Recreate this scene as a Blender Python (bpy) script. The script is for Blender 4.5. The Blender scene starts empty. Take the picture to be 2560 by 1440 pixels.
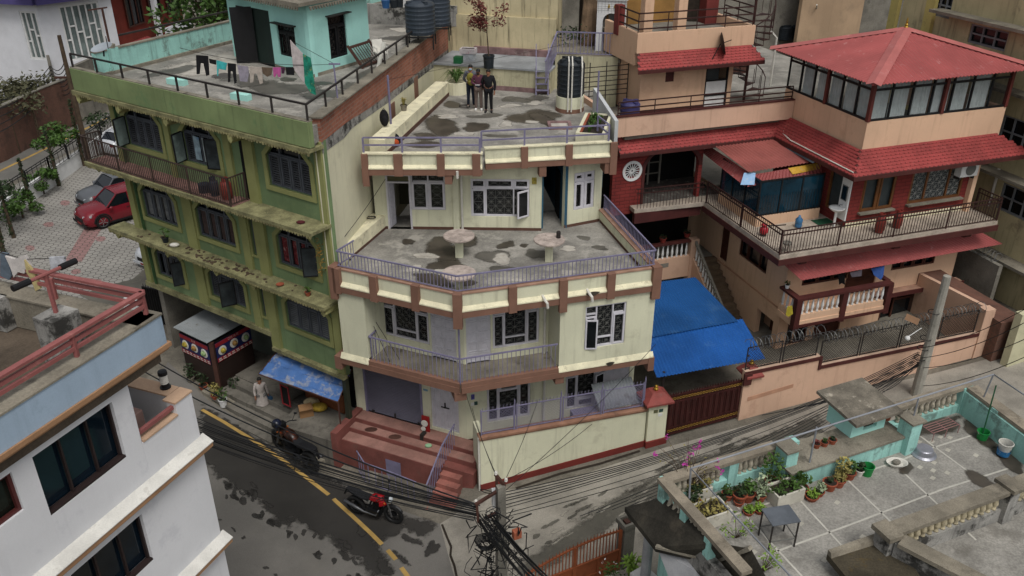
import bpy,bmesh,math,random
from mathutils import Vector,Matrix
random.seed(7)
SC=bpy.context.scene
COL=SC.collection
R=math.radians
# camera, sky, sun, exposure
FPX,PITCH,ZC=2141.5,R(27.733),20.5
cam=bpy.data.objects.new('camera',bpy.data.cameras.new('camera'))
COL.objects.link(cam);SC.camera=cam
cam.location=(0,0,ZC)
cam.rotation_euler=(R(90)-PITCH,0,0)
cam.data.sensor_width=36;cam.data.lens=36*FPX/2560
cam.data.clip_end=2000
w=bpy.data.worlds.new('World');SC.world=w;w.use_nodes=True
nt=w.node_tree
sky=nt.nodes.new('ShaderNodeTexSky');sky.sky_type='NISHITA';sky.sun_disc=False
SUN_EL,SUN_AZ=R(60),R(158)
sky.sun_elevation=SUN_EL;sky.sun_rotation=SUN_AZ
sky.dust_density=4;sky.ozone_density=1.0;sky.air_density=1.0
bg=nt.nodes['Background'];bg.inputs['Strength'].default_value=0.125
hs=nt.nodes.new('ShaderNodeHueSaturation');hs.inputs['Saturation'].default_value=.22
nt.links.new(sky.outputs[0],hs.inputs['Color']);nt.links.new(hs.outputs[0],bg.inputs[0])
sun=bpy.data.objects.new('sun',bpy.data.lights.new('sun','SUN'));COL.objects.link(sun)
sun.data.energy=1.35;sun.data.angle=R(20);sun.data.color=(1,.97,.92)
sun.rotation_euler=(R(90)-SUN_EL,0,math.pi-SUN_AZ)
sun.location=(0,0,60)
SC.view_settings.view_transform='Standard';SC.view_settings.look='None'
SC.view_settings.exposure=0.02;SC.view_settings.gamma=1
SC.cycles.max_bounces=5
# measuring helpers
def ray(px,py):
 x=(px-1280)/FPX;y=(py-720)/FPX
 c,s=math.cos(PITCH),math.sin(PITCH)
 return Vector((x,c-y*s,-s-y*c))
def P(px,py,z):
 r=ray(px,py);t=(z-ZC)/r.z
 return Vector((r.x*t,r.y*t,z))
class Fr:
 """a building's own frame: u along the facade, v into the building, z up"""
 def __init__(s,o,az):
  s.o=Vector((o[0],o[1]));a=R(az);s.az=az
  s.d=Vector((math.cos(a),math.sin(a)));s.n=Vector((-s.d.y,s.d.x))
 def w(s,u,v,z):
  p=s.o+s.d*u+s.n*v
  return Vector((p.x,p.y,z))
 def q(s,px,py,v=0):
  r=ray(px,py);r2=Vector((r.x,r.y));o=s.o+s.n*v
  t=(s.n@o)/(s.n@r2);p=r2*t-o
  return p@s.d,ZC+r.z*t
 def uv(s,px,py,z):
  p=P(px,py,z);p2=Vector((p.x,p.y))-s.o
  return p2@s.d,p2@s.n
 def off(s,u,v,daz=0):
  p=s.w(u,v,0);return Fr(p,s.az+daz)
W0=Fr((0,0),0)
def lin(h):
 if not isinstance(h,str):return h
 c=[int(h[i:i+2],16)/255 for i in(0,2,4)]
 return tuple(x/12.92 if x<.04045 else((x+.055)/1.055)**2.4 for x in c)
 # mesh builder
SPLIT=set('pilaster upper_pilaster pillar pier pier_cap side_pier bracket guide_rail shutter_lock column penthouse_post painted_strip insulator window_surround window_head red_pillar inner_pilaster bay_lip notice_plate ledge coping post drain_pipe corner_strip rope_wrap brown_band upper_band upper_lip parapet_band parapet_lip upper_coping parapet parapet_coping upper_parapet side_pier roof_coping ledge_top ledge_band skirt_soffit stair_flight low_wall skirting roof_band balcony_coping white_column chute mould_stain lifting_lug joint_strip white_tile_chip dark_planter pan parapet_wall food_pan cabinet'.split())
class MB:
 def __init__(s):s.v=[];s.f=[];s.k=[]
 def add(s,vs,fs):
  b=len(s.v);s.v+=[Vector(x)for x in vs];s.f+=[tuple(b+i for i in f)for f in fs];return s
 def quad(s,a,b,c,d):return s.add([a,b,c,d],[(0,1,2,3)])
 def hexa(s,c8):
  return s.add(c8,[(0,3,2,1),(4,5,6,7),(0,1,5,4),(1,2,6,5),(2,3,7,6),(3,0,4,7)])
 def box(s,fr,u0,u1,v0,v1,z0,z1):
  if u0>u1:u0,u1=u1,u0
  if v0>v1:v0,v1=v1,v0
  if z0>z1:z0,z1=z1,z0
  return s.hexa([fr.w(*p)for p in((u0,v0,z0),(u1,v0,z0),(u1,v1,z0),(u0,v1,z0),(u0,v0,z1),(u1,v0,z1),(u1,v1,z1),(u0,v1,z1))])
 def prism(s,fr,pts,v0,v1):
  """outline in (u, z), given depth along v"""
  n=len(pts)
  vs=[fr.w(u,v0,z)for u,z in pts]+[fr.w(u,v1,z)for u,z in pts]
  return s.add(vs,[tuple(range(n)),tuple(range(2*n-1,n-1,-1))]+[(i,i+n,(i+1)%n+n,(i+1)%n)for i in range(n)])
 def slab(s,pts,z0,z1):
  """outline in world (x, y); z0, z1 numbers"""
  n=len(pts)
  vs=[Vector((p[0],p[1],z0))for p in pts]+[Vector((p[0],p[1],z1))for p in pts]
  return s.add(vs,[tuple(range(n-1,-1,-1)),tuple(range(n,2*n))]+[(i,(i+1)%n,(i+1)%n+n,i+n)for i in range(n)])
 def bar(s,a,b,wd,h=None):
  """square bar between two points, top and bottom kept level"""
  a=Vector(a);b=Vector(b);h=h or wd
  d=(b-a).normalized();up=Vector((0,0,1))
  sd=d.cross(up)
  if sd.length<1e-4:sd=Vector((1,0,0))
  sd.normalize();up=sd.cross(d).normalized()
  x=sd*wd/2;y=up*h/2
  return s.hexa([a-x-y,a+x-y,b+x-y,b-x-y,a-x+y,a+x+y,b+x+y,b-x+y])
 def tube(s,pts,r,n=6):
  pts=[Vector(p)for p in pts];rs=r if isinstance(r,(list,tuple))else[r]*len(pts)
  b=len(s.v);m=len(pts);px=None
  for i,p in enumerate(pts):
   d=pts[min(i+1,m-1)]-pts[max(i-1,0)]
   if d.length<1e-6:d=Vector((0,0,1))
   d.normalize()
   if px is None:x=d.orthogonal().normalized()
   else:
    x=px-d*px.dot(d)
    x=x.normalized()if x.length>1e-5 else d.orthogonal().normalized()
   px=x;y=d.cross(x)
   s.v+=[p+(x*math.cos(2*math.pi*k/n)+y*math.sin(2*math.pi*k/n))*rs[i]for k in range(n)]
  for i in range(m-1):
   for k in range(n):
    k2=(k+1)%n
    s.f.append((b+i*n+k,b+i*n+k2,b+(i+1)*n+k2,b+(i+1)*n+k))
  s.f.append(tuple(b+k for k in range(n-1,-1,-1)));s.f.append(tuple(b+(m-1)*n+k for k in range(n)))
  return s
 def lathe(s,c,prof,n=16,sx=1,sy=1,axis=None):
  """prof = [(r, h)] turned about an axis through c"""
  b=len(s.v);c=Vector(c);m=len(prof)
  if axis is None:X,Y,Z=Vector((1,0,0)),Vector((0,1,0)),Vector((0,0,1))
  else:
   Z=Vector(axis).normalized();X=Z.orthogonal().normalized();Y=Z.cross(X)
  for r,h in prof:
   s.v+=[c+X*(r*sx*math.cos(2*math.pi*k/n))+Y*(r*sy*math.sin(2*math.pi*k/n))+Z*h for k in range(n)]
  for i in range(m-1):
   for k in range(n):
    k2=(k+1)%n
    s.f.append((b+i*n+k,b+i*n+k2,b+(i+1)*n+k2,b+(i+1)*n+k))
  s.f.append(tuple(b+k for k in range(n-1,-1,-1)));s.f.append(tuple(b+(m-1)*n+k for k in range(n)))
  return s
 def ball(s,c,rx,ry=None,rz=None,n=12,m=8):
  ry=ry or rx;rz=rz or rx
  pr=[(math.sin(math.pi*i/m)+1e-4,-math.cos(math.pi*i/m)*rz)for i in range(m+1)]
  return s.lathe(c,pr,n,rx,ry)
 def wall(s,fr,u0,u1,z0,z1,v0,t,holes=()):
  """a wall with real openings; holes = (ua, ub, za, zb)"""
  us=sorted({u0,u1,*[h[0]for h in holes],*[h[1]for h in holes]})
  zs=sorted({z0,z1,*[h[2]for h in holes],*[h[3]for h in holes]})
  us=[x for x in us if u0<=x<=u1];zs=[x for x in zs if z0<=x<=z1]
  for v,fl in((v0,0),(v0+t,1)):
   for i in range(len(us)-1):
    for j in range(len(zs)-1):
     cu=(us[i]+us[i+1])/2;cz=(zs[j]+zs[j+1])/2
     if any(h[0]<cu<h[1]and h[2]<cz<h[3]for h in holes):continue
     s.quad(fr.w(us[i],v,zs[j]),fr.w(us[i+1],v,zs[j]),fr.w(us[i+1],v,zs[j+1]),fr.w(us[i],v,zs[j+1]))
  for a,b,c,d in[(u0,u1,z0,z1)]+list(holes):
   a=max(a,u0);b=min(b,u1);c=max(c,z0);d=min(d,z1);v1=v0+t
   s.quad(fr.w(a,v0,c),fr.w(a,v1,c),fr.w(a,v1,d),fr.w(a,v0,d))
   s.quad(fr.w(b,v0,c),fr.w(b,v1,c),fr.w(b,v1,d),fr.w(b,v0,d))
   s.quad(fr.w(a,v0,c),fr.w(b,v0,c),fr.w(b,v1,c),fr.w(a,v1,c))
   s.quad(fr.w(a,v0,d),fr.w(b,v0,d),fr.w(b,v1,d),fr.w(a,v1,d))
  return s
 def corr(s,A,B,C,D,pitch=.12,amp=.02,th=.006,axis=0):
  """corrugated sheet over the quad A-B (low edge) D-C (high edge); ridges run from AB to DC"""
  A,B,C,D=map(Vector,(A,B,C,D))
  n=max(4,int((B-A).length/pitch)*4);nr=(B-A).cross(D-A).normalized()
  if nr.z<0:nr=-nr
  rows=[]
  for sgn in(0,1):
   for j in range(2):
    a,b=(A,B)if j==0 else(D,C)
    rows.append([a.lerp(b,i/n)+nr*(amp*math.sin(i*math.pi/2)-sgn*th)for i in range(n+1)])
  b0=len(s.v)
  for r in rows:s.v+=r
  m=n+1
  for i in range(n):
   s.f.append((b0+i,b0+i+1,b0+m+i+1,b0+m+i))
   s.f.append((b0+2*m+i,b0+3*m+i,b0+3*m+i+1,b0+2*m+i+1))
   s.f.append((b0+i,b0+2*m+i,b0+2*m+i+1,b0+i+1))
   s.f.append((b0+m+i,b0+m+i+1,b0+3*m+i+1,b0+3*m+i))
  s.f.append((b0,b0+m,b0+3*m,b0+2*m));s.f.append((b0+n,b0+2*m+n,b0+3*m+n,b0+m+n))
  return s
 def build(s,name,mat,parent=None,label=None,cat=None,group=None,kind=None,smooth=False,bevel=0):
  if name in SPLIT:
   ps=s.pieces()
   if 1<len(ps)<=60:
    out=[q._one(name,mat,parent,label,cat,group,kind,smooth,bevel)for q in ps]
    return out[0]
  return s._one(name,mat,parent,label,cat,group,kind,smooth,bevel)
 def pieces(s):
  par=list(range(len(s.v)))
  def fd(i):
   while par[i]!=i:par[i]=par[par[i]];i=par[i]
   return i
  for f in s.f:
   a=fd(f[0])
   for i in f[1:]:par[fd(i)]=a
  g={}
  for f in s.f:g.setdefault(fd(f[0]),[]).append(f)
  out=[]
  for fs in g.values():
   ix=sorted({i for f in fs for i in f});mp={i:k for k,i in enumerate(ix)};q=MB();q.v=[s.v[i]for i in ix];q.f=[tuple(mp[i]for i in f)for f in fs];out.append(q)
  return out
 def _one(s,name,mat,parent=None,label=None,cat=None,group=None,kind=None,smooth=False,bevel=0):
  me=bpy.data.meshes.new(name)
  if parent is not None:org=Vector(parent['_o'])if '_o' in parent else Vector((0,0,0))
  else:
   lo=[min(v[i]for v in s.v)for i in range(3)];hi=[max(v[i]for v in s.v)for i in range(3)]
   org=Vector(((lo[0]+hi[0])/2,(lo[1]+hi[1])/2,lo[2]))
  me.from_pydata([tuple(v-org)for v in s.v],[],s.f)
  if s.k:
   at=me.attributes.new('k','FLOAT','POINT');at.data.foreach_set('value',s.k)
  else:me.validate()
  me.update()
  bm=bmesh.new();bm.from_mesh(me);bmesh.ops.recalc_face_normals(bm,faces=bm.faces);bm.to_mesh(me);bm.free()
  if smooth:
   for p in me.polygons:p.use_smooth=True
  o=bpy.data.objects.new(name,me);COL.objects.link(o)
  me.materials.append(mat)
  if parent is not None:o.parent=parent
  else:o.location=org
  o['_o']=tuple(org)
  if bevel:
   b=o.modifiers.new('bevel','BEVEL');b.width=bevel;b.segments=2;b.limit_method='ANGLE'
  tag(o,label,cat,group,kind)
  return o
ALL_TMP=[]
def tag(o,label=None,cat=None,group=None,kind=None):
 if label:o['label']=label
 if cat:o['category']=cat
 if group:o['group']=group
 if kind:o['kind']=kind
 return o
def thing(name,label,cat,loc=(0,0,0),group=None):
 o=bpy.data.objects.new(name,None);COL.objects.link(o);o.empty_display_size=.2
 o.location=loc;o['_o']=tuple(loc)
 return tag(o,label,cat,group)
def dup(o,loc=None,rz=None,label=None,group=None,parent=None,scale=None):
 c=o.copy();COL.objects.link(c)
 if parent is not None:c.parent=parent
 if loc is not None:c.location=loc
 if rz is not None:c.rotation_euler=(0,0,rz)
 if scale is not None:c.scale=(scale,)*3 if not isinstance(scale,tuple)else scale
 if label:c['label']=label
 if group:c['group']=group
 for ch in list(o.children):dup(ch,parent=c)
 return c
 # materials
MATS={}
def mat(name,col,rough=.8,var=.12,vs=1.2,dirt=None,da=.0,ds=.8,streak=0,sc=None,spec=.3,metal=0,bump=.0,bs=20,fine=.06,fs=40,thr=.55):
 """colour with large soft variation, fine grain, dirt blotches (own shape) and run-off streaks"""
 if name in MATS:return MATS[name]
 m=bpy.data.materials.new(name);m.use_nodes=True;t=m.node_tree;N=t.nodes;L=t.links
 b=N['Principled BSDF'];b.inputs['Roughness'].default_value=rough;b.inputs['Metallic'].default_value=metal
 b.inputs['Specular IOR Level'].default_value=spec
 geo=N.new('ShaderNodeNewGeometry');pos=geo.outputs['Position']
 c=lin(col)
 def noise(scale,vec=None,det=5,rg=.6):
  n=N.new('ShaderNodeTexNoise');n.inputs['Scale'].default_value=scale;n.inputs['Detail'].default_value=det
  n.inputs['Roughness'].default_value=rg;L.new(vec or pos,n.inputs['Vector']);return n.outputs['Fac']
 def ramp(f,lo,hi):
  r=N.new('ShaderNodeMapRange');r.inputs['From Min'].default_value=lo;r.inputs['From Max'].default_value=hi
  r.interpolation_type='SMOOTHSTEP';L.new(f,r.inputs['Value']);return r.outputs['Result']
 def mix(f,a,bb):
  x=N.new('ShaderNodeMix');x.data_type='RGBA'
  if isinstance(f,(int,float)):x.inputs[0].default_value=f
  else:L.new(f,x.inputs[0])
  for i,k in((6,a),(7,bb)):
   if isinstance(k,tuple):x.inputs[i].default_value=(*k[:3],1)
   else:L.new(k,x.inputs[i])
  return x.outputs[2]
 def mul(f,k):
  x=N.new('ShaderNodeMath');x.operation='MULTIPLY';L.new(f,x.inputs[0])
  if isinstance(k,(int,float)):x.inputs[1].default_value=k
  else:L.new(k,x.inputs[1])
  return x.outputs[0]
 d=tuple(x*(1-var*1.5)for x in c);e=tuple(min(1,x*(1+var))for x in c)
 out=mix(ramp(noise(vs),.3,.7),d,e)
 if fine:
  f=ramp(noise(fs,det=3),.3,.7);g=N.new('ShaderNodeMix');g.data_type='RGBA';g.blend_type='MULTIPLY'
  g.inputs[0].default_value=1;L.new(out,g.inputs[6])
  L.new(mix(f,(1-fine,)*3,(1+fine,)*3),g.inputs[7]);out=g.outputs[2]
 if da:
  f=mul(ramp(noise(ds,det=9,rg=.7),thr,thr+.12),da)
  out=mix(f,out,lin(dirt))
 if streak:
  mp=N.new('ShaderNodeMapping');mp.inputs['Scale'].default_value=(3.2,3.2,.22);L.new(pos,mp.inputs['Vector'])
  f=mul(ramp(noise(1.6,mp.outputs[0],6,.65),.5,.75),streak)
  out=mix(f,out,lin(sc or dirt or '3a362e'))
 L.new(out,b.inputs['Base Color'])
 if bump:
  bp=N.new('ShaderNodeBump');bp.inputs['Strength'].default_value=bump;bp.inputs['Distance'].default_value=.02
  L.new(noise(bs,det=6),bp.inputs['Height']);L.new(bp.outputs[0],b.inputs['Normal'])
 MATS[name]=m
 return m
def nodes_of(m):return m.node_tree.nodes,m.node_tree.links,m.node_tree.nodes['Principled BSDF']
# material set
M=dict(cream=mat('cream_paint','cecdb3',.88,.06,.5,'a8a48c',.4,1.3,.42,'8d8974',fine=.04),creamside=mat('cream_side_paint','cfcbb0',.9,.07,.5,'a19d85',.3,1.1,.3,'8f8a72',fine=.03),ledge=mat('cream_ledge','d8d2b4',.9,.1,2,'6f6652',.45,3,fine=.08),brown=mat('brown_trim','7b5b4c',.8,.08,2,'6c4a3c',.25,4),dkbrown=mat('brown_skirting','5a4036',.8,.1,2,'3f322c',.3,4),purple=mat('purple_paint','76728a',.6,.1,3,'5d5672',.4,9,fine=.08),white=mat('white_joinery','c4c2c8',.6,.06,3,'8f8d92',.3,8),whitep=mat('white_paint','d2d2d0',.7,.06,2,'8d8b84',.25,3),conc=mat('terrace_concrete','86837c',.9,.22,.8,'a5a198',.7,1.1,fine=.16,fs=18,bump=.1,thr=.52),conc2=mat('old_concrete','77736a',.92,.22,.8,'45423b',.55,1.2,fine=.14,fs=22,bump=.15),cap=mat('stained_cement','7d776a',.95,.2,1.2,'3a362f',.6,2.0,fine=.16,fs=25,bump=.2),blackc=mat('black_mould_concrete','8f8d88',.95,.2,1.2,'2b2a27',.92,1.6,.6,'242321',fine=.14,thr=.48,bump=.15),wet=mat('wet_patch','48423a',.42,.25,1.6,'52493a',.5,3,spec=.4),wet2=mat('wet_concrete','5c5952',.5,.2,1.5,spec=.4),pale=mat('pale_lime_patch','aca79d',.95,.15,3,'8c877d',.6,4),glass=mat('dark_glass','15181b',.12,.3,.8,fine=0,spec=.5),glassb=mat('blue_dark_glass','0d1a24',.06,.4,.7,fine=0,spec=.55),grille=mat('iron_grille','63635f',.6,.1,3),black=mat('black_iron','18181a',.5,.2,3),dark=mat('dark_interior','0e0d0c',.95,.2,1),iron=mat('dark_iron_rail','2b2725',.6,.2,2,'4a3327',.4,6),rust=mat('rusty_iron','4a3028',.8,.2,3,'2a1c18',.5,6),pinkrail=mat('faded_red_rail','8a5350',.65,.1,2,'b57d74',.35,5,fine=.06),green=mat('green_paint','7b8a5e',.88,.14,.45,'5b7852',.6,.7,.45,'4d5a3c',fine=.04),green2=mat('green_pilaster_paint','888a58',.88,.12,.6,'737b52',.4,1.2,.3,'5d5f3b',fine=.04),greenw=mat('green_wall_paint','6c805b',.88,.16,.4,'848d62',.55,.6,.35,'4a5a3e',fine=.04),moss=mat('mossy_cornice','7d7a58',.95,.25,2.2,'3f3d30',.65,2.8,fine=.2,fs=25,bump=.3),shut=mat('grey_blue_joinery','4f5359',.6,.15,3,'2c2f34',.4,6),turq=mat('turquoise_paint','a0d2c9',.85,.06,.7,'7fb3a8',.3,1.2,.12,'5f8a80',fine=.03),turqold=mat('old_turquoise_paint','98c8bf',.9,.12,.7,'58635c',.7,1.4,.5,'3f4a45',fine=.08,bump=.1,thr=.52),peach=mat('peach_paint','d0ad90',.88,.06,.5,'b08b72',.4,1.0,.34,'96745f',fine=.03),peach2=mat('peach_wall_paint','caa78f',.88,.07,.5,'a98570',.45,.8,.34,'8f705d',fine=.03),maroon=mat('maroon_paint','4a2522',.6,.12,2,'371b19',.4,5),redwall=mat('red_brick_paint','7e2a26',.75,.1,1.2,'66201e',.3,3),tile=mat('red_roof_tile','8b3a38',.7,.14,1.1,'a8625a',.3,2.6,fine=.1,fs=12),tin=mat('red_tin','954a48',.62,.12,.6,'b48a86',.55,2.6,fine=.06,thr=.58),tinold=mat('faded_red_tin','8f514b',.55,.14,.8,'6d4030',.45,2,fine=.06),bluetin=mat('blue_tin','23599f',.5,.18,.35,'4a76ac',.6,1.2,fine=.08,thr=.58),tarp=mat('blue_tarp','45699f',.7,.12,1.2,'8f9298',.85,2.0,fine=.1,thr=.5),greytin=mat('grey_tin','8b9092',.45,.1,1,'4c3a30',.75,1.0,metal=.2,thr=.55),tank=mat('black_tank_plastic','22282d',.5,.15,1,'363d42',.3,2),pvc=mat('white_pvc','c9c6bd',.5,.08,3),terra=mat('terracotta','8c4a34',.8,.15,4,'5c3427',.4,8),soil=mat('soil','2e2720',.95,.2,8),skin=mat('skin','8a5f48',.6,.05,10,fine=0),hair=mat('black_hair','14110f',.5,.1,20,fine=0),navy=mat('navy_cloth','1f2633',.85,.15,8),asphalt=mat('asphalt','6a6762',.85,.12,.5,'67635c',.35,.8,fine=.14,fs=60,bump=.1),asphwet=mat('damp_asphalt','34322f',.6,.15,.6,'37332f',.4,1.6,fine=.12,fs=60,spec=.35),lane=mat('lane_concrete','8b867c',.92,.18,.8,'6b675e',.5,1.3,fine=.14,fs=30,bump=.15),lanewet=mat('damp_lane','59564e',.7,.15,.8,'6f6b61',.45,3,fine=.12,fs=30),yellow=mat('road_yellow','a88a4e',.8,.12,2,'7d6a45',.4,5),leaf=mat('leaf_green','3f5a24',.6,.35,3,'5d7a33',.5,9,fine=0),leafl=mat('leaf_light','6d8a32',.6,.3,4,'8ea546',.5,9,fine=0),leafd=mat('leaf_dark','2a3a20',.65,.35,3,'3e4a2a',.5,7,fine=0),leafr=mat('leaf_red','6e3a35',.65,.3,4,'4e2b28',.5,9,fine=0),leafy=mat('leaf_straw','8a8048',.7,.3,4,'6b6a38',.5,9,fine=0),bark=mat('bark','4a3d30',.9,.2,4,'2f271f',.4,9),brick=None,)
def brickmat(name,c1,c2,mortar,s=1,az=0,dirt='2b2622',da=.5):
 m=mat(name,c1,.9,.2,1,dirt,da,1.3,.4,'2a2622',bump=.0,thr=.5)
 N,L,b=nodes_of(m)
 src=b.inputs['Base Color'].links[0].from_socket
 geo=N.new('ShaderNodeNewGeometry');vt=N.new('ShaderNodeVectorRotate');vt.rotation_type='Z_AXIS';vt.inputs['Angle'].default_value=-R(az)
 L.new(geo.outputs['Position'],vt.inputs['Vector'])
 sp=N.new('ShaderNodeSeparateXYZ');cb=N.new('ShaderNodeCombineXYZ');L.new(vt.outputs[0],sp.inputs[0])
 L.new(sp.outputs[0],cb.inputs[0]);L.new(sp.outputs[2],cb.inputs[1])
 br=N.new('ShaderNodeTexBrick');L.new(cb.outputs[0],br.inputs['Vector'])
 br.inputs['Scale'].default_value=1;br.inputs['Brick Width'].default_value=.23*s;br.inputs['Row Height'].default_value=.075*s
 br.inputs['Mortar Size'].default_value=.012*s;br.inputs['Mortar Smooth'].default_value=.2
 br.inputs['Color1'].default_value=(*lin(c1),1);br.inputs['Color2'].default_value=(*lin(c2),1);br.inputs['Mortar'].default_value=(*lin(mortar),1)
 mx=N.new('ShaderNodeMix');mx.data_type='RGBA';mx.blend_type='MULTIPLY';mx.inputs[0].default_value=.75
 g=N.new('ShaderNodeMix');g.data_type='RGBA';g.inputs[0].default_value=.55
 L.new(br.outputs['Color'],g.inputs[6]);L.new(src,g.inputs[7]);L.new(g.outputs[2],b.inputs['Base Color'])
 bp=N.new('ShaderNodeBump');bp.inputs['Strength'].default_value=.5;bp.inputs['Distance'].default_value=.02;bp.invert=True
 L.new(br.outputs['Fac'],bp.inputs['Height']);L.new(bp.outputs[0],b.inputs['Normal'])
 return m
M['brick']=brickmat('red_brick','9c6450','7a4434','857c72',1.7,79)
M['brickold']=brickmat('old_brick','6a4a3e','594036','4e463e',1.3,35,da=.6)
M['redbrick']=brickmat('painted_red_brick','7a2f2b','702a27','451b1a',2.0,18.5,'5d1f1c',.25)
# builders for repeated features
def star(mb,fr,u0,u1,z0,z1,v,cell=.3,r=.011):
 nu=max(1,round((u1-u0)/cell));nz=max(1,round((z1-z0)/cell))
 du=(u1-u0)/nu;dz=(z1-z0)/nz
 for i in range(nu+1):
  mb.bar(fr.w(u0+i*du,v,z0),fr.w(u0+i*du,v,z1),r)
 for j in range(nz+1):
  mb.bar(fr.w(u0,v,z0+j*dz),fr.w(u1,v,z0+j*dz),r)
 for i in range(nu):
  for j in range(nz):
   a,b,c,d=u0+i*du,u0+(i+1)*du,z0+j*dz,z0+(j+1)*dz
   cu,cz=(a+b)/2,(c+d)/2
   for p,q in(((a,c),(b,d)),((a,d),(b,c))):
    mb.bar(fr.w(p[0],v,p[1]),fr.w(q[0],v,q[1]),r)
   for x,y in((du*.32,0),(0,dz*.32)):
    mb.bar(fr.w(cu-x,v+.002,cz-y),fr.w(cu+x,v+.002,cz+y),r)
def ring(mb,fr,u0,u1,z0,z1,v0,v1,wd):
 mb.box(fr,u0,u0+wd,v0,v1,z0,z1);mb.box(fr,u1-wd,u1,v0,v1,z0,z1)
 mb.box(fr,u0+wd,u1-wd,v0,v1,z0,z0+wd);mb.box(fr,u0+wd,u1-wd,v0,v1,z1-wd,z1)
def window(parent,fr,u0,u1,z0,z1,cells,v=.04,fw=.055,m=None,gm=None,grille=None,sill=None,sillm=None,name='window',lw=.05,slat=None,curtain=None,cell=.3,dep=.07,flip=False):
 """frame with real bars; cells = [(a,b,c,d,kind)] in fractions; kind 'L' leaf, 'F' fixed, 'S' louvred shutter, 'O' open leaf (hole)"""
 m=m or M['white'];gm=gm or M['glass']
 if flip:fr=Fr(fr.o,fr.az+180);u0,u1=-u1,-u0
 mb=MB();ring(mb,fr,u0,u1,z0,z1,v,v+dep,fw)
 U,Z=u1-u0,z1-z0;gr=MB();sl=MB();cu=MB();pn=MB()
 for c in cells:
  a,b,cc,d,k=c[:5]
  a,b,cc,d=u0+U*a,u0+U*b,z0+Z*cc,z0+Z*d
  if c[0]>0:mb.box(fr,a-fw*.4,a+fw*.4,v+.003,v+dep-.003,max(cc,z0+fw),min(d,z1-fw))
  if c[2]>0:mb.box(fr,max(a,u0+fw)+fw*.41,min(b,u1-fw)-fw*.41,v+.005,v+dep-.005,cc-fw*.4,cc+fw*.4)
  g=fw*.5
  if k in 'LS':ring(mb,fr,a+g,b-g,cc+g,d-g,v-.02,v+.035,lw);g+=lw
  if grille and k!='S':star(gr,fr,a+g,b-g,cc+g,d-g,v+dep+.01,cell)
  if k=='S':
   n=int((d-cc-2*g)/.075)
   for i in range(n):
    zz=cc+g+(i+.5)*(d-cc-2*g)/n
    sl.hexa([fr.w(a+g,v+.0,zz-.022),fr.w(b-g,v+.0,zz-.022),fr.w(b-g,v+.03,zz+.012),fr.w(a+g,v+.03,zz+.012),fr.w(a+g,v+.0,zz-.014),fr.w(b-g,v+.0,zz-.014),fr.w(b-g,v+.03,zz+.02),fr.w(a+g,v+.03,zz+.02)])
  if len(c)>5:
   w_=b-a-2*g;n=14
   pts=[(a+g+w_*i/n,v+dep+.005+.012*math.sin(i*2.1))for i in range(n+1)]
   bb=len(cu.v)
   for uu,vv in pts:cu.v+=[fr.w(uu,vv,cc+g),fr.w(uu,vv,d-g)]
   for i in range(n):cu.f.append((bb+2*i,bb+2*i+2,bb+2*i+3,bb+2*i+1))
 o=mb.build(name,m,parent)
 pn.box(fr,u0+fw*.5,u1-fw*.5,v+dep+.03,v+dep+.045,z0+fw*.5,z1-fw*.5)
 pn.build('pane',gm,o)
 if gr.v:gr.build('grille',M['grille']if grille is True else grille,o)
 if sl.v:sl.build('louvre',slat or m,o)
 if cu.v:cu.build('curtain',curtain or M['whitep'],o)
 if sill:MB().box(fr,u0-.06,u1+.06,v-sill,v+dep+.02,z0-.07,z0-.003).build('sill',sillm or m,o)
 return o
def leaf_open(parent,fr,u,v,z0,z1,wd,ang,m,gm,lw=.05,name='casement'):
 """a hinged leaf swung out by ang degrees; hinge at (u, v); opens towards -v"""
 f2=Fr(fr.w(u,v,0),fr.az+ang);mb=MB();ring(mb,f2,0,wd,z0,z1,-.02,.02,lw)
 o=mb.build(name,m,parent);MB().box(f2,lw*.8,wd-lw*.8,-.005,.005,z0+lw*.8,z1-lw*.8).build('pane',gm,o);return o
def door(parent,fr,u0,u1,z0,z1,v,m,panels=(2,4),frame=.06,name='door',fm=None,handle=None,inset=.0):
 mb=MB();mb.box(fr,u0+frame,u1-frame,v+.03,v+.07,z0+.01,z1-frame)
 nu,nz=panels;W_,H_=u1-u0-2*frame,z1-z0-frame
 for i in range(nu):
  for j in range(nz):
   a=u0+frame+W_*i/nu;b=a+W_/nu;c=z0+H_*j/nz;d=c+H_/nz
   ring(mb,fr,a+.004,b-.004,c+.015,d-.004,v+.008,v+.03,.05)
   mb.box(fr,a+.1,b-.1,v+.016,v+.03,c+.12,d-.1)
 o=mb.build(name,m,parent)
 f=MB();f.box(fr,u0,u0+frame,v,v+.1,z0,z1);f.box(fr,u1-frame,u1,v,v+.1,z0,z1);f.box(fr,u0+frame,u1-frame,v,v+.1,z1-frame,z1)
 f.build('door_frame',fm or m,o)
 if handle:
  h=MB();c=(u0+u1)/2;zz=z0+H_*.5
  h.box(fr,c-.16,c+.16,v-.025,v+.004,zz-.015,zz+.015);h.box(fr,c-.02,c+.02,v-.03,v+.006,zz-.02,zz+.2)
  h.build('bolt',M['black'],o)
 return o
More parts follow.
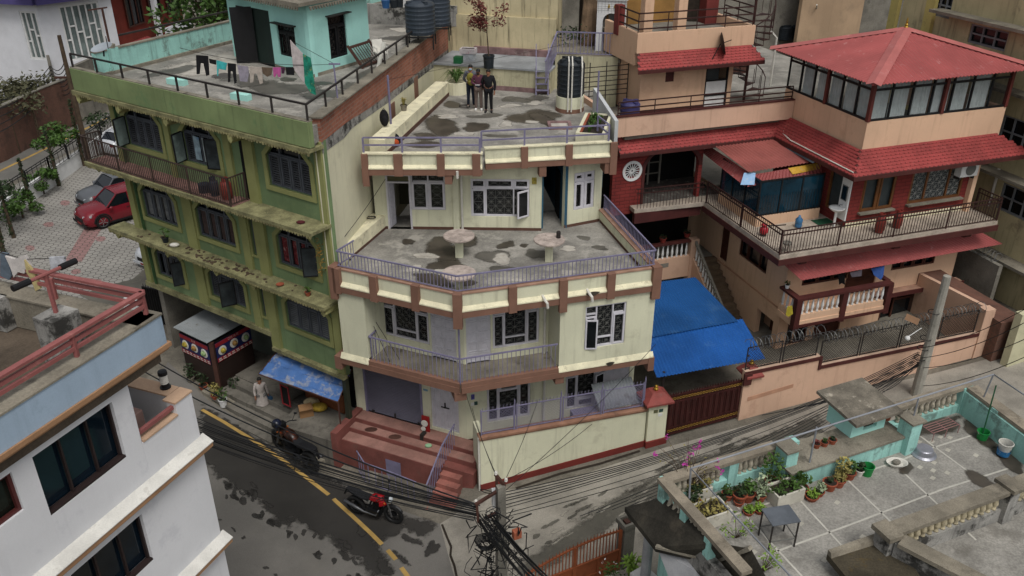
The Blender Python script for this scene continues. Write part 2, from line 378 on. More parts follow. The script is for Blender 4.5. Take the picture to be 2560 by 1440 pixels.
def railing(parent,pts,h,m,base=0,bars=.13,r=.016,rails=(1.0,),bar_r=.009,posts=None,name='railing',post_r=.018,low=.06,barm=None,tops=True):
 """pts: 3-D points at the base line; straight runs between them"""
 mb=MB();br=MB();up=Vector((0,0,1))
 for i in range(len(pts)-1):
  a,b=Vector(pts[i]),Vector(pts[i+1])
  for f in rails:mb.bar(a+up*h*f,b+up*h*f,r*2,r*2)
  if bars and low is not None:mb.bar(a+up*low,b+up*low,r*1.4)
  n=max(1,round((b-a).length/bars))if bars else 0
  for k in range(n):
   p=a.lerp(b,(k+.5)/n)
   br.bar(p+up*(low or 0),p+up*(h-r),bar_r*2)
  if posts:
   m_=max(1,round((b-a).length/posts))
   for k in range(m_+(1 if i==len(pts)-2 else 0)):
    p=a.lerp(b,k/m_);mb.bar(p,p+up*(h-r*.5),post_r*2)
 o=mb.build(name,m,parent)
 if br.v:br.build('bars',barm or m,o)
 return o
def blob_pts(px,py,rx,ry,n=26,rough=.25,seed=0,rot=0):
 rn=random.Random(seed+int(px*7+py));ph=[rn.uniform(0,6.28)for _ in range(6)];am=[rn.uniform(.3,1)/(k+1)for k in range(6)]
 out=[]
 for i in range(n):
  a=2*math.pi*i/n;k=1+rough*sum(am[j]*math.sin((j+2)*a+ph[j])for j in range(6))
  x,y=math.cos(a)*rx*k,math.sin(a)*ry*k
  out.append((px+x*math.cos(rot)-y*math.sin(rot),py+x*math.sin(rot)+y*math.cos(rot)))
 return out
def softmat(src,name,sc=2.6,amt=.9):
 """the same stain with an irregular fading edge (its own shape, from the mesh attribute k)"""
 if name in MATS:return MATS[name]
 m=src.copy();m.name=name;N,L,b=nodes_of(m);at=N.new('ShaderNodeAttribute');at.attribute_name='k'
 geo=N.new('ShaderNodeNewGeometry');n=N.new('ShaderNodeTexNoise');n.inputs['Scale'].default_value=sc;n.inputs['Detail'].default_value=8;n.inputs['Roughness'].default_value=.65;L.new(geo.outputs['Position'],n.inputs['Vector'])
 ma=N.new('ShaderNodeMath');ma.operation='MULTIPLY_ADD';L.new(n.outputs['Fac'],ma.inputs[0]);ma.inputs[1].default_value=amt;L.new(at.outputs['Fac'],ma.inputs[2])
 r=N.new('ShaderNodeMapRange');r.interpolation_type='SMOOTHSTEP';r.inputs['From Min'].default_value=.36+amt/2;r.inputs['From Max'].default_value=.66+amt/2;r.inputs['To Max'].default_value=.92
 L.new(ma.outputs[0],r.inputs['Value']);L.new(r.outputs[0],b.inputs['Alpha']);MATS[name]=m;return m
def soft(mb,pts,zf,sft=None,n=15):
 xs=[p[0]for p in pts];ys=[p[1]for p in pts];x0,x1,y0,y1=min(xs),max(xs),min(ys),max(ys);sz=max(x1-x0,y1-y0);st=sz/n
 sft=sft or.3*min(x1-x0,y1-y0);x0-=sft;y0-=sft;nx,ny=int((x1+sft-x0)/st)+2,int((y1+sft-y0)/st)+2;E=list(zip(pts,pts[1:]+pts[:1]));ids={};ks={}
 for i in range(nx):
  for j in range(ny):
   x,y=x0+i*st,y0+j*st;ins=False;d2=1e9
   for(ax,ay,*_),(bx,by,*_)in E:
    if(ay>y)!=(by>y)and x<(bx-ax)*(y-ay)/(by-ay)+ax:ins=not ins
    ex,ey=bx-ax,by-ay;t=max(0,min(1,((x-ax)*ex+(y-ay)*ey)/(ex*ex+ey*ey+1e-9)));d2=min(d2,(x-ax-t*ex)**2+(y-ay-t*ey)**2)
   d=d2**.5*(1 if ins else-1);ks[i,j]=max(0,min(1,.5+d/(2*sft)))
 for i in range(nx-1):
  for j in range(ny-1):
   c=[(i,j),(i+1,j),(i+1,j+1),(i,j+1)]
   if max(ks[q]for q in c)<=0:continue
   for q in c:
    if q not in ids:ids[q]=len(mb.v);x,y=x0+q[0]*st,y0+q[1]*st;mb.v.append(Vector((x,y,zf(x))));mb.k.append(ks[q])
   mb.f.append(tuple(ids[q]for q in c))
 return mb
def blobs(parent,name,m,z,specs,lift=.005,rough=.3,kind=None):
 """irregular thin patches lying on a floor; specs = (px, py, rx, ry)"""
 for i,s in enumerate(specs):
  pts=[tuple(P(x,y,z))for x,y in blob_pts(*s[:4],n=26,rough=rough,seed=i,rot=s[4]if len(s)>4 else 0)]
  soft(MB(),pts,lambda x:z+lift+i*.0006).build(name,softmat(m,m.name+'_soft',3.5,.55),parent)
def poly(pts,z):return[P(x,y,z)for x,y in pts]
def leaves(mb,c,rad,n,size,rn,squash=1,shell=.35):
 for _ in range(n):
  d=Vector((rn.gauss(0,1),rn.gauss(0,1),rn.gauss(0,1))).normalized()*(rn.uniform(shell,1)**.6)
  p=Vector(c)+Vector((d.x*rad,d.y*rad,d.z*rad*squash));s=size*rn.uniform(.6,1.4)
  x=Vector((rn.gauss(0,1),rn.gauss(0,1),rn.gauss(0,.6))).normalized();y=x.cross(Vector((rn.gauss(0,1),rn.gauss(0,1),rn.gauss(0,1)))).normalized()
  mb.add([p-x*s,p+y*s*.45,p+x*s,p-y*s*.45],[(0,1,2,3)])
def blades(mb,c,n,h,rn,lean=.6,wd=.03,droop=.5):
 c=Vector(c)
 for _ in range(n):
  a=rn.uniform(0,6.28);d=Vector((math.cos(a),math.sin(a),0));s=Vector((-d.y,d.x,0))*wd*rn.uniform(.6,1.2)
  H=h*rn.uniform(.6,1.1);l=lean*H*rn.uniform(.3,1)
  p0=c+d*.02;p1=c+d*l*.5+Vector((0,0,H*.7));p2=c+d*l*1.3+Vector((0,0,H*(1-droop*rn.uniform(.2,1))))
  mb.add([p0-s,p0+s,p1+s,p1-s,p2],[(0,1,2,3),(3,2,4)])
def tree(name,base,h,label,group=None,crown=None,trunk_r=.06,lm=None,cat='tree',n=500,leaf=.12,squash=.8,seed=1,clumps=7,trunk_h=.55,spread=1):
 """tapered trunk with limbs, crown of leaf clumps with gaps"""
 rn=random.Random(seed);base=Vector(base);t=thing(name,label,cat,base,group)
 crown=crown or h*.3;tk=MB();top=base+Vector((rn.uniform(-.1,.1)*h,rn.uniform(-.1,.1)*h,h*.85))
 mid=base.lerp(top,.5)+Vector((rn.uniform(-.04,.04)*h,rn.uniform(-.04,.04)*h,0))
 tk.tube([base,mid,top],[trunk_r,trunk_r*.7,trunk_r*.25],7)
 cr=MB()
 for i in range(clumps):
  a=rn.uniform(0,6.28);rr=crown*spread*rn.uniform(.35,.95)
  c=base+Vector((math.cos(a)*rr,math.sin(a)*rr,h*rn.uniform(trunk_h,.98)))
  st=base.lerp(top,min(.95,max(.3,(c.z-base.z)/h-.2)))
  tk.tube([st,st.lerp(c,.55)+Vector((0,0,-.03*h)),c],[trunk_r*.45,trunk_r*.3,trunk_r*.12],5)
  leaves(cr,c,crown*rn.uniform(.4,.62),n//clumps,leaf,rn,squash)
 tk.build('trunk',M['bark'],t);cr.build('crown',lm or M['leaf'],t)
 return t
def pot(name,c,r,h,label,m=None,plant=None,cat='potted plant',group=None,lm=None,ph=.3,n=60,seed=1,leafs=.05,taper=.72,sq=None):
 rn=random.Random(seed);c=Vector(c);t=thing(name,label,cat,c,group)
 if sq:
  fr,a,b,wl=sq;mb=MB()
  mb.box(fr,a[0],a[1],b[0],b[0]+wl,c.z,c.z+h);mb.box(fr,a[0],a[1],b[1]-wl,b[1],c.z,c.z+h)
  mb.box(fr,a[0],a[0]+wl,b[0]+wl,b[1]-wl,c.z,c.z+h);mb.box(fr,a[1]-wl,a[1],b[0]+wl,b[1]-wl,c.z,c.z+h)
  mb.box(fr,a[0]+wl,a[1]-wl,b[0]+wl,b[1]-wl,c.z,c.z+.04);mb.build('trough',m or M['whitep'],t,bevel=.012)
  MB().box(fr,a[0]+wl,a[1]-wl,b[0]+wl,b[1]-wl,c.z+.045,c.z+h*.82).build('soil',M['soil'],t)
 else:
  MB().lathe(c,[(r*taper,0),(r*.95,h*.85),(r*1.06,h*.86),(r*1.06,h),(r*.9,h),(r*.86,h*.88),(.01,h*.87)],16).build('pot',m or M['terra'],t,smooth=False)
  MB().lathe(c+Vector((0,0,h*.8)),[(r*.86,0),(r*.86,.09*h),(.005,.1*h)],12).build('soil',M['soil'],t)
 if plant:
  mb=MB();top=c+Vector((0,0,h*.9))
  if plant=='leaf':
   st=MB()
   for _ in range(5):
    e=top+Vector((rn.uniform(-.6,.6)*r,rn.uniform(-.6,.6)*r,ph*rn.uniform(.5,.9)));st.tube([top,e],[.008,.003],4)
   st.build('stem',M['bark'],t);leaves(mb,top+Vector((0,0,ph*.55)),max(r*1.1,ph*.45),n,leafs,rn,max(.6,ph/(2.2*r)),.2)
  elif plant=='blade':blades(mb,top,n,ph,rn)
  elif plant=='troughleaf':
   fr,a,b,wl=sq
   for _ in range(n//8):
    cc=fr.w(rn.uniform(a[0]+wl,a[1]-wl),rn.uniform(b[0]+wl,b[1]-wl),c.z+h*.85+rn.uniform(0,ph*.6));leaves(mb,cc,.13,8,leafs,rn,.8,.1)
  mb.build('foliage',lm or M['leaf'],t)
 return t
 # the cream corner house
G0,F1,L2,U3=1.9,5.0,7.8,10.75
K=Vector((-1.65,22.8))
FL,FR_=Fr(K,-24),Fr(K,16.2)
VI=1.15
FLi,FRi=FL.off(0,VI),FR_.off(0,VI)
CR=thing('corner_house','cream three storey corner house with brown bands, purple railings and a blue grey roller shutter','house',(-1.65,25,G0))
IC=VI*math.tan(R(20.1))
# walls
wins_l=[(-3.54,-1.73,5.42,6.85)];door_l=(-1.66,-.72,F1,6.98)
shut_o=(-4.54,-2.14,1.9,4.25);door_g=(-1.8,-.72,2.03,4.0)
mb=MB()
mb.wall(FLi,-4.95,-IC,G0,F1-.3,0,.22,[shut_o,door_g])
mb.wall(FLi,-4.95,-IC,F1,7.6,0,.22,[wins_l[0],door_l])
g1=(1.16,2.72,2.45,4.08);g2=(4.02,6.42,2.42,4.2)
door_r=(.49,1.32,F1,6.98);win_r=(1.39,3.0,5.42,7.02)
mb.wall(FRi,IC,6.6,G0,F1-.3,0,.22,[g1,g2])
mb.wall(FRi,IC,6.6,F1,7.6,0,.22,[door_r,win_r])
win_b=(4.18,5.6,5.62,7.2)
mb.wall(FR_,3.32,6.6,F1+.12,7.5,0,.2,[win_b]);mb.wall(FL,-4.43,-3.42,F1+.12,7.5,0,.2)
mb.box(FR_,3.32,3.5,.2,VI,F1,7.6);mb.box(FL,-3.6,-3.42,.2,VI,F1,7.6)
SRf=Fr(FR_.w(6.6,0,0),104.5)
mb.box(SRf,.05,7,0,.2,F1-.2,7.6);mb.box(SRf,1.3,7,0,.2,1.0,F1-.2)
mb.box(Fr(FL.w(-4.43,0,0),79),.2,4.5,-.2,-.02,4.8,7.6)
mb.build('wall',M['cream'],CR)
mb=MB()
for fr,a,b in((FR_,3.3,6.68),(FL,-4.5,-3.4)):
 mb.add([fr.w(a,-.1,4.92),fr.w(b,-.1,4.92),fr.w(b,-.09,4.96),fr.w(a,-.09,4.96),fr.w(a,.0,5.12),fr.w(b,.0,5.12),fr.w(a,.1,4.92),fr.w(b,.1,4.92)],[(0,1,2,3),(3,2,5,4),(0,6,7,1),(0,3,4,6),(1,7,5,2),(6,4,5,7)])
mb.build('bay_lip',M['ledge'],CR)
mb=MB()
mb.box(FL,-4.52,-.02,-.08,.3,4.7,4.915);mb.box(FR_,.02,6.66,-.08,.3,4.7,4.915)
mb.box(FL,-3.4,-.02,-.06,.12,4.92,5.07);mb.box(FR_,.02,3.3,-.06,.12,4.92,5.07)
mb.box(FL,-4.75,-4.5,-.1,1.1,4.45,4.95);mb.box(FR_,6.5,6.72,-.1,.5,4.4,4.93);mb.box(FR_,3.2,3.5,-.04,VI,4.45,4.7);mb.box(FR_,-.2,.2,.02,VI,4.38,4.7)
mb.build('brown_band',M['brown'],CR)
fl=[FL.w(-4.45,.02,0),Vector((K.x,K.y+.02,0)),FR_.w(6.6,.02,0),SRf.w(6.5,.1,0),FLi.w(-4.95,4,0)]
MB().slab(fl,4.72,F1).build('balcony_floor',M['cap'],CR)
tf=[FL.w(-4.45,-.02,0),Vector((K.x,K.y,0)),FR_.w(6.6,-.02,0),SRf.w(6.3,.1,0),Vector((-4.9,30,0))]
TF=MB().slab(tf,7.5,L2).build('terrace_floor',M['conc'],CR)
G_=[FLi.w(-4.95,0,0),FLi.w(-IC,0,0),FRi.w(6.6,0,0),SRf.w(6.5,.1,0),FLi.w(-4.95,5,0)]
MB().slab(G_,.6,G0).build('ground_slab',M['dkbrown'],CR)
# lower terrace parapet
mb=MB();bd=MB();lp=MB();cp=MB();pl=MB()
for fr,a,b in((FL,-4.4,-.0),(FR_,.0,6.58)):
 mb.box(fr,a,b,.03,.17,7.81,8.25)
 lp.add([fr.w(a,-.1,7.7),fr.w(b,-.1,7.7),fr.w(b,-.1,7.74),fr.w(a,-.1,7.74),fr.w(a,.03,7.84),fr.w(b,.03,7.84),fr.w(a,.03,7.7),fr.w(b,.03,7.7)],[(0,1,2,3),(3,2,5,4),(0,6,7,1),(0,3,4,6),(1,7,5,2),(6,4,5,7)])
 bd.box(fr,a,b,-.09,.25,7.48,7.698);cp.box(fr,a,b,.0,.2,8.252,8.3)
for x,y in((-4.32,0),(-2.94,0),(-1.43,0)):pl.box(FL,x-.13,x+.13,-.13,.02,7.44,8.34)
for x in(1.72,3.37,4.97):pl.box(FR_,x-.13,x+.13,-.13,.02,7.44 if x!=3.37 else 7.2,8.34)
pl.box(FR_,6.4,6.7,-.13,.3,7.2,8.36);pl.box(FL,-4.6,-4.36,-.13,.3,7.2,8.36)
cf=Fr(K,-4);pl.box(cf,-.14,.14,-.14,.1,7.15,8.34)
mb.box(SRf,.2,5.1,-.02,.16,7.81,8.25);cp.box(SRf,.2,5.1,-.1,.2,8.252,8.3)
mb.build('parapet',M['cream'],CR);bd.build('parapet_band',M['brown'],CR);lp.build('parapet_lip',M['ledge'],CR);cp.build('parapet_coping',mat('tan_coping','9c7b68',.9,.15,3,'6f5547',.4,6),CR)
for i in range(1):pl.build('pilaster',M['brown'],CR)
sk=MB();sk.box(SRf,.2,5.0,.162,.175,L2+.002,L2+.1)
a,b=P(880,645,L2),P(965,572,L2);lf=Fr(a,math.degrees(math.atan2(b.y-a.y,b.x-a.x)));ln=(b-a).length
MB().box(lf,0,ln,0,.75,L2-.02,8.35).box(lf,-.35,.02,.25,.75,L2-.02,8.5).build('low_wall',M['ledge'],CR)
sk.box(lf,0,ln,-.012,-.002,L2+.002,L2+.1)
pts=[FL.w(-4.3,1.0,8.3),FL.w(-4.36,.1,8.3),Vector((K.x,K.y+.1,8.3)),FR_.w(6.52,.1,8.3),SRf.w(5.0,.05,8.3)]
railing(CR,pts,.56,M['purple'],bars=.125,bar_r=.011,r=.022,posts=None,name='terrace_railing')
bp=[FL.w(-3.38,.5,5.07),FL.w(-3.38,.05,5.07),Vector((K.x,K.y+.05,5.07)),FR_.w(3.28,.05,5.07)]
railing(CR,bp,.88,M['purple'],bars=.15,bar_r=.011,r=.022,name='balcony_railing',low=None)
MB().tube([Vector((K.x,K.y+.05,5.0)),Vector((K.x,K.y+.05,7.2))],.032,8).build('corner_post',M['purple'],CR)
# ground floor openings
sh=MB();n=34
for i in range(n):
 z=1.92+i*(4.25-1.92)/n;d=(4.25-1.92)/n
 sh.prism(FLi,[(-4.46,z),(-2.22,z),(-2.22,z+d*.96),(-4.46,z+d*.96)],.06-.012,.075)
 sh.add([FLi.w(-4.46,.045,z),FLi.w(-2.22,.045,z),FLi.w(-2.22,.03,z+d*.55),FLi.w(-4.46,.03,z+d*.55),FLi.w(-2.22,.048,z+d*.95),FLi.w(-4.46,.048,z+d*.95)],[(0,1,2,3),(3,2,4,5)])
so=sh.build('roller_shutter',mat('shutter_slate','605f6c',.55,.12,.6,'514f60',.4,2,fine=.05),CR)
f=MB();f.box(FLi,-4.54,-4.46,-.02,.1,1.9,4.3);f.box(FLi,-2.22,-2.14,-.02,.1,1.9,4.3);f.build('guide_rail',M['purple'],so)
MB().box(FLi,-3.36,-3.3,-.0,.04,1.95,2.12).box(FLi,-4.3,-4.2,.0,.04,1.97,2.03).box(FLi,-2.4,-2.3,.0,.04,1.97,2.03).build('shutter_lock',M['iron'],so)
door(CR,FLi,-1.8,-.72,2.03,4.0,.04,M['white'],(4,1),.07,handle=True)
star_w3=[(0,.26,.8,1,'F'),(0,.26,0,.8,'L'),(.26,.72,.22,1,'F'),(.26,.72,0,.22,'F'),(.72,1,.8,1,'F'),(.72,1,0,.8,'L')]
window(CR,FRi,*g1,[(0,.28,0,1,'L'),(.28,.72,.74,1,'L'),(.28,.72,0,.74,'F'),(.72,1,0,1,'L')],grille=True)
w2=window(CR,FRi,4.02,5.5,2.42,4.2,[(0,.3,.78,1,'F'),(0,.3,0,.78,'L'),(.3,.74,.22,1,'F'),(.3,.74,0,.22,'L'),(.74,1,.78,1,'F'),(.74,1,0,.78,'L')],grille=True)
door(CR,FRi,5.5,6.42,2.0,3.92,.03,M['white'],(6,1),.06);MB().box(FRi,5.5,6.42,.05,.09,3.925,4.2).build('transom',M['glass'],CR)
leaf_open(CR,FRi,5.46,-.0,2.5,3.8,.42,200,M['white'],M['glass'])
# first floor openings
window(CR,FLi,*wins_l[0],star_w3,grille=True);window(CR,FRi,*win_r,star_w3,grille=True)
window(CR,FR_,*win_b,[(0,.28,.8,1,'F'),(0,.28,0,.76,'L'),(.28,.68,.22,1,'F'),(.28,.68,0,.22,'F'),(.68,1,.76,1,'F'),(.68,1,0,.76,'L')],grille=True)
leaf_open(CR,FR_,4.2,-.0,5.62,6.72,.4,-14,M['white'],M['glass'])
door(CR,FLi,*door_l,.03,M['white'],(2,5),.05);door(CR,FRi,*door_r,.03,M['white'],(2,5),.05)
mb=MB();p=FRi.w(3.18,-.05,0);mb.tube([(p.x,p.y,5.0),(p.x,p.y,7.5)],.045,8);mb.build('drain_pipe',M['pvc'],CR)
p=FRi.w(3.2,-.05,0);MB().tube([(p.x,p.y,2),(p.x,p.y,4.7)],.045,8).build('drain_pipe',M['pvc'],CR)
for u,m_ in((2.72,M['pvc']),(4.2,M['pvc'])):
 MB().tube([FR_.w(u,.05,7.83),FR_.w(u,-.22,7.8),FR_.w(u+.05,-.3,7.72),FR_.w(u+.07,-.3,7.55)],.045,8).build('rain_spout',m_,CR)
st=MB()
for u,z,s in((4.35,7.72,.22),(5.1,4.955,.14)):st.add([FR_.w(u+s*math.cos(k)*(1+.3*math.sin(3*k)),-.1025,z+.08*math.sin(k))for k in[i*.52 for i in range(12)]],[tuple(range(12))])
st.build('mould_stain',M['wet'],CR)
# upper storey
a,b,c,d=P(965,572,L2),P(1353,577,L2),P(1410,570,L2),P(1500,553,L2)
UL=Fr(a,math.degrees(math.atan2(b.y-a.y,b.x-a.x)));ul=(b-a).length
UR=Fr(c,math.degrees(math.atan2(d.y-c.y,d.x-c.x)));ur=(d-c).length
mb=MB()
mb.wall(UL,-.35,ul,L2,10.4,0,.2,[(.1,1.0,L2,9.92),(1.0,2.23,8.56,9.92),(3.14,5.25,8.34,9.78)])
mb.wall(UR,0,ur,L2,10.4,0,.2,[(.36,1.21,8.42,9.86)])
mb.box(UL,2.5,2.72,-.05,-.002,L2,10.3)
sr2=Fr(UR.w(ur,0,0),99);mb.box(sr2,.0,7,.0,.2,L2,10.4)
mb.box(Fr(UL.w(-.35,0,0),81),.21,3,-.2,0,L2,10.4)
mb.build('upper_wall',M['cream'],CR)
sk.box(UL,1.0,ul,-.016,-.002,L2+.002,L2+.11);sk.box(UR,0,ur,-.016,-.002,L2+.002,L2+.11);sk.box(UL,-.3,.08,-.016,-.002,L2+.002,L2+.11)
sk.build('skirting',M['dkbrown'],CR)
pf=UL.off(ul,0);bw=MB();q=UR.w(0,0,0)
bw.box(pf,-.02,.06,.2,4.5,L2,10.3);e=Fr(q,98);bw.box(e,.0,4.4,-.1,.0,L2,10.3);bw.box(pf,-.4,2.5,4.5,4.6,L2,10.3)
bw.build('passage_wall',mat('blue_passage_paint','2f5468',.8,.1,2),CR)
bk=MB();bk.box(pf,.5,.85,3.4,4.46,L2,9.8);bk.box(e,.9,1.7,.0,.04,L2,9.6);bk.build('passage_door',M['dark'],CR)
o=window(CR,UL,1.0,2.23,8.56,9.92,[(0,.5,.8,1,'F'),(.5,1,.8,1,'F'),(0,.5,0,.8,'L'),(.5,1,0,.8,'L')],grille=True,gm=mat('olive_glass','24271f',.3,.3,1),lw=.07)
window(CR,UL,3.14,5.25,8.34,9.78,[(0,.26,.74,1,'L'),(.26,.73,.74,1,'L'),(.73,1,.74,1,'L'),(0,.26,0,.74,'L'),(.26,.73,0,.74,'F'),(.73,1,0,.74,'F')],grille=True,cell=.36,lw=.06)
leaf_open(CR,UL,5.22,.0,8.38,9.4,.5,218,M['white'],M['glass'],.06)
window(CR,UR,.36,1.21,8.42,9.86,[(0,.5,.76,1,'L'),(.5,1,.76,1,'L'),(0,.5,0,.76,'L'),(.5,1,0,.76,'L')],lw=.09,grille=M['iron'],cell=.4)
f=MB();f.box(UL,.1,.17,.0,.12,L2,9.92);f.box(UL,.93,1.0,.0,.12,L2,9.92);f.box(UL,.17,.93,.0,.12,9.85,9.92);f.box(UL,.17,.93,.0,.12,9.58,9.64)
df=f.build('door_frame',M['white'],CR)
MB().box(UL,.17,.93,.05,.07,9.64,9.85).build('transom_board',mat('olive_board','5c5a40',.8),df)
for u,an,wd in((.17,72,.42),(.93,97,.38)):
 f2=Fr(UL.w(u,.1,0),UL.az+an);mb=MB();mb.box(f2,0,wd,-.02,.02,L2+.02,9.56)
 for k in range(4):ring(mb,f2,.03,wd-.03,L2+.1+k*.37,L2+.42+k*.37,-.03,.03,.05)
 mb.build('door_leaf',M['white'],CR)
rm=MB();rm.box(UL,-.3,2.4,2.4,2.5,L2,10.2).box(UL,-.4,-.3,.21,2.4,L2,10.2).box(UL,2.4,2.5,.21,2.4,L2,10.2);rm.build('room_wall',mat('room_plaster','55533f',.9,.1,1),CR)
MB().tube([UL.w(2.82,-.06,L2+.05),UL.w(2.82,-.06,10.1),UL.w(2.82,-.25,10.25),UL.w(2.82,-1.36,10.32),UL.w(2.82,-1.36,10.55)],.045,8).build('drain_pipe',M['pvc'],CR)
# upper terrace slab, overhang and parapet
UOL=Fr(P(920,434,10.42),0);UOR=Fr(P(1209,418,10.45),9.2)
fp=[UOL.w(-.15,.05,0),UOL.w(3.86,.05,0),UOR.w(.05,.05,0),UOR.w(4.5,.05,0),Vector((3.75,36.5,0)),Vector((2.2,40,0)),Vector((-2.9,38.4,0)),Vector((-4.95,28.5,0))]
UT=MB().slab(fp,10.42,U3).build('roof_terrace',M['conc'],CR)
mb=MB();bd=MB();lp=MB();pl=MB();cp=MB()
def lip(mb,fr,a,b,z,o=.1,h=.12):
 mb.add([fr.w(a,-o,z),fr.w(b,-o,z),fr.w(b,-o,z+.04),fr.w(a,-o,z+.04),fr.w(a,.03,z+h),fr.w(b,.03,z+h),fr.w(a,.03,z),fr.w(b,.03,z)],[(0,1,2,3),(3,2,5,4),(0,6,7,1),(0,3,4,6),(1,7,5,2),(6,4,5,7)])
zt=UOL.q(1000,383)[1];ztr=UOR.q(1370,362)[1]
for fr,a,b,z in((UOL,-.12,3.88,zt),(UOR,.06,4.5,ztr)):
 mb.box(fr,a,b,.03,.15,U3-.1,z-.05);bd.box(fr,a,b,-.08,.2,10.38,10.6);lip(lp,fr,a,b,10.602);cp.box(fr,a-.02,b+.02,-.02,.2,z-.048,z)
bd.box(UOL,-.2,-.0,-.06,1.3,10.1,10.6);bd.box(UOL,2.6,2.85,-.05,1.25,10.05,10.38);bd.box(UOR,1.95,2.2,-.05,.7,10.0,10.38);bd.box(UOR,4.3,4.52,-.05,.6,9.98,10.5)
for x0,x1 in((905,921),(985,1007),(1093,1112),(1181,1201)):pl.box(UOL,UOL.q(x0,410)[0],UOL.q(x1,410)[0],-.12,.02,10.36 if x0>910 else 10.0,zt-.02)
for x0,x1 in((1302,1319),(1413,1430),(1524,1541)):pl.box(UOR,UOR.q(x0,390)[0],UOR.q(x1,390)[0],-.12,.02,10.36 if x0<1500 else 9.95,ztr-.02)
mb.build('upper_parapet',M['cream'],CR);bd.build('upper_band',M['brown'],CR);lp.build('upper_lip',M['ledge'],CR);pl.build('upper_pilaster',M['brown'],CR);cp.build('upper_coping',M['ledge'],CR)
zr=UOL.q(1050,346)[1];zrr=UOR.q(1370,322)[1]
railing(CR,[UOL.w(-.1,.08,zt),UOL.w(3.8,.08,zt)],zr-zt,M['purple'],bars=0,rails=(1,.5),posts=1.35,name='upper_railing',r=.024,post_r=.03)
railing(CR,[UOR.w(-.05,.08,ztr),UOR.w(4.42,.08,ztr),UOR.w(4.3,1.2,ztr)],zrr-ztr,M['purple'],bars=0,rails=(1,.45),posts=1.5,name='upper_railing',r=.024,post_r=.03)
a,b=P(985,372,U3),P(1122,240,U3);lf=Fr(a,math.degrees(math.atan2(b.y-a.y,b.x-a.x)));ln=(b-a).length
MB().box(lf,-.9,ln,0,.55,U3-.02,11.35).build('terrace_kerb',M['ledge'],CR)
MB().box(lf,-.9,ln,-.02,-.002,U3+.002,U3+.16).build('skirting',M['dkbrown'],CR)
blobs(TF,'water_stain',M['wet'],L2,[(1105,625,46,26),(1165,600,34,14),(1120,665,50,13),(1020,605,15,8),(1265,613,20,9),(1310,614,12,4),(1085,700,60,12,.2),(1170,708,25,7)])
blobs(TF,'damp_stain',M['wet2'],L2,[(1340,635,26,12),(1255,672,30,8),(1460,595,14,6),(1500,620,18,6),(1230,640,40,14)],lift=.003)
blobs(TF,'lime_patch',M['pale'],L2,[(1255,648,26,12),(1065,640,30,8),(1290,700,18,5),(1420,622,26,6),(1035,672,20,9),(1105,680,18,8)],lift=.007)
blobs(UT,'water_stain',M['wet'],U3,[(1103,315,44,24),(1130,262,20,9),(1190,318,31,12),(1335,292,60,17),(1360,300,45,10,.3),(1065,342,36,8),(1060,362,42,9)],rough=.22)
blobs(UT,'lime_patch',M['pale'],U3,[(1265,311,17,8),(1160,335,24,5),(1275,265,30,4),(1330,305,20,3),(1200,275,30,6),(1120,292,30,5),(1340,258,22,5)],lift=.007)
blobs(UT,'damp_stain',M['wet2'],U3,[(1300,250,46,7),(1215,290,40,5),(1250,340,40,4),(1345,245,30,5)],lift=.003,rough=.4)
MB().box(UL,5.33,5.5,-.03,-.002,9.62,9.86).build('picture_plate',mat('gilt_plate','8c8038',.6,.3,9,'5d4a20',.6,14),CR)
for u,z,h,m_ in((-.3,3.55,.2,mat('purple_plate','4f4a8c',.6,.3,20)),(-.31,3.3,.12,M['whitep']),(-.2,3.3,.14,mat('green_plate','2e4a44',.6,.2,20))):
 MB().box(FRi,IC+.18+(u+.3),IC+.3+(u+.3),-.02,-.002,z,z+h).build('meter_plate',m_,CR)
MB().box(FLi,-2.08,-1.9,-.01,-.002,3.5,3.58).build('name_plate',mat('pale_blue_plate','6f93a3',.7),CR)
# the green building
GF=Fr((-5.85,25.2),-33.85);ZRF=12.85
GB=thing('green_house','weathered green building with mouldy fringed ledges, grey shuttered windows and a brown iron balcony','house',(-10.3,28.2,.8))
SG=Fr(GF.w(.05,0,0),79.5)
UW0,UW1=-10.9,.02
def gw(tl,br):
 a,b=GF.q(*tl),GF.q(*br);return(a[0],b[0],b[1],a[1])
T1,T2,T3=gw((304,266),(408,366)),gw((450,307),(552,407)),gw((662,362),(783,487))
S1,S2,S3,S4=gw((343,437),(443,540)),gw((482,488),(588,586)),gw((619,530),(641,606)),gw((688,570),(797,676))
A1,A2,A3,A4=gw((382,607),(464,700)),gw((516,657),(616,753)),gw((645,700),(667,779)),gw((712,750),(828,853))
def row(ws,z0,z1):return[(w_[0],w_[1],z0,z1)for w_ in ws]
T1,T2,T3=row((T1,T2,T3),10.35,11.85);S1,S2,S3,S4=row((S1,S2,S3,S4),7.45,8.95);A1,A2,A3,A4=row((A1,A2,A3,A4),4.95,6.35)
GW=[T1,T2,T3,S1,S2,S3,S4,A1,A2,A3,A4]
mb=MB()
mb.wall(GF,UW0,UW1,4.35,12.3,0,.22,GW);mb.wall(GF,-3.5,UW1,3.75,4.348,0,.22)
MB().box(Fr(GF.w(UW0,.22,0),GF.az+90),0,9,-.2,0,4.35,12.3).build('end_wall',M['greenw'],GB)
mb.build('wall',M['greenw'],GB)
mb=MB();mb.box(GF,-12.1,.12,-.55,-.35,12.25,13.03);mb.build('parapet_band',M['green'],GB)
sd=MB();ch=MB()
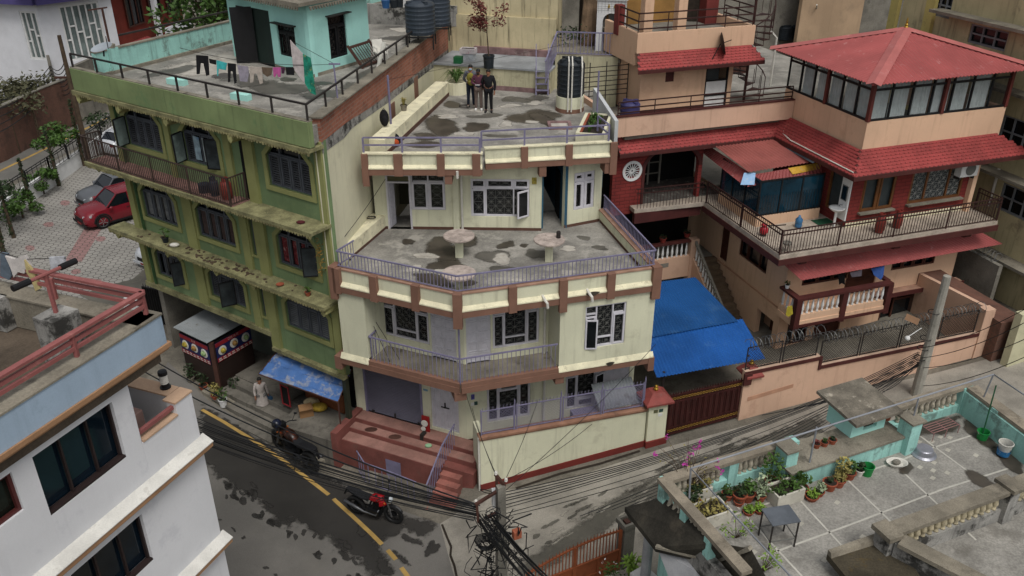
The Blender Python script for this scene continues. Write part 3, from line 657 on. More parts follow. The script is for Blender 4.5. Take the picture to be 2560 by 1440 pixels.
for i,(a,b,c,d)in enumerate(GW):
 t=.16;k=min(.45,(b-a)*.28)
 if i in(5,9):t=.08;k=.08
 inn=[(a,c),(b,c),(b,d-k),(b-k,d),(a+k,d),(a,d-k)]
 out=[(a-t,c-t),(b+t,c-t),(b+t,d-k+t*.4),(b-k+t*.4,d+t),(a+k-t*.4,d+t),(a-t,d-k+t*.4)]
 n=6;vs=[GF.w(u,-.05,z)for u,z in out]+[GF.w(u,-.05,z)for u,z in inn]+[GF.w(u,.03,z)for u,z in out]+[GF.w(u,.03,z)for u,z in inn]
 fs=[]
 for j in range(n):
  j2=(j+1)%n;fs+=[(j,j2,n+j2,n+j),(j,2*n+j,2*n+j2,j2),(n+j,n+j2,3*n+j2,3*n+j)]
 sd.add(vs,fs)
 for tri in([(a,d),(a,d-k),(a+k,d)],[(b,d),(b-k,d),(b,d-k)]):ch.prism(GF,tri,-.045,.1)
sd.build('window_surround',M['green2'],GB);ch.build('window_head',M['greenw'],GB)
c4=[(0,.27,0,.74,'S'),(.27,.5,0,.74,'S'),(.5,.73,0,.74,'S'),(.73,1,0,.74,'S'),(0,.27,.74,1,'F'),(.27,.73,.74,1,'F'),(.73,1,.74,1,'F')]
cL=[(0,.27,0,.74,'L'),(.27,.5,0,.74,'L'),(.5,.73,0,.74,'L'),(.73,1,0,.74,'L'),(0,.27,.74,1,'F'),(.27,.73,.74,1,'F'),(.73,1,.74,1,'F')]
cC=[c[:5]+((1,)if c[3]<.8 else())for c in cL]
sl=mat('louvre_grey','3b3d40',.6,.2,2)
brc=mat('brown_curtain','4a3c39',.9,.2,5);rdc=mat('red_curtain','6b2a2c',.9,.4,5,'b8a39c',.6,5)
gtn=mat('grey_curtain','6d6f70',.9,.2,5)
for wv,cl,kw in((T1,c4,{}),(T2,[c4[0],(.27,.5,0,.74,'L'),(.5,.73,0,.74,'L')]+c4[3:],{}),(T3,c4,{}),(S1,cC,dict(curtain=gtn)),(S2,cC,dict(curtain=brc)),(S4,cC,dict(curtain=rdc)),(A1,cL,{}),(A2,c4,{}),(A4,c4,dict(slat=mat('louvre_pale','55585a',.6,.2,2))),(S3,[(0,1,0,.8,'L'),(0,1,.8,1,'F')],{}),(A3,[(0,1,0,.8,'L'),(0,1,.8,1,'F')],{})):
 kw.setdefault('slat',sl)
 window(GB,GF,*wv,cl,v=.08,m=M['shut'],fw=.06,lw=.045,sill=.12,sillm=M['moss'],**kw)
for(a,b,c,d),side,ang,m_ in((T1,0,-115,M['glass']),(T2,0,-118,M['glass']),(T2,1,100,M['glass']),(S4,1,75,M['glass']),(A1,1,95,M['glass']),(A2,1,140,M['glass'])):
 zz=c+(d-c)*.74;wd=(b-a)*.27
 if side==0:leaf_open(GB,GF,a,.02,c+.03,zz,wd*1.1,180+60 if False else ang+40,M['black'],mat('milky_pane','6c7a76',.3,.3,2),.04)
 else:leaf_open(GB,GF,b-(.3 if(a,b,c,d)==A2 else 0)*(b-a),.02,c+.03,zz,wd*1.05,180+ang-30 if ang<100 else 180+ang-75,M['black'],mat('smoky_pane','33393b',.2,.3,2),.04)
for a,b,m_ in((.28,.45,'8fa3ad'),(.53,.7,'9aa5a4')):
 U=T2[1]-T2[0];MB().box(GF,T2[0]+U*a,T2[0]+U*b,.03,.038,T2[2]+.15,T2[2]+1.0).build('paper_sheet',mat('pasted_paper_'+m_,m_,.8,.3,3,'2f6fa3',.8,5,thr=.58),GB)
pl=MB();us=[(-10.88,-10.55),(GF.q(462,525)[0],GF.q(484,525)[0]),(GF.q(604,560)[0],GF.q(621,560)[0])]
for a,b in us:pl.box(GF,a,b,-.1,-.001,4.36,9.2)
pl.box(GF,-3.56,-3.1,-.12,-.001,3.76,12.3);pl.box(GF,-.28,.05,-.08,-.001,3.76,12.3)
for a,b in((-10.88,-10.62),(T1[1]+.35,T1[1]+.62),(T2[1]+.4,T2[1]+.72)):pl.box(GF,a,b,-.1,-.001,9.6,12.2)
pl.build('pilaster',M['green2'],GB)
dp=MB()
for u in(-10.36,-10.28):dp.tube([GF.w(u,-.06,4.4),GF.w(u,-.06,9.3)],.03,6)
dp.tube([GF.w(-10.5,-.1,9.6),GF.w(-10.5,-.1,12.2)],.05,6);dp.build('drain_pipe',mat('green_pipe','34512f',.6,.2,3),GB)
MB().box(GF,-3.84,-3.58,-.02,.06,9.6,12.2).build('door_gap',M['dark'],GB)
lg=MB();fg=MB();bk=MB();rn=random.Random(3)
def ledge(a,b,z,o,th=.11,front=True,drop=.085):
 fg=MB()
 lg.box(GF,a,b,-o,.0,z-th,z)
 n=int((b-a)/.13)
 for i in range(n):
  u=a+(b-a)*(i+.5)/n;h=drop*rn.uniform(.75,1.25)
  fg.prism(GF,[(u-.066,z-th),(u+.066,z-th),(u+.03,z-th-h),(u-.03,z-th-h*1.05)],-o+.0,-o+.035)
 fg.build('fringe',FRM,GB)
FRM=mat('fringe_paint','86805a',.95,.3,3,'4b4936',.6,4,fine=.2)
ledge(-12.2,.14,12.22,.62);ledge(-12.0,.1,9.58,.9);ledge(-11.75,.1,6.85,.72)
lg.box(GF,-10.95,-3.5,-.14,-.001,4.25,4.45);lg.box(GF,-3.5,.1,-.2,-.001,3.7,3.85)
for z,us_ in((12.1,(-12.0,-9.6,-6.9,-3.6)),(9.46,(-11.8,-8.3,-5.4,-3.6)),(6.73,(-11.5,-8.4,-5.6,-3.6,-.2))):
 for u in us_:bk.prism(GF,[(u,z),(u+.22,z),(u+.22,z-.22),(u+.11,z-.34),(u,z-.24)],-.6,-.05)
lg.build('ledge',M['moss'],GB);bk.build('bracket',mat('bracket_paint','9a9766',.95,.25,4,'5d5b40',.5,6,fine=.15),GB)
db=MB()
for i in range(70):
 u=rn.uniform(-7.5,-3.7)if i<50 else rn.uniform(-11,-.5);v=-rn.uniform(.1,.62);s=rn.uniform(.03,.09);db.ball(GF.w(u,v,6.86),s,s,.025,6,3)
db.build('debris',M['bark'],GB,kind='stuff')
MB().box(GF,-11.9,-3.65,-.8,-.02,9.582,9.6).build('balcony_floor',mat('balcony_tile','80605a',.7,.2,3,'5e4540',.5,5),GB)
railing(GB,[GF.w(-11.95,-.05,9.6),GF.w(-11.95,-.82,9.6),GF.w(-3.7,-.82,9.6),GF.w(-3.7,-.1,9.6)],.98,mat('brown_iron','3c302b',.6,.2,3,'5a4034',.4,8),bars=.11,bar_r=.011,posts=2.05,post_r=.022,r=.02,name='balcony_railing')
def sgq(pts):return[SG.q(*p)for p in pts]
bl=[(808,352),(865,306),(929,266),(977,230),(1032,190),(1110,136)]
cl=[(811,380),(860,345),(880,320),(929,285),(968,258),(1068,180),(1132,139)]
bq=sgq(bl);cq=sgq(cl);bq[0]=(0,bq[0][1]);cq[0]=(0,cq[0][1]);bq[-1]=(19,bq[-1][1]);cq[-1]=(19,cq[-1][1])
ZT=13.03
MB().prism(SG,[(0,ZT),(19,ZT)]+[(u,z)for u,z in reversed(bq)],-.02,.24).build('brick_parapet',M['brick'],GB)
MB().prism(SG,[(u,z)for u,z in bq]+[(u,z)for u,z in reversed(cq)],-.01,.24).build('cement_beam',M['blackc'],GB)
MB().prism(SG,[(u,z)for u,z in cq]+[(19,7),(0,7)],0,.24).build('party_wall',M['creamside'],GB)
mb=MB()
for x,y0,y1 in((975,262,330),(1034,196,252)):
 u,z=SG.q(x,y0);mb.box(SG,u,u+.5,-.03,-.001,SG.q(x,y1)[1]-.3,z)
mb.build('painted_strip',M['brown'],GB)
MB().box(SG,-.05,18.9,-.12,.3,ZT+.002,ZT+.05).build('parapet_cap',M['cap'],GB)
ra=GF.w(-12.1,-.36,0);rb=SG.w(0,.1,0)
i0,i1=P(308,178,ZRF),P(594,103,ZRF);ld=(i1-i0).normalized();LW=Fr(i0,math.degrees(math.atan2(ld.y,ld.x)))
far=LW.w(21,0,0);_a=GF.w(0,-.34,0);_d=GF.d;_t=((_a.x-i0 .x)*LW.d.y-(_a.y-i0 .y)*LW.d.x)/(LW.d.x*_d.y-LW.d.y*_d.x)*1.0;_c=Vector((_a.x+_d.x*_t,_a.y+_d.y*_t,0));LU=(Vector((_c.x,_c.y))-Vector((i0 .x,i0 .y))).dot(LW.d);farr=SG.w(24,0,0)
RFp=[_c,GF.w(.05,-.34,0),SG.w(0.1,.05,0),SG.w(24,.05,0),Vector((far.x,far.y,0))]
RF=MB().slab(RFp,12.3,ZRF).build('roof',M['conc'],GB)
blobs(RF,'lime_patch',M['pale'],ZRF,[(520,170,95,24,-.1),(590,145,60,16),(980,105,30,8),(1000,75,20,6)],lift=.004,rough=.35)
blobs(RF,'damp_stain',M['wet2'],ZRF,[(700,220,70,18,.1),(610,200,55,14),(430,178,60,8,-.2),(930,185,40,14,-.5),(820,235,60,12),(1000,95,40,7),(880,215,30,8)],lift=.003,rough=.4)
blobs(RF,'water_stain',M['wet'],ZRF,[(720,199,22,5),(800,209,24,6),(560,190,30,6)],lift=.006)
LWh=.84
LW.n=-LW.n if LW.w(0,1,0).x>i0 .x else LW.n
MB().box(LW,LU+.02,21,.01,.16,ZRF-.3,ZRF+LWh).box(LW,-.5,-.05,-.06,.2,ZRF,ZRF+LWh+.06).build('parapet_wall',M['turqold'],GB)
MB().box(LW,LU+.02,20.9,-.02,.2,ZRF+LWh+.001,ZRF+LWh+.05).box(LW,LU+.02,20.9,-.1,.008,ZRF+.002,ZRF+.12).build('parapet_coping',M['cap'],GB)
mb=MB();mb.box(GF,-12.1,.1,-.5,-.3,13.032,13.06);mb.build('front_coping',M['cap'],GB)
railing(GB,[LW.w(.2,.08,ZRF+LWh),LW.w(12.5,.08,ZRF+LWh)],.42,M['iron'],bars=0,rails=(1,),posts=None,name='roof_rail',r=.03)
railing(GB,[GF.w(-12.05,-.42,13.05),GF.w(.02,-.42,13.05),SG.w(18.5,.1,13.08)],.5,M['iron'],bars=0,rails=(1,),posts=1.5,name='roof_railing',r=.028,post_r=.03)
mb=MB();pz=ZRF+LWh+.06;p=LW.w(-.25,.1,pz);mb.lathe(p,[(.18,0),(.18,.12),(.12,.14)],10);mb.build('post_footing',M['cap'],GB)
q=p+Vector((0,0,1.35));MB().bar(p,q,.06).bar(q+Vector((-.55,.1,-.06)),q+Vector((.2,-.04,.06)),.05).build('mast',M['rust'],GB)
for px0,px1,py in((417,458,206),(576,618,244)):
 a,b=P(px0,py+4,ZRF),P(px1,py+10,ZRF);f2=Fr(a,math.degrees(math.atan2(b.y-a.y,b.x-a.x)));MB().box(f2,0,(b-a).length,0,.25,ZRF,ZRF+.2).build('upstand',M['turq'],GB)
c0,cR,cLf=P(784,194,ZRF),P(895,160,ZRF),P(683,167,ZRF)
TR=Fr(c0,math.degrees(math.atan2(cR.y-c0 .y,cR.x-c0 .x)));TL=Fr(cLf,math.degrees(math.atan2(c0 .y-cLf.y,c0 .x-cLf.x)));tl=(c0-cLf).length
zr0=ZRF+2.55
def tw(fr,tl_,br_):
 a,b=fr.q(*tl_),fr.q(*br_);return(a[0],b[0],b[1],a[1])
wR=tw(TR,(818,43),(872,140));wL=tw(TL,(690,58),(744,148));wR=(wR[0],wR[1],wR[2]+.05,wR[3]);dL=(TL.q(625,40)[0],TL.q(672,40)[0],ZRF,ZRF+2.05)
uR=TR.q(924,100)[0]
mb=MB();mb.wall(TR,0,uR,ZRF,zr0,0,.2,[wR]);mb.wall(TL,-2.6,tl,ZRF,zr0,0,.2,[wL,dL]);b2=Fr(TR.w(uR,0,0),TR.az+90);mb.box(b2,.2,3.5,0,.2,ZRF,zr0)
RM=mb.build('roof_room',M['turq'],GB)
MB().box(TR,-.01,uR,-.012,-.002,ZRF,ZRF+.12).box(TL,dL[1],tl,-.012,-.002,ZRF,ZRF+.12).build('skirting',M['cap'],RM)
sl_=[TL.w(-2.8,-.55,0),TL.w(tl+.35,-.55,0),TR.w(uR+.5,-.5,0),TR.w(uR+.5,3.6,0),TL.w(-2.8,4,0)]
MB().slab(sl_,zr0,zr0+.12).build('room_roof',M['cap'],RM)
fg=MB()
for fr,a,b,o in((TL,-2.8,tl+.3,.55),(TR,-.35,uR+.5,.5)):
 n=int((b-a)/.14)
 for i in range(n):
  u=a+(b-a)*(i+.5)/n;fg.prism(fr,[(u-.07,zr0),(u+.07,zr0),(u+.02,zr0-.13),(u-.02,zr0-.13)],-o,-o+.03)
fg.build('eaves_fringe',M['cap'],RM)
MB().box(TL,.2,tl,.4,1.0,zr0+.125,zr0+.2).build('roof_patch',M['cream'],RM)
for fr,wv in((TR,wR),(TL,wL)):
 window(GB,fr,*wv,[(0,1,.76,1,'F'),(0,.5,0,.76,'L'),(.5,1,0,.76,'L')],m=M['black'],grille=M['iron'],cell=.22,v=.06,lw=.06)
 MB().box(fr,wv[0]-.1,wv[1]+.12,-.22,-.001,wv[3]+.02,wv[3]+.06).build('window_hood',M['iron'],GB)
f2=Fr(TL.w(dL[0],-.02,0),TL.az-178);MB().box(f2,0,.8,-.02,.02,ZRF+.03,ZRF+2.03).build('door_leaf',M['black'],GB)
f2=Fr(TL.w(dL[0]+.1,-.02,0),TL.az-125);MB().box(f2,-.05,.75,-.02,.02,ZRF+.03,ZRF+2.08).build('door_leaf',M['black'],GB)
MB().box(TL,dL[0],dL[1],.1,.12,ZRF,ZRF+2.05).build('door_board',mat('dark_green_board','23302b',.7),GB)
fe=Fr(farr,math.degrees(math.atan2(far.y-farr.y,far.x-farr.x)))
fw_=(Vector((far.x,far.y))-Vector((farr.x,farr.y))).length
MB().box(Fr(SG.w(15.5,0,0),172),-.5,8,-.1,.1,ZRF,ZRF+.9).build('far_parapet',M['blackc'],GB)
mb=MB();mb.box(GF,-10.9,-3.4,2.2,2.4,0,4.3);mb.build('back_wall',mat('grey_green_plaster','6d736a',.9,.15,1,'3d3f3a',.5,1),GB)
MB().box(GF,-3.5,-3.2,0,3,0,3.74).box(GF,-10.9,-10.6,.3,2.2,.5,4.3).build('pillar',M['conc2'],GB)
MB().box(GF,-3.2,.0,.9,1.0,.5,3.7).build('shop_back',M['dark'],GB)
MB().box(GF,-2.6,-.6,.3,.36,1.7,2.5).build('shop_counter',mat('orange_board','6e3f24',.6,.2,2),GB)
MB().box(GF,-.1,.08,-.1,.05,1.0,3.7).build('shop_post',mat('dark_olive_post','2f3327',.6),GB)
MB().slab([_c,GF.w(.05,-.3,0),SG.w(10,.2,0),LW.w(8,0,0)],12.24,12.296).build('ceiling',M['conc2'],GB)
MB().slab([GF.w(-10.9,.22,0),GF.w(.0,.22,0),GF.w(0,5,0),GF.w(-10.9,5,0)],4.3,4.345).build('soffit',M['conc2'],GB)
# the peach and red house
RF=Fr(P(1950,640,7.1),18.5)
RS=Fr(RF.w(1.35,1.15,0),108.5)
RH=thing('villa','peach and dark red villa with glazed penthouse under a red hipped tin roof','house',RF.w(4,3,1.6))
def rw(tl,br,v):a,b=RF.q(*tl,v),RF.q(*br,v);return(a[0],b[0],b[1],a[1])
V1,V6=1.15,5.9
def tiles(fr,u0,u1,vb,zb,vt,zt,s0=0,s1=0,tw=.2,rows=8):
 """scalloped tiles on a sloping strip; s0, s1 move the lower ends for hips"""
 mb=MB()
 for j in range(rows):
  f0,f1=j/rows,(j+1.12)/rows
  a0,a1=u0+s0*(1-f0),u1+s1*(1-f0);n=max(1,round((a1-a0)/tw));du=(a1-a0)/n
  for i in range(n):
   c=a0+(i+.5+(.5 if j%2 else 0))*du
   if c+du*.5>a1+.02:continue
   def pt(x,f,up):return fr.w(c+x,vb+(vt-vb)*f,zb+(zt-zb)*f+up*.62)
   r=du*.5;o=[]
   for k in range(7):
    an=math.pi*k/6;o.append((-r*math.cos(an),f0+(1-math.sin(an))*.42/rows))
   top=[pt(x,f,.055)for x,f in o]+[pt(r,f1,.012),pt(-r,f1,.012)]
   bot=[pt(x,f,.015)for x,f in o]
   b=len(mb.v);mb.v+=top+bot
   mb.f.append(tuple(b+k for k in range(8,-1,-1)))
   for k in range(6):mb.f.append((b+k,b+k+1,b+9+k+1,b+9+k))
 return mb
def hipbase(mb,fr,u0,u1,vb,zb,vt,zt,s0,s1,th=.16):
 mb.add([fr.w(u0+s0,vb,zb),fr.w(u1+s1,vb,zb),fr.w(u1,vt,zt),fr.w(u0,vt,zt),fr.w(u0+s0,vb,zb-th),fr.w(u1+s1,vb,zb-th),fr.w(u1,vt,zt-th),fr.w(u0,vt,zt-th)],[(0,1,2,3),(7,6,5,4),(0,4,5,1),(1,5,6,2),(2,6,7,3),(3,7,4,0)])
 # lower storeys
lwin=rw((2235,640),(2326,692),V1);gwin=rw((2203,762),(2290,850),V1);bdoor=rw((2120,672),(2178,740),V1);bwin=rw((2008,690),(2113,722),V1);gdoor=rw((2040,795),(2092,850),V1);gwl=rw((1955,812),(2014,842),V1)
lwin=(lwin[0],lwin[1],4.95,6.2);gwin=(gwin[0],gwin[1],2.35,3.85);bdoor=(bdoor[0],bdoor[1],4.15,6.1);bwin=(bwin[0],bwin[1],4.95,6.1)
gdoor=(gdoor[0],gdoor[1],1.65,3.5);gwl=(gwl[0]+.3,gwl[1],2.3,3.4)
mb=MB();mb.wall(RF,1.35,9.45,1.3,7.0,V1,.22,[lwin,gwin,bdoor,bwin,gdoor,gwl])
sw=[RS.q(*p)for p in((1852,592),(1914,688))]
swin=(sw[1][0],sw[0][0],4.95,6.35);sdoor=(4.15,4.75,4.15,6.3);alc=(.35,1.5,1.3,3.3)
mb.wall(RS,.225,8,1.3,7.0,0,-.22,[swin,sdoor,alc])
mb.box(RS,0.1,2,-.9,-.8,1.3,3.4);mb.box(RF,9.45,9.65,V1,8,1.3,10)
mb.build('wall',M['peach'],RH)
MB().box(RS,0,5.4,.002,.035,3.98,4.05).build('string_course',mat('peach_course','b48b70',.9),RH)
mbr=mat('brown_joinery','4a2a20',.5,.15,3)
for wv,cl in((lwin,[(0,.25,0,1,'L'),(.25,.5,0,1,'L'),(.5,.75,0,1,'L'),(.75,1,0,1,'L')]),(gwin,[(0,.28,0,1,'L'),(.28,.72,.76,1,'L'),(.28,.72,0,.76,'F'),(.72,1,0,1,'L')]),(bwin,[(0,.33,0,1,'L'),(.33,.66,0,1,'L'),(.66,1,0,1,'L')]),(gwl,[(0,.5,0,1,'F'),(.5,1,0,1,'F')])):
 window(RH,RF,*wv,cl,m=mbr,v=V1+.03,gm=M['glass'],sill=.12 if wv is gwin else None,sillm=M['maroon'])
MB().box(RF,gwin[0]-.15,gwin[1]+.2,V1-.3,V1-.001,gwin[3]+.03,gwin[3]+.1).build('window_hood',M['maroon'],RH)
MB().box(RF,gwin[0]-.2,gwin[1]+.1,V1-.3,V1-.001,gwin[2]-.2,gwin[2]-.1).build('window_ledge',M['maroon'],RH)
window(RH,RS,*swin,[(0,.3,0,1,'L'),(.3,.7,0,1,'F'),(.7,1,0,1,'L')],m=mbr,v=.05,flip=True)
door(RH,RF,*bdoor,V1+.05,mbr,(1,3));door(RH,RF,*gdoor,V1+.08,mbr,(2,3));door(RH,Fr(RS.o,RS.az+180),-sdoor[1],-sdoor[0],sdoor[2],sdoor[3],.05,mbr,(1,3))
MB().box(RS,.4,1.45,-.75,-.7,1.3,3.2).build('side_door',mbr,RH)
MB().box(RF,5.4,9.9,.75,V1-.002,3.98,4.1).build('ledge',mat('peach_ledge','9a7a68',.9,.15,2,'6f5b50',.4,3),RH)
MB().box(RF,5.4,9.92,.7,.748,3.95,4.13).build('ledge_edge',M['maroon'],RH)
mb=MB();mb.box(RF,1.15,5.4,.02,V1,3.86,4.1);mb.box(RF,1.3,5.25,.05,.2,4.1,4.36);mb.box(RF,1.18,1.33,.2,V1,4.1,4.36);mb.build('balcony_slab',M['peach'],RH)
mb=MB()
for u in(1.12,3.2,5.3):mb.box(RF,u,u+.24,-.02,.22,3.75,5.02)
mb.box(RF,1.1,5.5,-.04,.24,5.022,5.12);mb.box(RF,1.1,1.36,.24,V1,5.022,5.12);mb.box(RF,1.15,5.5,-.03,.01,3.84,3.96);mb.box(RF,5.36,5.56,.24,V1,5.022,5.12)
mb.build('balcony_rail',M['maroon'],RH)
BPROF=[(.05,0),(.05,.05),(.035,.08),(.05,.16),(.062,.24),(.045,.36),(.03,.5),(.028,.56),(.045,.6),(.05,.62),(.05,.66)]
bal0=None
def baluster(parent,p,h=.66,m=None,name='baluster',r=1):
 mb=MB().lathe(p,[(a*r,b*h/.66)for a,b in BPROF],8);return mb.build(name,m or M['whitep'],parent,smooth=True)
def balrow(parent,a,b,n,h=.66,m=None,r=1):
 a,b=Vector(a),Vector(b);first=None
 for i in range(n):
  p=a.lerp(b,(i+.5)/n)
  if first is None:first=baluster(parent,p,h,m,r=r);f0=p
  else:
   c=first.copy();COL.objects.link(c);c.parent=parent;c.location=p-f0
balrow(RH,RF.w(1.38,.12,4.36),RF.w(3.2,.12,4.36),8);balrow(RH,RF.w(3.46,.12,4.36),RF.w(5.3,.12,4.36),8);balrow(RH,RF.w(1.25,.3,4.36),RF.w(1.25,V1,4.36),3)
aw=[RF.w(1.0,-.55,5.75),RF.w(10.6,-.45,5.75),RF.w(9.6,V1,6.5),RF.w(1.2,V1,6.5)]
A=[RF.uv(x,y,5.85)for x,y in((2004,701),(2507,610))]
MB().corr(RF.w(*A[0],5.85),RF.w(*A[1],5.85),RF.w(9.9,V1-.02,6.45),RF.w(.62,V1-.35,6.45),.16,.022).build('tin_awning',M['tin'],RH)
# upper floor slab and balcony
fb=[RF.w(-.02,-.02,0),RF.w(10,0,0),RF.w(10,2,0),RF.w(3.9,7,0),RF.w(-3.1,7,0),RF.w(-3.1,5.6,0),RF.w(-.02,5.4,0)]
MB().slab(fb,6.95,7.12).build('balcony_floor',mat('balcony_stone','a69a8c',.8,.15,2,'6f665b',.4,2.5,fine=.1,fs=14),RH)
mb=MB();mb.box(RF,-.06,10.03,-.06,.1,6.72,6.948);mb.box(RF,-.06,.1,.102,5.5,6.72,6.948);mb.box(RF,-3.1,-.06,5.55,5.75,6.5,6.948)
for u in(1.0,5.2,8.6):mb.prism(RF.off(u,0,90),[(0,6.718),(V1,6.718),(V1,6.35),(.1,6.55)],-.28,0)
mb.build('balcony_edge',M['maroon'],RH)
railing(RH,[RF.w(0,5.3,7.12),RF.w(0,.04,7.12),RF.w(9.95,.04,7.12),RF.w(9.95,1.2,7.12)],.95,mat('maroon_iron','35201d',.5,.2,3,'4d2c26',.4,7),bars=.13,bar_r=.01,rails=(1,.82),posts=2.5,post_r=.022,name='balcony_railing',r=.02)
railing(RH,[RF.w(-3.05,5.62,7.0),RF.w(-.05,5.45,7.0)],.98,MATS['maroon_iron'],bars=.14,bar_r=.01,rails=(1,.8),posts=None,name='loggia_railing',r=.02)
RB=RF.off(3.82,1.36);RBs=Fr(RF.w(3.82,1.36,0),108.5)
def bw_(tl,br):a,b=RB.q(*tl),RB.q(*br);return(a[0],b[0],b[1],a[1])
r1=bw_((2162,452),(2224,532));r1=(r1[0],r1[1],7.7,9.45);r2=bw_((2285,428),(2393,508));r2=(r2[0],r2[1],7.75,9.45)
mb=MB();mb.wall(RB,0,5.75,7.12,10.1,0,.2,[r1,r2]);mb.wall(RBs,.202,5.0,7.12,10.1,0,-.2,[(.5,1.35,7.5,9.4)])
mb.build('upper_wall',M['redbrick'],RH)
wood=mat('teak_joinery','6b4527',.45,.15,3,'543419',.3,8)
window(RH,RB,*r1,[(0,.5,0,.8,'L'),(.5,1,0,.8,'L'),(0,1,.8,1,'F')],m=wood,gm=mat('grey_glass','3d4446',.25,.2,1),fw=.09,lw=.07,v=.01,sill=.2,sillm=M['cap'])
window(RH,RB,*r2,[(0,.3,0,1,'F'),(.3,.72,.82,1,'L'),(.3,.72,0,.82,'F'),(.72,1,0,1,'F')],m=wood,gm=MATS['grey_glass'],fw=.09,v=.01,sill=.2,sillm=M['cap'],grille=mat('white_iron','9a9a96',.6))
window(RH,RBs,.5,1.35,7.5,9.4,[(0,1,0,.8,'F'),(0,1,.8,1,'F')],m=wood,gm=MATS['grey_glass'],fw=.09,v=.02,flip=True)
MB().box(RB,0,5.75,-.02,-.001,7.122,7.3).build('skirting',MATS['cream_ledge'],RH)
# glass enclosure on the balcony and its patched tin canopy
EN=RF.off(.55,2.5);teal=mat('teal_glass','10303f',.08,.3,1,fine=0,spec=.55)
mb=MB();mb.box(EN,0,2.9,0,.14,7.12,7.55);mb.box(EN,0,.14,.14,2.8,7.12,7.55);mb.build('low_wall',M['peach'],RH)
mb=MB()
for u in(0,.95,1.9,2.85):mb.box(EN,u,u+.06,.03,.09,7.55,9.0)
for z in(7.552,8.94):mb.box(EN,.0,2.9,.028,.092,z,z+.05)
for v in(1.0,1.9,2.75):mb.box(EN,.03,.09,v,v+.06,7.55,9.0)
mb.box(EN,.03,.09,.1,2.8,8.94,8.99)
n=22
for i in range(n):mb.bar(EN.w(.05+i*2.85/n,.0,7.55),EN.w(.05+i*2.85/n,.0,8.4),.014)
e=mb.build('enclosure_frame',M['black'],RH)
MB().box(EN,.06,2.88,.055,.065,7.6,8.94).box(EN,.055,.065,.07,2.78,7.6,8.94).build('pane',teal,e)
zc,zl=9.35,8.75
up=[RF.w(*RF.uv(x,y,z_),z_)for x,y,z_ in((1872,430,9.2),(2030,405,9.2),(1930,347,9.45),(1778,358,9.45))]
MB().corr(up[0],up[1],up[2],up[3],.17,.022).build('canopy_sheet',M['tinold'],RH)
def qz(x,y,z_):return RF.w(*RF.uv(x,y,z_),z_)
MB().corr(qz(1868,467,8.7),qz(2066,432,8.7),qz(2050,408,9.05),qz(1885,436,9.05),.17,.022).build('canopy_sheet',M['tin'],RH)
MB().corr(qz(1751,378,8.7),qz(1862,466,8.7),qz(1880,436,9.05),qz(1775,366,9.05),.17,.022).build('canopy_sheet',M['tin'],RH)
mb=MB();mb.add([qz(1768,357,9.42),qz(1932,334,9.42),qz(2045,400,9.42),qz(2032,408,9.3),qz(1926,349,9.36),qz(1780,363,9.36)],[(0,1,4,5),(1,2,3,4)]);mb.build('canopy_flashing',mat('blue_grey_sheet','8fa0ab',.5,.15,2,'3f6c9a',.7,1.5),RH)
mb=MB();mb.add([qz(1851,462,8.78),qz(1886,462,8.78),qz(1889,432,9.12),qz(1860,432,9.12)],[(0,1,2,3)]);mb.build('canopy_patch',mat('pale_blue_sheet','7fa2c4',.5,.1,2,'b8b2a8',.6,5),RH)
mb=MB();mb.add([qz(1982,436,8.86),qz(2062,420,8.86),qz(2050,406,9.08),qz(1970,420,9.08)],[(0,1,2,3)]);mb.build('canopy_patch',mat('yellow_sheet','c59a38',.6,.1,2,'9a9080',.6,4),RH)
# penthouse
mb=MB();PB=RF.off(3.92,1.36);PBs=Fr(RF.w(3.92,1.36,0),108.5)
mb.box(PB,0,6.45,0,.2,10.1,11.3);mb.box(PBs,.202,5.1,-.2,0,10.1,11.3);mb.box(PB,6.25,6.45,.2,5,10.1,11.3);mb.build('penthouse_wall',M['peach'],RH)
MB().slab([RF.w(-3.6,5.9,0),RF.w(3.8,6.1,0),RF.w(3.8,1.4,0),RF.w(9.6,1.4,0),RF.w(9.6,10,0),RF.w(-3.6,10,0)],10.0,10.098).build('roof_slab',M['conc2'],RH)
cur=mat('pale_curtain','8e9b9c',.6,.2,1.2,'6d7a7b',.4,3,fine=0)
pg=mat('pale_curtain_glass','53666a',.12,.5,.9,'93a2a2',.8,.8,spec=.5,fine=0,thr=.5)
for fr,L_,sg,n in((PB,6.45,1,7),(PBs,5.1,-1,6)):
 f=MB();g=MB();c_=MB()
 for i in range(n+1):
  u=L_*i/n;f.box(fr,u-(.03 if i else 0),u+(.03 if i<n else 0),sg*.02,sg*.1,11.3,12.9)
 for z in(11.301,12.42,12.84):f.box(fr,.0,L_,sg*.018,sg*.102,z,z+.07)
 o=f.build('penthouse_window',M['black'],RH)
 g.box(fr,.03,L_-.03,sg*.055,sg*.065,11.37,12.84);
 gl=mat('penthouse_glass','2a3436',.06,.2,1,fine=0,spec=.5);gl.node_tree.nodes['Principled BSDF'].inputs['Alpha'].default_value=.16
 g.build('pane',gl,o)
 rn=random.Random(5+n)
 for i in range(n):
  if rn.random()<.08:continue
  a=L_*(i+rn.uniform(.02,.16))/n;b=L_*(i+rn.uniform(.8,.99))/n;m_=16;bb=len(c_.v)
  for k in range(m_+1):
   uu=a+(b-a)*k/m_;vv=sg*(.17+.03*math.sin(k*1.9));c_.v+=[fr.w(uu,vv,11.34),fr.w(uu,vv,12.84)]
  for k in range(m_):c_.f.append((bb+2*k,bb+2*k+2,bb+2*k+3,bb+2*k+1))
 c_.build('curtain',mat('net_curtain','d3dcdb',.8,.08,3,fine=0),o)
pm=MB()
for fr,u in((PB,0.0),(PB,3.3),(PB,6.36)):pm.box(fr,u-.03,u+.1,-.03,.12,11.3,12.95)
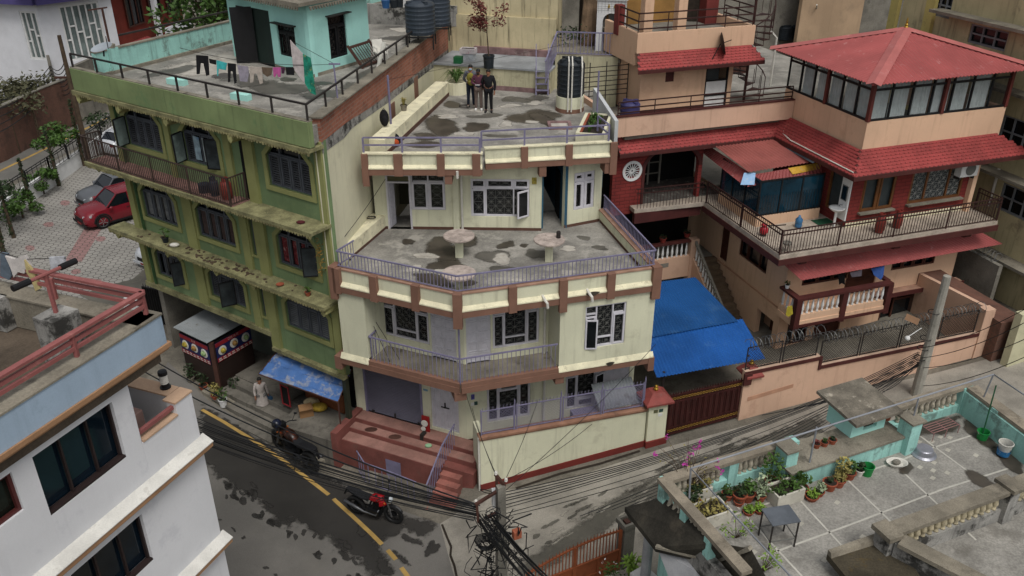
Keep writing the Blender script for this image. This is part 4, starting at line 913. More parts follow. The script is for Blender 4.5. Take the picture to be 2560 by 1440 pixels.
pm.box(PBs,2.5,2.62,-.1,.03,11.3,12.95);pm.build('penthouse_post',mat('red_brown_post','5d2c26',.6,.1),RH)
e0=[RF.w(3.92-.6,1.36-.6,12.86),RF.w(3.92+7.05,1.36-.6,12.86),RF.w(3.92+7.05,1.36+5.7,12.86),RF.w(3.92-.6,1.36+5.7,12.86)]
ap=RF.w(3.92+3.2,1.36+2.55,13.98)
for k in range(4):
 a,b=e0[k],e0[(k+1)%4];mid=(a+b)/2;mb=MB();n=int((b-a).length/.16)*4;dv=(ap-mid);vs=[];fs=[]
 for i in range(n+1):
  t=i/n;p=a.lerp(b,t);h=1-abs(2*t-1);q=p+dv*h;nz=Vector((0,0,.02*math.sin(i*math.pi/2)))
  vs+=[p+nz,q+nz+Vector((0,0,.002))]
 fs=[(2*i,2*i+2,2*i+3,2*i+1)for i in range(n)]
 m0=len(vs);vs+=[v-Vector((0,0,.02))for v in vs]
 fs+=[(m0+2*i,m0+2*i+1,m0+2*i+3,m0+2*i+2)for i in range(n)]+[(2*i,m0+2*i,m0+2*i+2,2*i+2)for i in range(n)]
 mb.add(vs,fs).build('roof_sheet',M['tin'],RH)
 hb=MB();d_=(ap-a);sd_=d_.cross(Vector((0,0,1))).normalized()*.26;z5=Vector((0,0,.075));dn=Vector((0,0,.045))
 hb.add([a-sd_-dn*.3,a+z5,a+sd_-dn*.3,ap+sd_-dn*.3,ap+z5,ap-sd_-dn*.3],[(0,1,4,5),(1,2,3,4)]);hb.build('hip_cap',mat('light_red_tin','a6605c',.6,.1,1,'b98a86',.3,3),RH)
MB().lathe(ap,[(.07,0),(.09,.05),(.05,.1),(.07,.14),(.03,.2),(.045,.25),(.008,.42)],10).build('finial',mat('brass','9a7a2c',.4,.1,metal=.6),RH)
# tiled skirts
ZE,ZTp=9.55,10.25
hb=MB();hipbase(hb,RB,0,6.4,-.85,ZE,0,ZTp,-.75,1.2);hipbase(hb,RBs,0,5.0,.75,ZE,0,ZTp,-.85,-.05);RW=RF.off(-3.9,V6)
hipbase(hb,RW,0,7.75,-.3,ZE-.02,.5,ZTp,0,-.45);hb.build('skirt_soffit',M['maroon'],RH)
tiles(RB,0,6.4,-.85,ZE,0,ZTp,-.75,1.2,rows=8).build('skirt_tiles',M['tile'],RH)
tiles(Fr(RBs.w(5.0,0,0),288.5),0,5.0,-.75,ZE,0,ZTp,.05,.85,rows=8).build('skirt_tiles',M['tile'],RH)
tiles(RW,0,7.75,-.3,ZE-.02,.5,ZTp,0,-.45,rows=8).build('skirt_tiles',M['tile'],RH)
mb=MB();mb.tube([RF.w(3.9,5.85,10.3),RF.w(3.3,5.35,9.75),RF.w(3.15,4.6,9.7),RF.w(3.15,.7,9.68)],.025,6);mb.build('cable_conduit',M['pvc'],RH)
# left wing with round vent and arch
WG=RF.off(-3.15,V6+.15);a1,b1=.62,3.08
mb=MB()
arc=[(a1+(b1-a1)*(1-math.cos(t))/2,8.55+.9*math.sin(t))for t in[math.pi*i/16 for i in range(17)]]
mb.wall(WG,-.8,a1,6.75,9.6,0,.22,[(-.22,.32,8.35,8.89)]);mb.wall(WG,b1,3.25,6.75,9.6,0,.22)
mb.prism(WG,arc+[(b1,9.6),(a1,9.6)],0,.22)
vc=(.05,8.62);vr=.3
rg=[(vc[0]+vr*math.cos(t),vc[1]+vr*math.sin(t))for t in[2*math.pi*i/20 for i in range(20)]]
mb.build('wing_wall',M['redbrick'],RH)
vm=MB()
for i in range(24):
 t0,t1=2*math.pi*i/24,2*math.pi*(i+1)/24
 vm.prism(WG,[(vc[0]+r_*math.cos(t),vc[1]+r_*math.sin(t))for r_,t in((.43,t0),(.43,t1),(.32,t1),(.32,t0))],-.04,.1)
for i in range(16):
 t=2*math.pi*i/16;vm.bar(WG.w(vc[0]+.04*math.cos(t),0,vc[1]+.04*math.sin(t)),WG.w(vc[0]+.33*math.cos(t),0,vc[1]+.33*math.sin(t)),.025)
vm.build('round_vent',M['whitep'],RH);MB().box(WG,-.4,.5,.23,.25,8.2,9.0).build('vent_back',M['dark'],RH)
sm=MB()
for i in range(len(arc)-1):
 a,b=arc[i],arc[i+1];c=((a1+b1)/2,8.55);f=1.13
 sm.prism(WG,[a,b,(c[0]+(b[0]-c[0])*f,c[1]+(b[1]-c[1])*f),(c[0]+(a[0]-c[0])*f,c[1]+(a[1]-c[1])*f)],-.03,-.001)
sm.box(WG,a1-.12,a1,-.03,-.001,6.98,8.55);sm.build('arch_moulding',M['maroon'],RH)
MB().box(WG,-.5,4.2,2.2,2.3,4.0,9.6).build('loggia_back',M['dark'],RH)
MB().slab([WG.w(.5,.0,0),WG.w(4.2,.0,0),WG.w(4.2,2.2,0),WG.w(.5,2.2,0)],7.122,7.135).build('loggia_floor',mat('crazy_paving','4b4844',.7,.2,4,'8f8a82',.95,4.5,fine=.1,thr=.55),RH)
f=MB()
for u in(1.2,1.75,2.3):f.box(WG,u,u+.08,1.9,1.96,7.0,9.2)
for z in(7.6,8.1,8.6,9.1):f.box(WG,1.0,2.3,1.905,1.955,z,z+.05)
f.build('loggia_screen',M['conc2'],RH)
MB().box(WG,-.8,3.2,.05,.25,3.9,6.74).build('veranda_wall',M['dark'],RH)if False else None
# veranda below, stair and its balusters
MB().slab([RF.w(-3.2,6.05,0),RF.w(1.3,6.35,0),RF.w(1.3,9,0),RF.w(-3.2,9,0)],3.9,4.1).build('veranda_floor',M['conc2'],RH)
VE=RF.off(-2.6,6.2)
mb=MB();mb.box(VE,-.6,2.66,0,.18,3.3,4.3);mb.box(VE,2.66,3.05,-.04,.3,3.0,5.05);mb.build('veranda_parapet',M['peach2'],RH)
MB().box(VE,-.6,2.65,-.02,.2,4.95,5.04).build('veranda_rail',M['maroon'],RH);balrow(RH,VE.w(.1,.09,4.3),VE.w(2.62,.09,4.3),11,.65)
sb=MB();n=12
for i in range(n):
 z=4.1-i*.19;v=6.2-i*.27;sb.box(RF,.35,1.3,v-.27,v,z-.7,z-.19*0-.0)
sb.build('staircase',mat('stair_stone','6a5a48',.85,.2,2,'453b30',.4,3),RH)
mb=MB();mb.bar(RF.w(.28,6.3,5.0),RF.w(.28,3.4,2.95),.1,.12);mb.build('stair_handrail',M['conc2'],RH)
MB().add([RF.w(.2,6.2,4.2),RF.w(.34,6.2,4.2),RF.w(.34,3.2,2.1),RF.w(.2,3.2,2.1),RF.w(.2,6.2,2.2),RF.w(.34,6.2,2.2),RF.w(.34,3.2,1.4),RF.w(.2,3.2,1.4)],[(0,1,2,3),(0,3,7,4),(1,5,6,2),(3,2,6,7),(0,4,5,1)]).build('stair_string',M['peach2'],RH)
balrow(RH,RF.w(.27,6.1,4.2),RF.w(.27,3.4,2.3),12,.64)
MB().slab([RF.w(-5.6,-1.2,0),RF.w(1.3,-1.0,0),RF.w(9.6,-.8,0),RF.w(9.6,1.2,0),RF.w(1.3,7,0),RF.w(-5.6,7,0)],1.0,1.58).build('yard_floor',M['conc2'],RH)
# roof terrace and the room on it
mb=MB();TP=RF.off(-4.1,5.72);mb.box(TP,0,8.0,0,.16,10.2,10.98);mb.box(TP,0,.16,.16,6,9.6,10.98);mb.build('terrace_parapet',M['peach2'],RH)
MB().box(TP,0,8.0,-.03,.2,10.982,11.03).build('parapet_coping',M['maroon'],RH)
railing(RH,[TP.w(.1,.08,11.03),TP.w(7.9,.08,11.03)],.52,MATS['maroon_iron'],bars=0,rails=(1,.55,.2),posts=1.7,name='terrace_railing',r=.022)
RM_=RF.off(-1.92,8.2);mb=MB();mb.wall(RM_,0,4.35,10.1,12.3,0,.18,[(3.05,4.15,10.12,12.15),(1.15,1.55,11.5,12.05)])
mb.box(RM_,0,.18,.18,4,10.1,12.3);mb.box(RM_,4.17,4.35,.18,3.5,10.1,12.3);mb.box(RM_,-.35,5.05,-.2,.0,12.82,13.6);mb.box(RM_,4.87,5.05,.0,3,12.82,13.6);mb.box(RM_,-.35,-.17,.0,3,12.3,13.6)
mb.build('roof_room',M['peach'],RH);MB().box(RM_,-.02,3.05,-.02,-.001,10.1,10.35).build('skirting',M['maroon'],RH)
hb=MB();hipbase(hb,RM_,-.3,5.0,-.75,12.25,0-.2,12.8,-.2,.35,.14);hb.build('skirt_soffit',M['maroon'],RH)
tiles(RM_,-.3,5.0,-.75,12.25,-.2,12.8,-.2,.35,rows=6).build('skirt_tiles',M['tile'],RH)
f=MB();ring(f,RM_,3.05,4.15,10.12,12.15,.02,.1,.07);f.box(RM_,3.12,4.08,.02,.1,11.35,11.42);f.box(RM_,3.12,4.08,.02,.1,10.72,10.78);o=f.build('steel_door',M['black'],RH)
MB().box(RM_,3.12,4.08,.05,.06,10.2,11.35).build('door_panel',M['whitep'],o);MB().box(RM_,3.12,3.7,.05,.06,11.42,12.08).build('pane',MATS['grey_glass'],o)
MB().box(RM_,1.15,1.55,.04,.1,11.5,12.05).build('vent_panel',M['maroon'],RH)
MB().slab([RM_.w(-.3,-.18,0),RM_.w(5,-.18,0),RM_.w(5,4,0),RM_.w(-.3,4,0)],13.1,13.2).build('room_roof',M['conc2'],RH)
railing(RH,[RM_.w(-.3,2,13.6),RM_.w(-.3,-.1,13.6),RM_.w(4.95,-.1,13.6),RM_.w(4.95,2.2,13.6)],.75,MATS['maroon_iron'],bars=0,rails=(1,.6,.2),posts=1.3,name='terrace_railing',r=.025)
mb=MB()
for u in(.45,2.0):mb.box(RM_,u,u+.4,.9,1.3,13.2,16.5)
mb.build('column',M['peach'],RH)
mb=MB();mb.box(RM_,0,5.5,3.6,3.75,13.2,14.3);mb.build('back_parapet',mat('ochre_paint','94703f',.9,.15,1),RH)
mb=MB();mb.box(RM_,4.3,4.9,2.6,3.2,13.2,14.4);mb.box(RM_,-.4,-.1,1.6,2,13.2,14.4);mb.build('red_pillar',mat('brick_red_paint','6b2f2b',.8),RH)
SPc=RF.w(3.6,8.9,10.1);mb=MB();mb.tube([SPc,SPc+Vector((0,0,4.4))],.06,8)
for i in range(17):
 a0=i*.42;z=.25+i*.215;d0=Vector((math.cos(a0),math.sin(a0),0));d1=Vector((math.cos(a0+.5),math.sin(a0+.5),0));b=SPc+Vector((0,0,z))
 mb.add([b,b+d0*.85,b+d1*.85,b+Vector((0,0,.03)),b+d0*.85+Vector((0,0,.03)),b+d1*.85+Vector((0,0,.03))],[(0,1,2),(3,5,4),(1,4,5,2),(0,3,4,1)])
 mb.bar(b+d0*.83,b+d0*.83+Vector((0,0,.85)),.025);mb.bar(b+d1*.83*.98,b+d1*.83*.98+Vector((0,0,.85)),.02)
mb.tube([SPc+Vector((math.cos(i*.42)*.83,math.sin(i*.42)*.83,1.1+i*.215))for i in range(17)],.025,5)
mb.build('spiral_stair',MATS['maroon_iron'],RH)
# ground, roads, car park
GZ=[(-90,1.3),(-17,1.3),(-13,1.0),(-10,.7),(-6,.45),(-2,.8),(-1,1.05),(9,2.05),(20,3.1),(60,6.5)]
def gz(x):
 for(a,za),(b,zb)in zip(GZ,GZ[1:]):
  if x<=b:return za+(zb-za)*max(0,x-a)/(b-a)
 return GZ[-1][1]
def Gp(px,py,lift=0):
 z=1.0
 for _ in range(12):z=gz(P(px,py,z).x)
 p=P(px,py,z);p.z+=lift;return p
def clip(pts,x,keep_right):
 out=[]
 for i in range(len(pts)):
  a,b=pts[i],pts[(i+1)%len(pts)];ia=(a[0]>=x)==keep_right;ib=(b[0]>=x)==keep_right
  if ia:out.append(a)
  if ia!=ib:t=(x-a[0])/(b[0]-a[0]);out.append((x,a[1]+(b[1]-a[1])*t))
 return out
def sheet(pts,lift,mb=None):
 """a flat outline laid on the ground, cut where the slope changes"""
 mb=mb or MB();pts=[(p[0],p[1])for p in pts]
 for(a,_),(b,_)in zip(GZ,GZ[1:]):
  c=clip(clip(pts,a,True),b,False)if True else pts
  if len(c)>2:mb.add([Vector((x,y,gz(x)+lift))for x,y in c],[tuple(range(len(c)))])
 return mb
def gpoly(px):return[Gp(*p)for p in px]
sheet([(-90,2),(60,2),(60,140),(-90,140)],-.01).build('ground',mat('packed_ground','6b665c',.95,.25,.5,'4a463d',.6,.7,fine=.15,fs=15,bump=.2),kind='structure')
GZL=lambda l:(lambda x:gz(x)+l)
rd=gpoly([(420,905),(520,1000),(640,1075),(700,1140),(860,1205),(1000,1275),(1100,1310),(1135,1440),(1180,1560),(350,1700),(300,1100)])
sheet(rd,.004).build('road',M['asphalt'],kind='structure')
dm=MB()
edge=[(500,1160),(530,1170),(548,1195),(575,1205),(590,1222),(622,1235),(650,1252),(668,1280),(700,1300),(722,1330),(735,1300),(760,1312),(800,1350),(815,1338),(850,1378),(905,1400),(925,1440),(990,1440),(960,1395),(940,1352),(990,1340),(1010,1318),(1060,1345),(1095,1312),(1050,1295),(960,1290),(860,1215),(700,1135),(620,1080),(540,1035),(505,1015)]
soft(dm,[tuple(p)for p in gpoly(edge)],GZL(.014),.45,52)
rn=random.Random(11)
for i in range(34):
 t=rn.random();x=560+340*t+rn.gauss(0,18);y=1195+215*t+rn.uniform(-5,40);soft(dm,[tuple(p)for p in gpoly(blob_pts(x,y,rn.uniform(4,16),rn.uniform(3,10),12,.4,i,.6))],GZL(.016),n=9)
for x,y,rx,ry in((1030,1350,26,8),(1080,1372,12,24),(1000,1395,22,7),(960,1420,30,12),(905,1330,14,12),(860,1360,16,9),(550,1300,4,3),(585,1325,6,3),(610,1345,5,4),(665,1420,7,4),(690,1440,8,4)):soft(dm,[tuple(p)for p in gpoly(blob_pts(x,y,rx,ry,16,.5,3,.5))],GZL(.016),n=9)
dm.build('damp_road_surface',softmat(M['asphwet'],'damp_asphalt_soft',3.2,1.0),kind='structure')
yl=MB();yp=[(505,1025),(560,1056),(620,1093),(700,1146),(760,1190),(822,1238)];yq=[(834,1248),(880,1290),(925,1332),(955,1362)]
def stripe(pts,wpx,mb):
 for i in range(len(pts)-1):
  a,b=Gp(*pts[i]),Gp(*pts[i+1]);d=(b-a);d.z=0;d.normalize();n=Vector((-d.y,d.x,0))*wpx
  sheet([a-n,b-n,b+n,a+n],.022,mb)
stripe(yp,.07,yl);stripe(yq,.07,yl);stripe([(969,1376),(990,1400)],.07,yl);stripe([(1003,1420),(1030,1456)],.07,yl)
yl.build('road_marking',M['yellow'],kind='structure')
ln=gpoly([(1100,1310),(1200,1240),(1430,1195),(1660,1120),(1870,1062),(2100,985),(2330,935),(2460,900),(2800,800),(2800,1300),(1500,1600),(1180,1560),(1135,1440)])
sheet(ln,.006).build('lane',M['lane'],kind='structure')
dl=MB()
soft(dl,[tuple(p)for p in gpoly([(1280,1430),(1330,1390),(1420,1330),(1530,1250),(1640,1190),(1760,1140),(1900,1095),(2050,1040),(2060,1080),(1900,1130),(1800,1170),(1700,1215),(1620,1260),(1540,1310),(1480,1350),(1400,1400),(1350,1440)])],GZL(.013),.5,50)
for i in range(26):
 t=rn.random();x=1330+560*t;y=1330-230*t+rn.gauss(0,22);soft(dl,[tuple(p)for p in gpoly(blob_pts(x,y,rn.uniform(10,40),rn.uniform(2,5),14,.35,i,-.42))],GZL(.016),n=9)
dl.build('damp_lane_surface',softmat(M['lanewet'],'damp_lane_soft',3,1.0),kind='structure')
pl_=MB()
for i in range(22):
 t=rn.random();x=1380+420*t+rn.gauss(0,30);y=1345-190*t+rn.gauss(0,16);soft(pl_,[tuple(p)for p in gpoly(blob_pts(x,y,rn.uniform(8,22),rn.uniform(2,4),12,.45,i,-.5))],GZL(.016),n=9)
pl_.build('lane_patch',softmat(mat('pale_lane_patch','918c81',.95,.15,2),'pale_lane_soft'),kind='structure')
ck=MB();cp_=[(1105,1312),(1118,1345),(1128,1368),(1126,1390),(1136,1415),(1142,1445)]
stripe(cp_,.035,ck);stripe([(1600,1128),(1500,1160),(1400,1185),(1290,1222)],.05,ck)
ck.build('road_crack',M['soil'],kind='structure')
pv=mat('hex_paving','8d8a84',.9,.12,.6,'6b675f',.3,1.2,fine=.08)
N_,L_,b_=nodes_of(pv);src=b_.inputs['Base Color'].links[0].from_socket
geo=N_.new('ShaderNodeNewGeometry');vr_=N_.new('ShaderNodeVectorRotate');vr_.rotation_type='Z_AXIS';vr_.inputs['Angle'].default_value=R(-35);L_.new(geo.outputs['Position'],vr_.inputs['Vector'])
def mth(op,a,b=None,c=None):
 x=N_.new('ShaderNodeMath');x.operation=op
 for i,k in enumerate((a,b,c)):
  if k is None:continue
  if isinstance(k,(int,float)):x.inputs[i].default_value=k
  else:L_.new(k,x.inputs[i])
 return x.outputs[0]
def vm(op,a,b):
 x=N_.new('ShaderNodeVectorMath');x.operation=op
 for i,k in enumerate((a,b)):
  if isinstance(k,tuple):x.inputs[i].default_value=k
  else:L_.new(k,x.inputs[i])
 return x.outputs[0]if op not in('DOT_PRODUCT','LENGTH')else x.outputs['Value']
S_=.36
uv_=vm('MULTIPLY',vr_.outputs[0],(1/S_,1/S_,0));r_=(1,1.7320508,1)
def cell(off):
 m_=vm('MODULO',vm('ADD',vm('ADD',uv_,(1000*1.0,1000*1.7320508,0)),off),r_);return vm('SUBTRACT',m_,(.5,.8660254,0))
a_,c_=cell((0,0,0)),cell((.5,.8660254,0))
la,lc=vm('LENGTH',a_,(0,0,0)),vm('LENGTH',c_,(0,0,0))
mx_=N_.new('ShaderNodeMix');mx_.data_type='VECTOR';L_.new(mth('LESS_THAN',lc,la),mx_.inputs[0]);L_.new(a_,mx_.inputs[4]);L_.new(c_,mx_.inputs[5])
ab=N_.new('ShaderNodeVectorMath');ab.operation='ABSOLUTE';L_.new(mx_.outputs[1],ab.inputs[0])
d1=vm('DOT_PRODUCT',ab.outputs[0],(.5,.8660254,0));sp_=N_.new('ShaderNodeSeparateXYZ');L_.new(ab.outputs[0],sp_.inputs[0])
hd=mth('MAXIMUM',d1,sp_.outputs[0])
gp_=N_.new('ShaderNodeMapRange');gp_.inputs['From Min'].default_value=.43;gp_.inputs['From Max'].default_value=.48;L_.new(hd,gp_.inputs['Value'])
fm_=N_.new('ShaderNodeMix');fm_.data_type='RGBA';L_.new(gp_.outputs[0],fm_.inputs[0]);L_.new(src,fm_.inputs[6]);fm_.inputs[7].default_value=(*lin('44413c'),1);L_.new(fm_.outputs[2],b_.inputs['Base Color'])
def hexcopy(name,tint):
 m2=pv.copy();m2 .name=name
 for n_ in m2 .node_tree.nodes:
  if n_.bl_idname=='ShaderNodeMix' and n_.data_type=='RGBA' and n_.inputs[0].is_linked and not n_.inputs[6].is_linked and not n_.inputs[7].is_linked:
   c=lin(tint);n_.inputs[6].default_value=(*[x*.85 for x in c],1);n_.inputs[7].default_value=(*[min(1,x*1.1)for x in c],1);break
 return m2
pk=hexcopy('hex_paving_pink','8a6b68')
sheet([P(*p,1.3)for p in((-300,900),(-200,620),(120,410),(290,330),(460,300),(520,600),(500,720),(400,735),(300,745),(-100,900))],.02).build('car_park',pv,kind='structure')
mb=MB()
sheet([P(*p,1.3)for p in((158,660),(205,655),(262,560),(330,470),(318,468),(228,545))],.026,mb);sheet([P(*p,1.3)for p in((165,690),(255,700),(245,725),(155,725))],.026,mb)
for x,y,k in((163,508,1),(250,465,1),(122,562,1),(75,621,1),(252,598,1),(190,680,1),(285,480,1)):
 sheet([P(*p,1.3)for p in blob_pts(x,y,13,7,8,.1,1)],.026,mb)
mb.build('paving_band',pk,kind='structure')
sheet([P(*p,1.3)for p in((330,700),(250,720),(200,740),(300,790),(420,780),(440,700),(380,660))],.03).build('broken_paving',M['lanewet'],kind='structure')
st_=[P(*p,1.3)for p in((-400,640),(-150,480),(0,405),(130,345),(280,275),(420,222),(420,262),(280,322),(150,390),(0,470),(-150,560),(-400,760))]
sheet(st_,.012).build('back_road',mat('back_asphalt','6b6964',.9,.1,.5,fine=.1),kind='structure')
yl=MB()
yy=[P(*p,1.3)for p in((-150,505),(0,428),(135,362),(282,288),(400,245))]
for a,b in zip(yy,yy[1:]):
 d=(b-a).normalized();n=Vector((-d.y,d.x,0))*.12;sheet([a-n,b-n,b+n,a+n],.018,yl)
yl.build('back_road_marking',M['yellow'],kind='structure')
# back street walls
def wallrun(name,pts,h,t,m,label,cat='wall',z=1.3,capm=None,caph=.06):
 th=thing(name,label,cat,pts[0]);mb=MB();cb=MB()
 for a,b in zip(pts,pts[1:]):
  f=Fr(a,math.degrees(math.atan2(b.y-a.y,b.x-a.x)));l=(Vector((b.x,b.y))-Vector((a.x,a.y))).length
  mb.box(f,0,l,0,t,z,z+h)
  if capm:cb.box(f,0,l,-.04,t+.04,z+h+.001,z+h+caph)
 mb.build('wall_body',m,th)
 if capm:cb.build('coping',capm,th)
 return th
wallrun('brick_wall',[P(-200,500,1.3),P(20,400,1.3),P(130,340,1.3),P(215,300,1.3)],3.4,.3,M['brickold'],'long weathered brick wall with dead creeper along the street behind the car park',capm=M['conc2'])
wallrun('plaster_wall',[P(216,305,1.3),P(262,278,1.3),P(300,262,1.3)],4.2,.3,M['conc2'],'plain grey plaster wall panel at the end of the brick wall')
cf0,cf1,cf2=P(-60,600,1.3),P(132,470,1.3),P(300,345,1.3)
cw=wallrun('car_park_wall',[P(-120,645,1.3),cf1,P(330,325,1.3)],.95,.22,M['whitep'],'low white car park wall topped with black spiked railing panels',capm=M['whitep'])
a_,b_=P(-120,645,1.3),cf1;m_=P(330,325,1.3)
for s,e in((a_,b_),(b_,m_)):
 up=Vector((0,0,1.02));railing(cw,[s+up+Vector((.08,.08,0)),e+up+Vector((.08,.08,0))],.95,M['black'],bars=.5,bar_r=.012,rails=(1,.85),posts=2.6,post_r=.04,name='railing_panel',r=.02)
 # boundary wall of the corner house
BW=Fr(P(1203,1225,1.05),16.2)
def gw_(u):p=BW.w(u,0,0);return gz(p.x)
cw=thing('boundary_wall','cream boundary wall with tan coping and red painted base below purple mesh fence','wall',BW.w(3,0,1.2))
mb=MB();rb=MB()
mb.prism(BW,[(0,gw_(0)+.24),(5.88,gw_(5.88)+.24),(5.88,3.18),(0,3.18)],0,.2);mb.box(BW,0,.2,.2,1.0,.8,3.18)
rb.prism(BW,[(-.02,gw_(0)-.15),(5.88,gw_(5.88)-.15),(5.88,gw_(5.88)+.238),(-.02,gw_(0)+.238)],-.03,.18)
rb.prism(BW,[(5.885,gw_(6)-.15),(6.67,gw_(6.6)-.15),(6.67,gw_(6.6)+.24),(5.885,gw_(6)+.24)],-.16,.3)
mb.build('wall_body',M['cream'],cw);rb.build('painted_base',mat('oxide_red_paint','6e2c26',.8,.12,1.5,'4b2320',.4,3),cw)
MB().box(BW,-.04,5.9,-.07,.27,3.18,3.25).box(BW,-.02,5.9,-.03,.22,3.11,3.178).build('coping',mat('tan_wall_coping','8f6a56',.9,.2,1.5,'45372e',.6,2.2,fine=.12),cw)
MB().box(BW,-.07,-.005,.02,.08,1.0,3.2).build('corner_pipe',M['pvc'],cw)
fn=thing('mesh_fence','purple iron fence with diamond mesh panels and spiked top on the cream boundary wall','fence',BW.w(3,.1,3.25))
fr_=MB();ms=MB();sp=MB();us=[.05,1.25,2.85,4.3,5.82]
for a,b in zip(us,us[1:]):
 z0,z1=3.27,4.2
 for u in(a,b-.09):fr_.box(BW,u,u+.04,.08,.12,z0-.02,z1+.05)
 fr_.box(BW,a+.04,b-.09,.085,.115,z1-.03,z1);fr_.box(BW,a+.04,b-.09,.085,.115,z0+.02,z0+.05)
 w_,h_=b-.09-a-.04,z1-.03-z0-.05;s=.11;n=int((w_+h_)/s)+1
 for i in range(n):
  for dr in(1,-1):
   c=-h_+i*s;p0,p1=(max(c,0),max(-c,0)),(min(c+h_,w_),min(h_,w_-c))
   if p1[0]<=p0[0]:continue
   x0,x1=(a+.04+p0[0],a+.04+p1[0])if dr>0 else(b-.09-p0[0],b-.09-p1[0])
   ms.bar(BW.w(x0,.1,z0+.05+p0[1]),BW.w(x1,.1,z0+.05+p1[1]),.009)
 k=int((b-a)/.13)
 for i in range(k):
  u=a+.07+i*(b-a-.15)/k;sp.tube([BW.w(u,.1,z1),BW.w(u,.1,z1+.09),BW.w(u+.03,.1,z1+.11)],[.012,.012,.003],4)
for u in(1.2,2.8,4.25,5.8):fr_.tube([BW.w(u,.1,3.25),BW.w(u,.1,4.38),BW.w(u,.1,4.5)],[.025,.025,.004],6)
fr_.build('fence_frame',M['purple'],fn);ms.build('mesh',M['purple'],fn);sp.build('spikes',M['purple'],fn)
def pier(name,u,w_,v0,v1,z1,m,capm,label,n=0):
 t=thing(name,label,'gate pier',BW.w(u,v0,gw_(u)));MB().box(BW,u,u+w_,v0,v1,gw_(u)+.2*0-.1,z1).build('shaft',m,t)
 c=BW.w(u+w_/2,(v0+v1)/2,0);o=.16;mb=MB()
 q=[BW.w(u-o,v0-o,z1),BW.w(u+w_+o,v0-o,z1),BW.w(u+w_+o,v1+o,z1),BW.w(u-o,v1+o,z1)];up=Vector((0,0,.07))
 mb.hexa(q+[x+up for x in q]);tp=[x.lerp(Vector((c.x,c.y,z1)),.6)+Vector((0,0,.36))for x in q];mb.add([x+up for x in q]+tp,[(0,1,5,4),(1,2,6,5),(2,3,7,6),(3,0,4,7),(4,5,6,7)])
 mb.build('cap',capm,t);MB().lathe(Vector((c.x,c.y,z1+.36)),[(.07,0),(.09,.07),(.05,.12),(.06,.17),(.01,.2)],10).build('lamp_base',MATS['brass'],t);return t
capm=mat('red_tiled_cap','83403a',.7,.12,3,'6d5a52',.4,4)
gp=pier('gate_pier',5.92,.7,-.1,.5,3.42,M['cream'],capm,'cream gate pier with red pyramid cap beside the maroon gate')
for u,z,m_ in((6.1,3.05,MATS['olive_board']),(6.3,3.05,MATS['green_plate']),(6.28,2.88,M['whitep'])):MB().box(BW,u,u+.15,-.115,-.101,z,z+.12).build('name_plate',m_,gp)
pier('gate_pier',9.75,.35,.05,.5,3.75,M['peach2'],capm,'peach gate pier with red pyramid cap under the edge of blue roof')
gt=thing('sliding_gate','dark maroon sheet metal sliding gate with rows of gold rings','gate',BW.w(8.1,.1,1.85));gm=mat('gate_maroon','3a1a18',.5,.15,2)
mb=MB();rg=MB();z0=lambda u:gw_(u)+.1
def gz1(u):return 3.5+(u-6.7)*.05
for i in range(14):
 a=6.75+i*.218;b=a+.2;mb.prism(BW,[(a,z0(a)),(b,z0(b)),(b,gz1(b)),(a,gz1(a))],.1,.13);mb.prism(BW,[(a+.05,z0(a)+.35),(b-.05,z0(b)+.35),(b-.05,gz1(b)-.35),(a+.05,gz1(a)-.35)],.07,.1)
for f in(0,.3):mb.prism(BW,[(6.72,z0(6.72)+f),(9.85,z0(9.85)+f),(9.85,z0(9.85)+f+.05),(6.72,z0(6.72)+f+.05)],.08,.135);mb.prism(BW,[(6.72,gz1(6.72)-f),(9.85,gz1(9.85)-f),(9.85,gz1(9.85)-f-.05),(6.72,gz1(6.72)-f-.05)],.08,.135)
for i in range(27):
 u=6.85+i*.11
 for z in(z0(u)+.18,gz1(u)-.16):
  c=BW.w(u,.085,z);rg.tube([c+(BW.w(1,0,0)-BW.w(0,0,0))*.045*math.cos(t)+Vector((0,0,.045*math.sin(t)))for t in[k*math.pi/4 for k in range(9)]],.012,4)
for i in range(30):u=6.8+i*.1;mb.bar(BW.w(u,.11,gz1(u)),BW.w(u,.11,gz1(u)+.08),.03)
mb.build('gate_leaf',gm,gt);rg.build('gold_ring',mat('gold_paint','8c6d2e',.5,.15),gt)
pw=thing('garden_wall','long peach boundary wall with stepped maroon edged coping along the lane','wall',BW.w(14,0,2.6));mb=MB();cb=MB()
tops=[(9.55,4.0),(12.55,4.12)];tops2=[(12.55,3.72),(19.4,3.95)]
for tp in(tops,tops2):
 (a,za),(b,zb)=tp;n=6
 mb.prism(BW,[(a,gw_(a)-.2),(b,gw_(b)-.2),(b,zb),(a,za)],.0,.18)
 cb.prism(BW,[(a,za+.001),(b,zb+.001),(b,zb+.03),(a,za+.03)],.0,.24);
mb.box(BW,19.4,19.85,-.05,.3,2.6,4.95);mb.prism(Fr(BW.w(19.85,.3,0),BW.az+90),[(0,2.6),(3.5,2.6),(3.5,4.6),(0,4.9)],0,.18);mb.build('wall_body',M['peach2'],pw);cb.build('coping',mat('peach_coping','b59a86',.9,.15,2,'7d6655',.4,3),pw)
mb=MB()
for tp in(tops,tops2):(a,za),(b,zb)=tp;mb.prism(BW,[(a,za-.1),(b,zb-.1),(b,zb+.028),(a,za+.028)],-.04,-.002)
mb.box(BW,12.5,12.6,-.05,.02,3.6,4.15);mb.box(BW,9.5,9.8,-.08,.0,3.5,3.98);mb.build('coping_edge',M['maroon'],pw)
MB().prism(BW,[(9.8,2.75),(11.6,3.0),(11.6,3.15),(9.8,2.92)],-.012,-.002).build('patched_groove',mat('peach_patch','b58a70',.9),pw)
